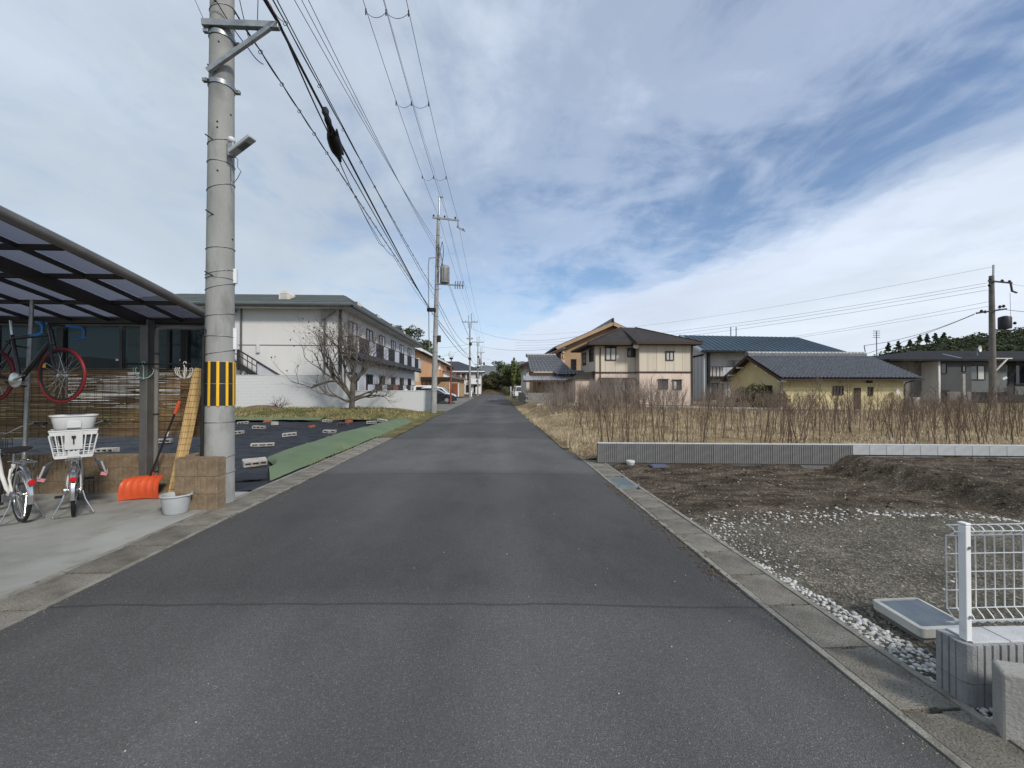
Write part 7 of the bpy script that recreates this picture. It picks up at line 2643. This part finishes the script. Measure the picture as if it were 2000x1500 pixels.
rg = random.Random(202)
sm = [mesh_of('weed_stalk', stalk_mesh(k, rg.uniform(.85, 1.45), rg), 'stalk') for k in range(14)]
GW = 'dry weed stalks in the field'
LB = 'tall bare brown weed stalk standing in the straw-coloured field behind the ribbed wall'
cnt = 0
taken = []
while cnt < 300:
    y = 9.3 + 7.5 * rg.random() ** 1.25
    x = 2.5 + (y * 1.36 - 2.5) * rg.random()
    if y > 12 and x < 2.9:
        continue
    if hnoise(x, y, .45, 40) < -.12 or any((x - a) ** 2 + (y - b) ** 2 < .05 for a, b in taken):
        continue
    taken.append((x, y))
    o = bpy.data.objects.new('weed_stalk', sm[rg.randrange(14)])
    C.objects.link(o)
    o.location = (x, y, field_z(x, y))
    s = rg.uniform(.55, 1.25)
    o.scale = (s * 1.1, s * 1.1, s)
    o.rotation_euler = (rg.gauss(0, .09), rg.gauss(0, .09), rg.uniform(0, 6.28))
    tag(o, LB, 'weed stalk', GW)
    cnt += 1


def merged_copies(name, protos, spots, m, kind='stuff'):
    vs, fs, off = [], [], 0
    pv = [(np.array(p.v, dtype=np.float32), np.array(p.f, dtype=np.int32)) for p in protos]
    for k, x, y, z, s, a, tx, ty in spots:
        v, f = pv[k]
        ca, sa = math.cos(a), math.sin(a)
        q = np.stack([v[:, 0] * ca - v[:, 1] * sa + v[:, 2] * tx, v[:, 0] * sa + v[:, 1] * ca + v[:, 2] * ty, v[:, 2]], 1) * s
        vs.append(q + np.array([x, y, z], dtype=np.float32))
        fs.append(f + off)
        off += len(v)
    o = bpy.data.objects.new(name, fast_mesh(name, np.concatenate(vs), np.concatenate(fs), m))
    C.objects.link(o)
    OFF[o.name] = V((0, 0, 0))
    return tag(o, kind=kind)


pro = []
for k in range(8):
    b = stalk_mesh(k, rg.uniform(1.0, 1.6), rg, True)
    pro.append(b)
sp = []
while len(sp) < 850:
    y = 12.0 + 13.8 * rg.random() ** .85
    x = 2.7 + (y * 1.40 - 2.7) * rg.random()
    if hnoise(x, y, .4, 44) < -.05 and rg.random() < .85:
        continue
    sp.append((rg.randrange(8), x, y, field_z(x, y), rg.uniform(.5, 1.1) * (1 - .15 * smooth01((x - 14) / 8)), rg.uniform(0, 6.28), rg.gauss(0, .13), rg.gauss(0, .13)))
merged_copies('far_weeds', pro, sp, 'stalk')


# taller dry brush before the houses: each bush a thing
def bush_mesh(h, rg_, n=9, spread=.30):
    l_, t_ = MB(), MB()
    for k in range(n):
        a = 2 * math.pi * k / n + rg_.uniform(-.3, .3)
        branch_tree(l_, t_, (.12 * math.cos(a), .12 * math.sin(a), 0), (spread * math.cos(a), spread * math.sin(a), 1), h * .42, .013, 4, rg_, .22, .42, .62, (2, 3), 4, .14)
    return mesh_of('twigs', MB().add(t_.v, t_.f), 'brush')


bmeshes = [bush_mesh(1.0, random.Random(300 + k), 8, .28) for k in range(5)]
GB_ = 'dry brush between field and houses'
bush_spots = []
rgb = random.Random(88)
for i in range(58):
    x = 3.3 + 31 * (i / 58) + rgb.uniform(-.25, .25)
    y = 23.6 + rgb.uniform(-3.2, 3.2) - .02 * x
    h = 1.75 * rgb.uniform(.75, 1.2)
    if 4.2 < x < 9.5:
        h *= 1.30
    if 10.5 < x < 15:
        h *= 1.0
    if x > 17:
        h *= .70
        if i % 3 == 0:
            continue
    bush_spots.append((x, y, h))
for i in range(26):
    x = 3.4 + 6.4 * (i / 26) + rgb.uniform(-.2, .2)
    bush_spots.append((x, 21.5 + rgb.uniform(-2.5, 6.5), 2.1 * rgb.uniform(.8, 1.15)))
for x, y, h in bush_spots:
    o = bpy.data.objects.new('dry_bush', bmeshes[rgb.randrange(5)])
    C.objects.link(o)
    o.location = (x, y, .05)
    o.scale = (h * .75, h * .75, h * .78)
    o.rotation_euler = (0, 0, rgb.uniform(0, 6.28))
    tag(o, 'bare twiggy grey-brown bush in the thicket between the field and the houses', 'bush', GB_)
# a few slender saplings and one evergreen shrub
for x, y, h, lab in ((14.6, 24.5, 3.0, 'slender bare sapling rising above the brush before the beige house wall'), (21.2, 35.0, 4.6, 'slender bare sapling in front of the blue-roofed house balcony'),
                     (30.3, 28.5, 3.2, 'bare sapling at the corner of the yellow house'), (34.5, 27, 3.0, 'bare branching sapling before the charcoal house'), (20.7, 24.5, 2.4, 'bare sapling before the yellow house front')):
    t = thing('bare_sapling', lab, 'sapling', (x, y, .1))
    l_, t_ = MB(), MB()
    branch_tree(l_, t_, (x, y, .05), (0, 0, 1), h * .40, .035, 5, rgb, .25, .5, .66, (2, 3), 3, .10)
    part('trunk', l_, 'twig', t, smooth='all')
    part('twigs', t_, 'twig', t, smooth='all')


def leafy(name, label, cat, base, clumps, n, size, m, trunk=None, seed=1, group=None, flat=.5, bark='bark'):
    t = thing(name, label, cat, base, group=group)
    off = V(base)
    cl = [(x - off.x, y - off.y, z - off.z, a, b, c_) for x, y, z, a, b, c_ in clumps]
    o = bpy.data.objects.new('crown', leaf_cloud('crown', cl, n, size, m, seed, flat))
    C.objects.link(o)
    o.parent = t
    if trunk:
        part('trunk', trunk, bark, t, smooth='all')
    return t


# evergreen shrub by the yellow gable
cl = [(19.0 + rgb.uniform(-1.6, .6), 28.2 + rgb.uniform(-1, 1.5), .8 + rgb.uniform(-.3, .7), .6, .6, .5) for _ in range(12)]
leafy('evergreen_shrub', 'dusky evergreen shrub under the gable of the yellow house', 'shrub', (18.4, 28.4, .05), cl, 2600, .10, 'olive_leaf', MB().tube([(18.4, 28.4, 0), (18.5, 28.5, .9)], [.09, .05], 6), 3)


def tree_crown(x, y, z, h, r, rg_, n=12):
    cl = []
    for k in range(n):
        a, q = rg_.uniform(0, 6.28), r * rg_.random() ** .5 * .75
        zz = z + h * (.30 + .62 * rg_.random())
        s = r * rg_.uniform(.32, .56) * (1.15 - .45 * (zz - z) / h)
        cl.append((x + q * math.cos(a), y + q * math.sin(a), zz, s, s, s * .75))
    cl.append((x, y, z + h * .93, r * .3, r * .3, h * .09))
    return cl


def bent_trunk(x, y, z, h, r, rg_):
    return MB().tube([(x, y, z - .3), (x + rg_.uniform(-.2, .2), y, z + h * .3), (x + rg_.uniform(-.4, .4), y, z + h * .6), (x + rg_.uniform(-.4, .4), y, z + h * .88)], [r, r * .8, r * .55, r * .2], 7)


# wooded hill behind the apartment blocks
struct_h = MB()


def hill_l(x, y):
    t = smooth01((-8 - x) / 34) * smooth01((y - 78) / 20)
    t *= 1 - .62 * smooth01((-24.5 - x) / 9)
    return -.2 + 25 * t * (.85 + .2 * hnoise(x, y, .05, 3))


grid(struct_h, -110, -6, 80, 190, 44, 40, hill_l)
struct('wooded_hill', struct_h, 'forest_floor', smooth='all')
rgf = random.Random(909)
kinds = [('pine', 4200), ('forest_leaf', 3600)]
GT = 'evergreen trees on the hill behind the apartments'
hill_trees = [(-26.5, 98, 8.5, 3.6, 0, 'dark evergreen low behind the far end of the apartment roof'), (-22.0, 96, 8.6, 3.2, 0, 'rounded dark evergreen over the far roof dormers of the apartment'),
              (-20.5, 104, 9.5, 3.4, 0, 'dark evergreen between the far dormers and the bare trees'), (-30.5, 102, 8.5, 4.0, 0, 'broad dark evergreen hidden low behind the apartment roof'),
              (-35, 106, 8, 4.0, 0, 'westernmost broad dark evergreen behind the apartment roof'), (-17.5, 100, 7.6, 2.7, 1, 'olive tree behind the grey bare trees'),
              (-15.5, 108, 6.5, 2.5, 1, 'olive tree above the orange building roof'), (-13.2, 112, 5.0, 2.2, 1, 'low olive tree beside the navy roof'),
              (-24.5, 112, 8, 3.4, 1, 'olive tree up the slope behind the dark evergreens'), (-28.5, 116, 8, 3.4, 0, 'dark evergreen high on the slope'),
              (-33.5, 118, 8, 3.6, 1, 'olive tree high on the slope'), (-19, 116, 7, 2.8, 1, 'olive tree up the slope above the orange building'),
              (-40, 112, 8, 4, 0, 'dark evergreen far along the slope'), (-46, 116, 8, 4, 1, 'olive tree farthest along the slope'), (-12, 126, 5, 2.4, 1, 'small olive tree behind the navy-roofed house')]
for x, y, h, r, k, lab in hill_trees:
    h = h + 1.8 if x > -21 else (h * .62 if x < -24 else h)
    z = hill_l(x, y)
    m, n = kinds[k]
    leafy('evergreen_tree', lab, 'tree', (x, y, z), tree_crown(x, y, z, h, r, rgf, 20), n, .20, m, bent_trunk(x, y, z, h, .28, rgf), rgf.randrange(9999), GT)
GBt = 'bare trees on the hill behind the apartments'
for x, y, h, lab in ((-18.2, 93, 8.0, 'grey bare tree between the dark evergreens and the transformer pole'), (-14.6, 92, 6.2, 'grey bare tree behind the red lamp post globe'), (-16.6, 97, 7.5, 'grey bare tree just behind the transformer pole'),
                     (-44.6, 62, 16.6, 'wide bare treetop showing above the carport roof end'), (-41, 66, 15, 'bare treetop between carport roof and near pole')):
    z = max(0, hill_l(x, y))
    t = thing('bare_tree', lab, 'tree', (x, y, z), group=GBt)
    l_, t_ = MB(), MB()
    l_.tube([(x, y, z - .3), (x + .1, y, z + h * .28)], [.028 * h, .022 * h], 7)
    for a in range(5):
        branch_tree(l_, t_, (x + .1, y, z + h * (.2 + .02 * a)), (.6 * math.cos(a * 1.3), .6 * math.sin(a * 1.3), 1), h * .24, .012 * h, 5, rgf, .12, .55, .64, (2, 3), 3, .16)
    part('trunk', l_, 'twig', t, smooth='all')
    part('twigs', t_, 'twig', t, smooth='all')

# bank and trees where the road ends
mb = MB()
grid(mb, -20, 70, 111, 190, 60, 40, lambda x, y: -.15 + 1.9 * smooth01((y - 112) / 9) * smooth01((x + 6) / 5) + 6 * smooth01((y - 125) / 50) + .3 * hnoise(x, y, .2, 5))
struct('earth_bank', mb, 'forest_floor', smooth='all')
GE = 'trees at the end of the road'
ends = [(1.2, 124, 9.5, 3.6, 'pine', 'broad dark evergreen tree at the end of the road, right of the farthest pole'), (4.0, 118, 8.0, 2.8, 'forest_leaf', 'shaggy green tree at the end of the road beside the bamboo'), (-2.4, 122, 5.4, 2.2, 'olive_leaf', 'low brownish tree at the end of the road behind the farthest pole'),
        (-.4, 119, 4.6, 2.0, 'olive_leaf', 'low olive bush on the bank where the road ends'), (9.5, 112, 6.5, 3.0, 'forest_leaf', 'green tree behind the grey block wall before the tan house'), (12.5, 110, 7.2, 3.0, 'pine', 'dark tree close to the roof corner of the tan house'),
        (7.4, 96, 5.2, 2.2, 'forest_leaf', 'low green tree over the parked van beyond the block wall'), (-5.4, 128, 5.0, 2.4, 'olive_leaf', 'brown-green tree behind the third and fourth poles'), (6.0, 130, 8.5, 3.2, 'pine', 'dark evergreen rising behind the bamboo'),
        (10.5, 82, 4.6, 2.0, 'pine', 'dark hedge-like tree just left of the tan house')]
for x, y, h, r, m, lab in ends:
    leafy('roadside_tree', lab, 'tree', (x, y, 0), tree_crown(x, y, .2, h, r, rgf, 20), 4200, .19, m, bent_trunk(x, y, 0, h, .22, rgf), rgf.randrange(9999), GE)
for x, y, h, lab in ((5.2, 112, 9.6, 'feathery bamboo clump with the tallest tip at the end of the road'), (6.9, 114, 8.9, 'feathery bamboo clump just right of the tallest one'), (8.8, 105, 7.4, 'pale bamboo clump near the tan house roof'), (11.0, 100, 6.8, 'bamboo clump touching the tan house eaves'), (3.4, 121, 8.6, 'bamboo clump between the evergreens')):
    cl, tr = [], MB()
    for k in range(9):
        a = rgf.uniform(0, 6.28)
        bx, by = x + .6 * math.cos(a), y + .6 * math.sin(a)
        hh = h * rgf.uniform(.72, 1.0)
        tx, ty = bx + rgf.gauss(0, .5), by + rgf.gauss(0, .4)
        tr.tube([(bx, by, -.1), ((bx * 2 + tx) / 3, by, hh * .5), (tx, ty, hh)], [.05, .045, .015], 5)
        for q in (.45, .6, .72, .82, .92, 1.0):
            cl.append((bx + (tx - bx) * q ** 2, by + (ty - by) * q ** 2, hh * q, .55 * (1.25 - q * .75), .55, .42))
    leafy('bamboo_clump', lab, 'bamboo', (x, y, 0), cl, 2400, .20, 'bamboo', tr, rgf.randrange(9999), 'bamboo clumps at the end of the road', 1.6, 'bamboo')
cl = [(2.9 + rgf.uniform(-.5, .9), 101 + rgf.uniform(-8, 8), .8 + rgf.uniform(-.3, .6), .8, 1.4, .6) for _ in range(16)]
leafy('hedge', 'dark low hedge along the roadside below the bamboo', 'hedge', (3.2, 101, 0), cl, 2600, .14, 'forest_leaf', None, 8)
mb = MB()
mb.box(5.2, 5.35, 70, 70.15, 0, 5.4)
single('dark_post', mb, 'dark_steel', 'thin dark post standing before the bamboo left of the tan house', 'post')

# far hills
mb = MB()


def ridge_hill(x0, x1, y, hfun, depth, nx_, seed):
    vs = []
    for j in range(9):
        v = j / 8
        for i in range(nx_ + 1):
            x = x0 + (x1 - x0) * i / nx_
            vs.append((x, y - depth * (1 - v), -2 + (hfun(x) + 2) * smooth01(v) + .04 * hfun(x) * hnoise(x, v * 60, .06, seed) * v))
    return mb.add(vs, [(j * (nx_ + 1) + i, j * (nx_ + 1) + i + 1, (j + 1) * (nx_ + 1) + i + 1, (j + 1) * (nx_ + 1) + i) for j in range(8) for i in range(nx_)])


ridge_hill(-260, 420, 720, lambda x: 22 + 16 * math.exp(-((x + 95) / 60) ** 2) + 24 * math.exp(-((x - 45) / 90) ** 2) + 3.5 * hnoise(x, 0, .03, 4), 260, 160, 3)
struct('far_hills', mb, 'far_hill', smooth='all')
mb = MB()
hr = lambda x: float(np.interp(x, (170, 215, 240, 255, 284, 320, 356, 420, 640), (0, 6, 16, 22.5, 31, 35, 40, 45, 40))) + 1.6 * hnoise(x, 3, .05, 8) + .9 * hnoise(x, 5, .25, 9)
ridge_hill(170, 640, 262, hr, 120, 200, 6)
struct('east_hill', mb, 'hill_green', smooth='all')
# forest skin on the eastern hill: leaf clumps over the slope, one mass
rgh = np.random.RandomState(5)
cl = []
for i in range(900):
    v = rgh.uniform(.35, 1.0)
    x = rgh.uniform(200, 470)
    cl.append((x, 262 - 120 * (1 - v), -2 + (hr(x) + 2) * smooth01(v) + rgh.uniform(.2, 1.2), 2.6, 2.6, 1.7 + rgh.uniform(0, 1.1)))
o = bpy.data.objects.new('hill_forest', leaf_cloud('hill_forest', cl, 42000, .75, 'pine', 5))
C.objects.link(o)
tag(o, kind='stuff')
for px_, dx, h in ((262, 0, 7.5), (269, 0, 7.0), (277, 0, 5.5), (284, 0, 6.5), (289, 0, 7.5), (295, 0, 6.5), (301, 0, 6.5)):
    x = px_
    z = hr(x) - .5
    rj = random.Random(px_)
    cl = [(x + rj.uniform(-1.3, 1.3) * (1.1 - q), 261, z + h * q, rj.uniform(1.0, 2.6) * (1.2 - q), 1.6 * (1.15 - q), .42) for q in (.28, .36, .45, .55, .62, .7, .78, .86, .95)]
    leafy('pine_tree', {262: 'lone tiered pine farthest down the eastern hill', 269: 'second tiered pine down the eastern hill', 277: 'small tiered pine on the eastern hill crest', 284: 'rounded pine in the clump on the eastern hill', 289: 'tallest pine in the clump on the eastern hill', 295: 'pine beside the tallest on the eastern hill', 301: 'uppermost pine of the clump on the eastern hill'}[px_],
          'pine tree', (x, 261, z), cl, 900, .55, 'pine', MB().tube([(x, 261, z - .5), (x, 261, z + h)], [.25, .06], 6), px_, 'pines on the eastern hill', .35)
for x, y, z, lab in ((30.5, 58, 7.2, 'pale'),):
    a = thing('antenna', 'thin television antenna above the far end of the yellow house roof', 'antenna', (53.5, 55, 6.2))
    part('mast', MB().tube([(53.5, 55, 5), (53.5, 55, 9.6)], .06, 6), 'cable_grey', a)
    for k in range(4):
        part('element', MB().tube([(53.0, 55, 9.6 - .3 * k), (54.0, 55, 9.6 - .3 * k)], .04, 5), 'cable_grey', a)
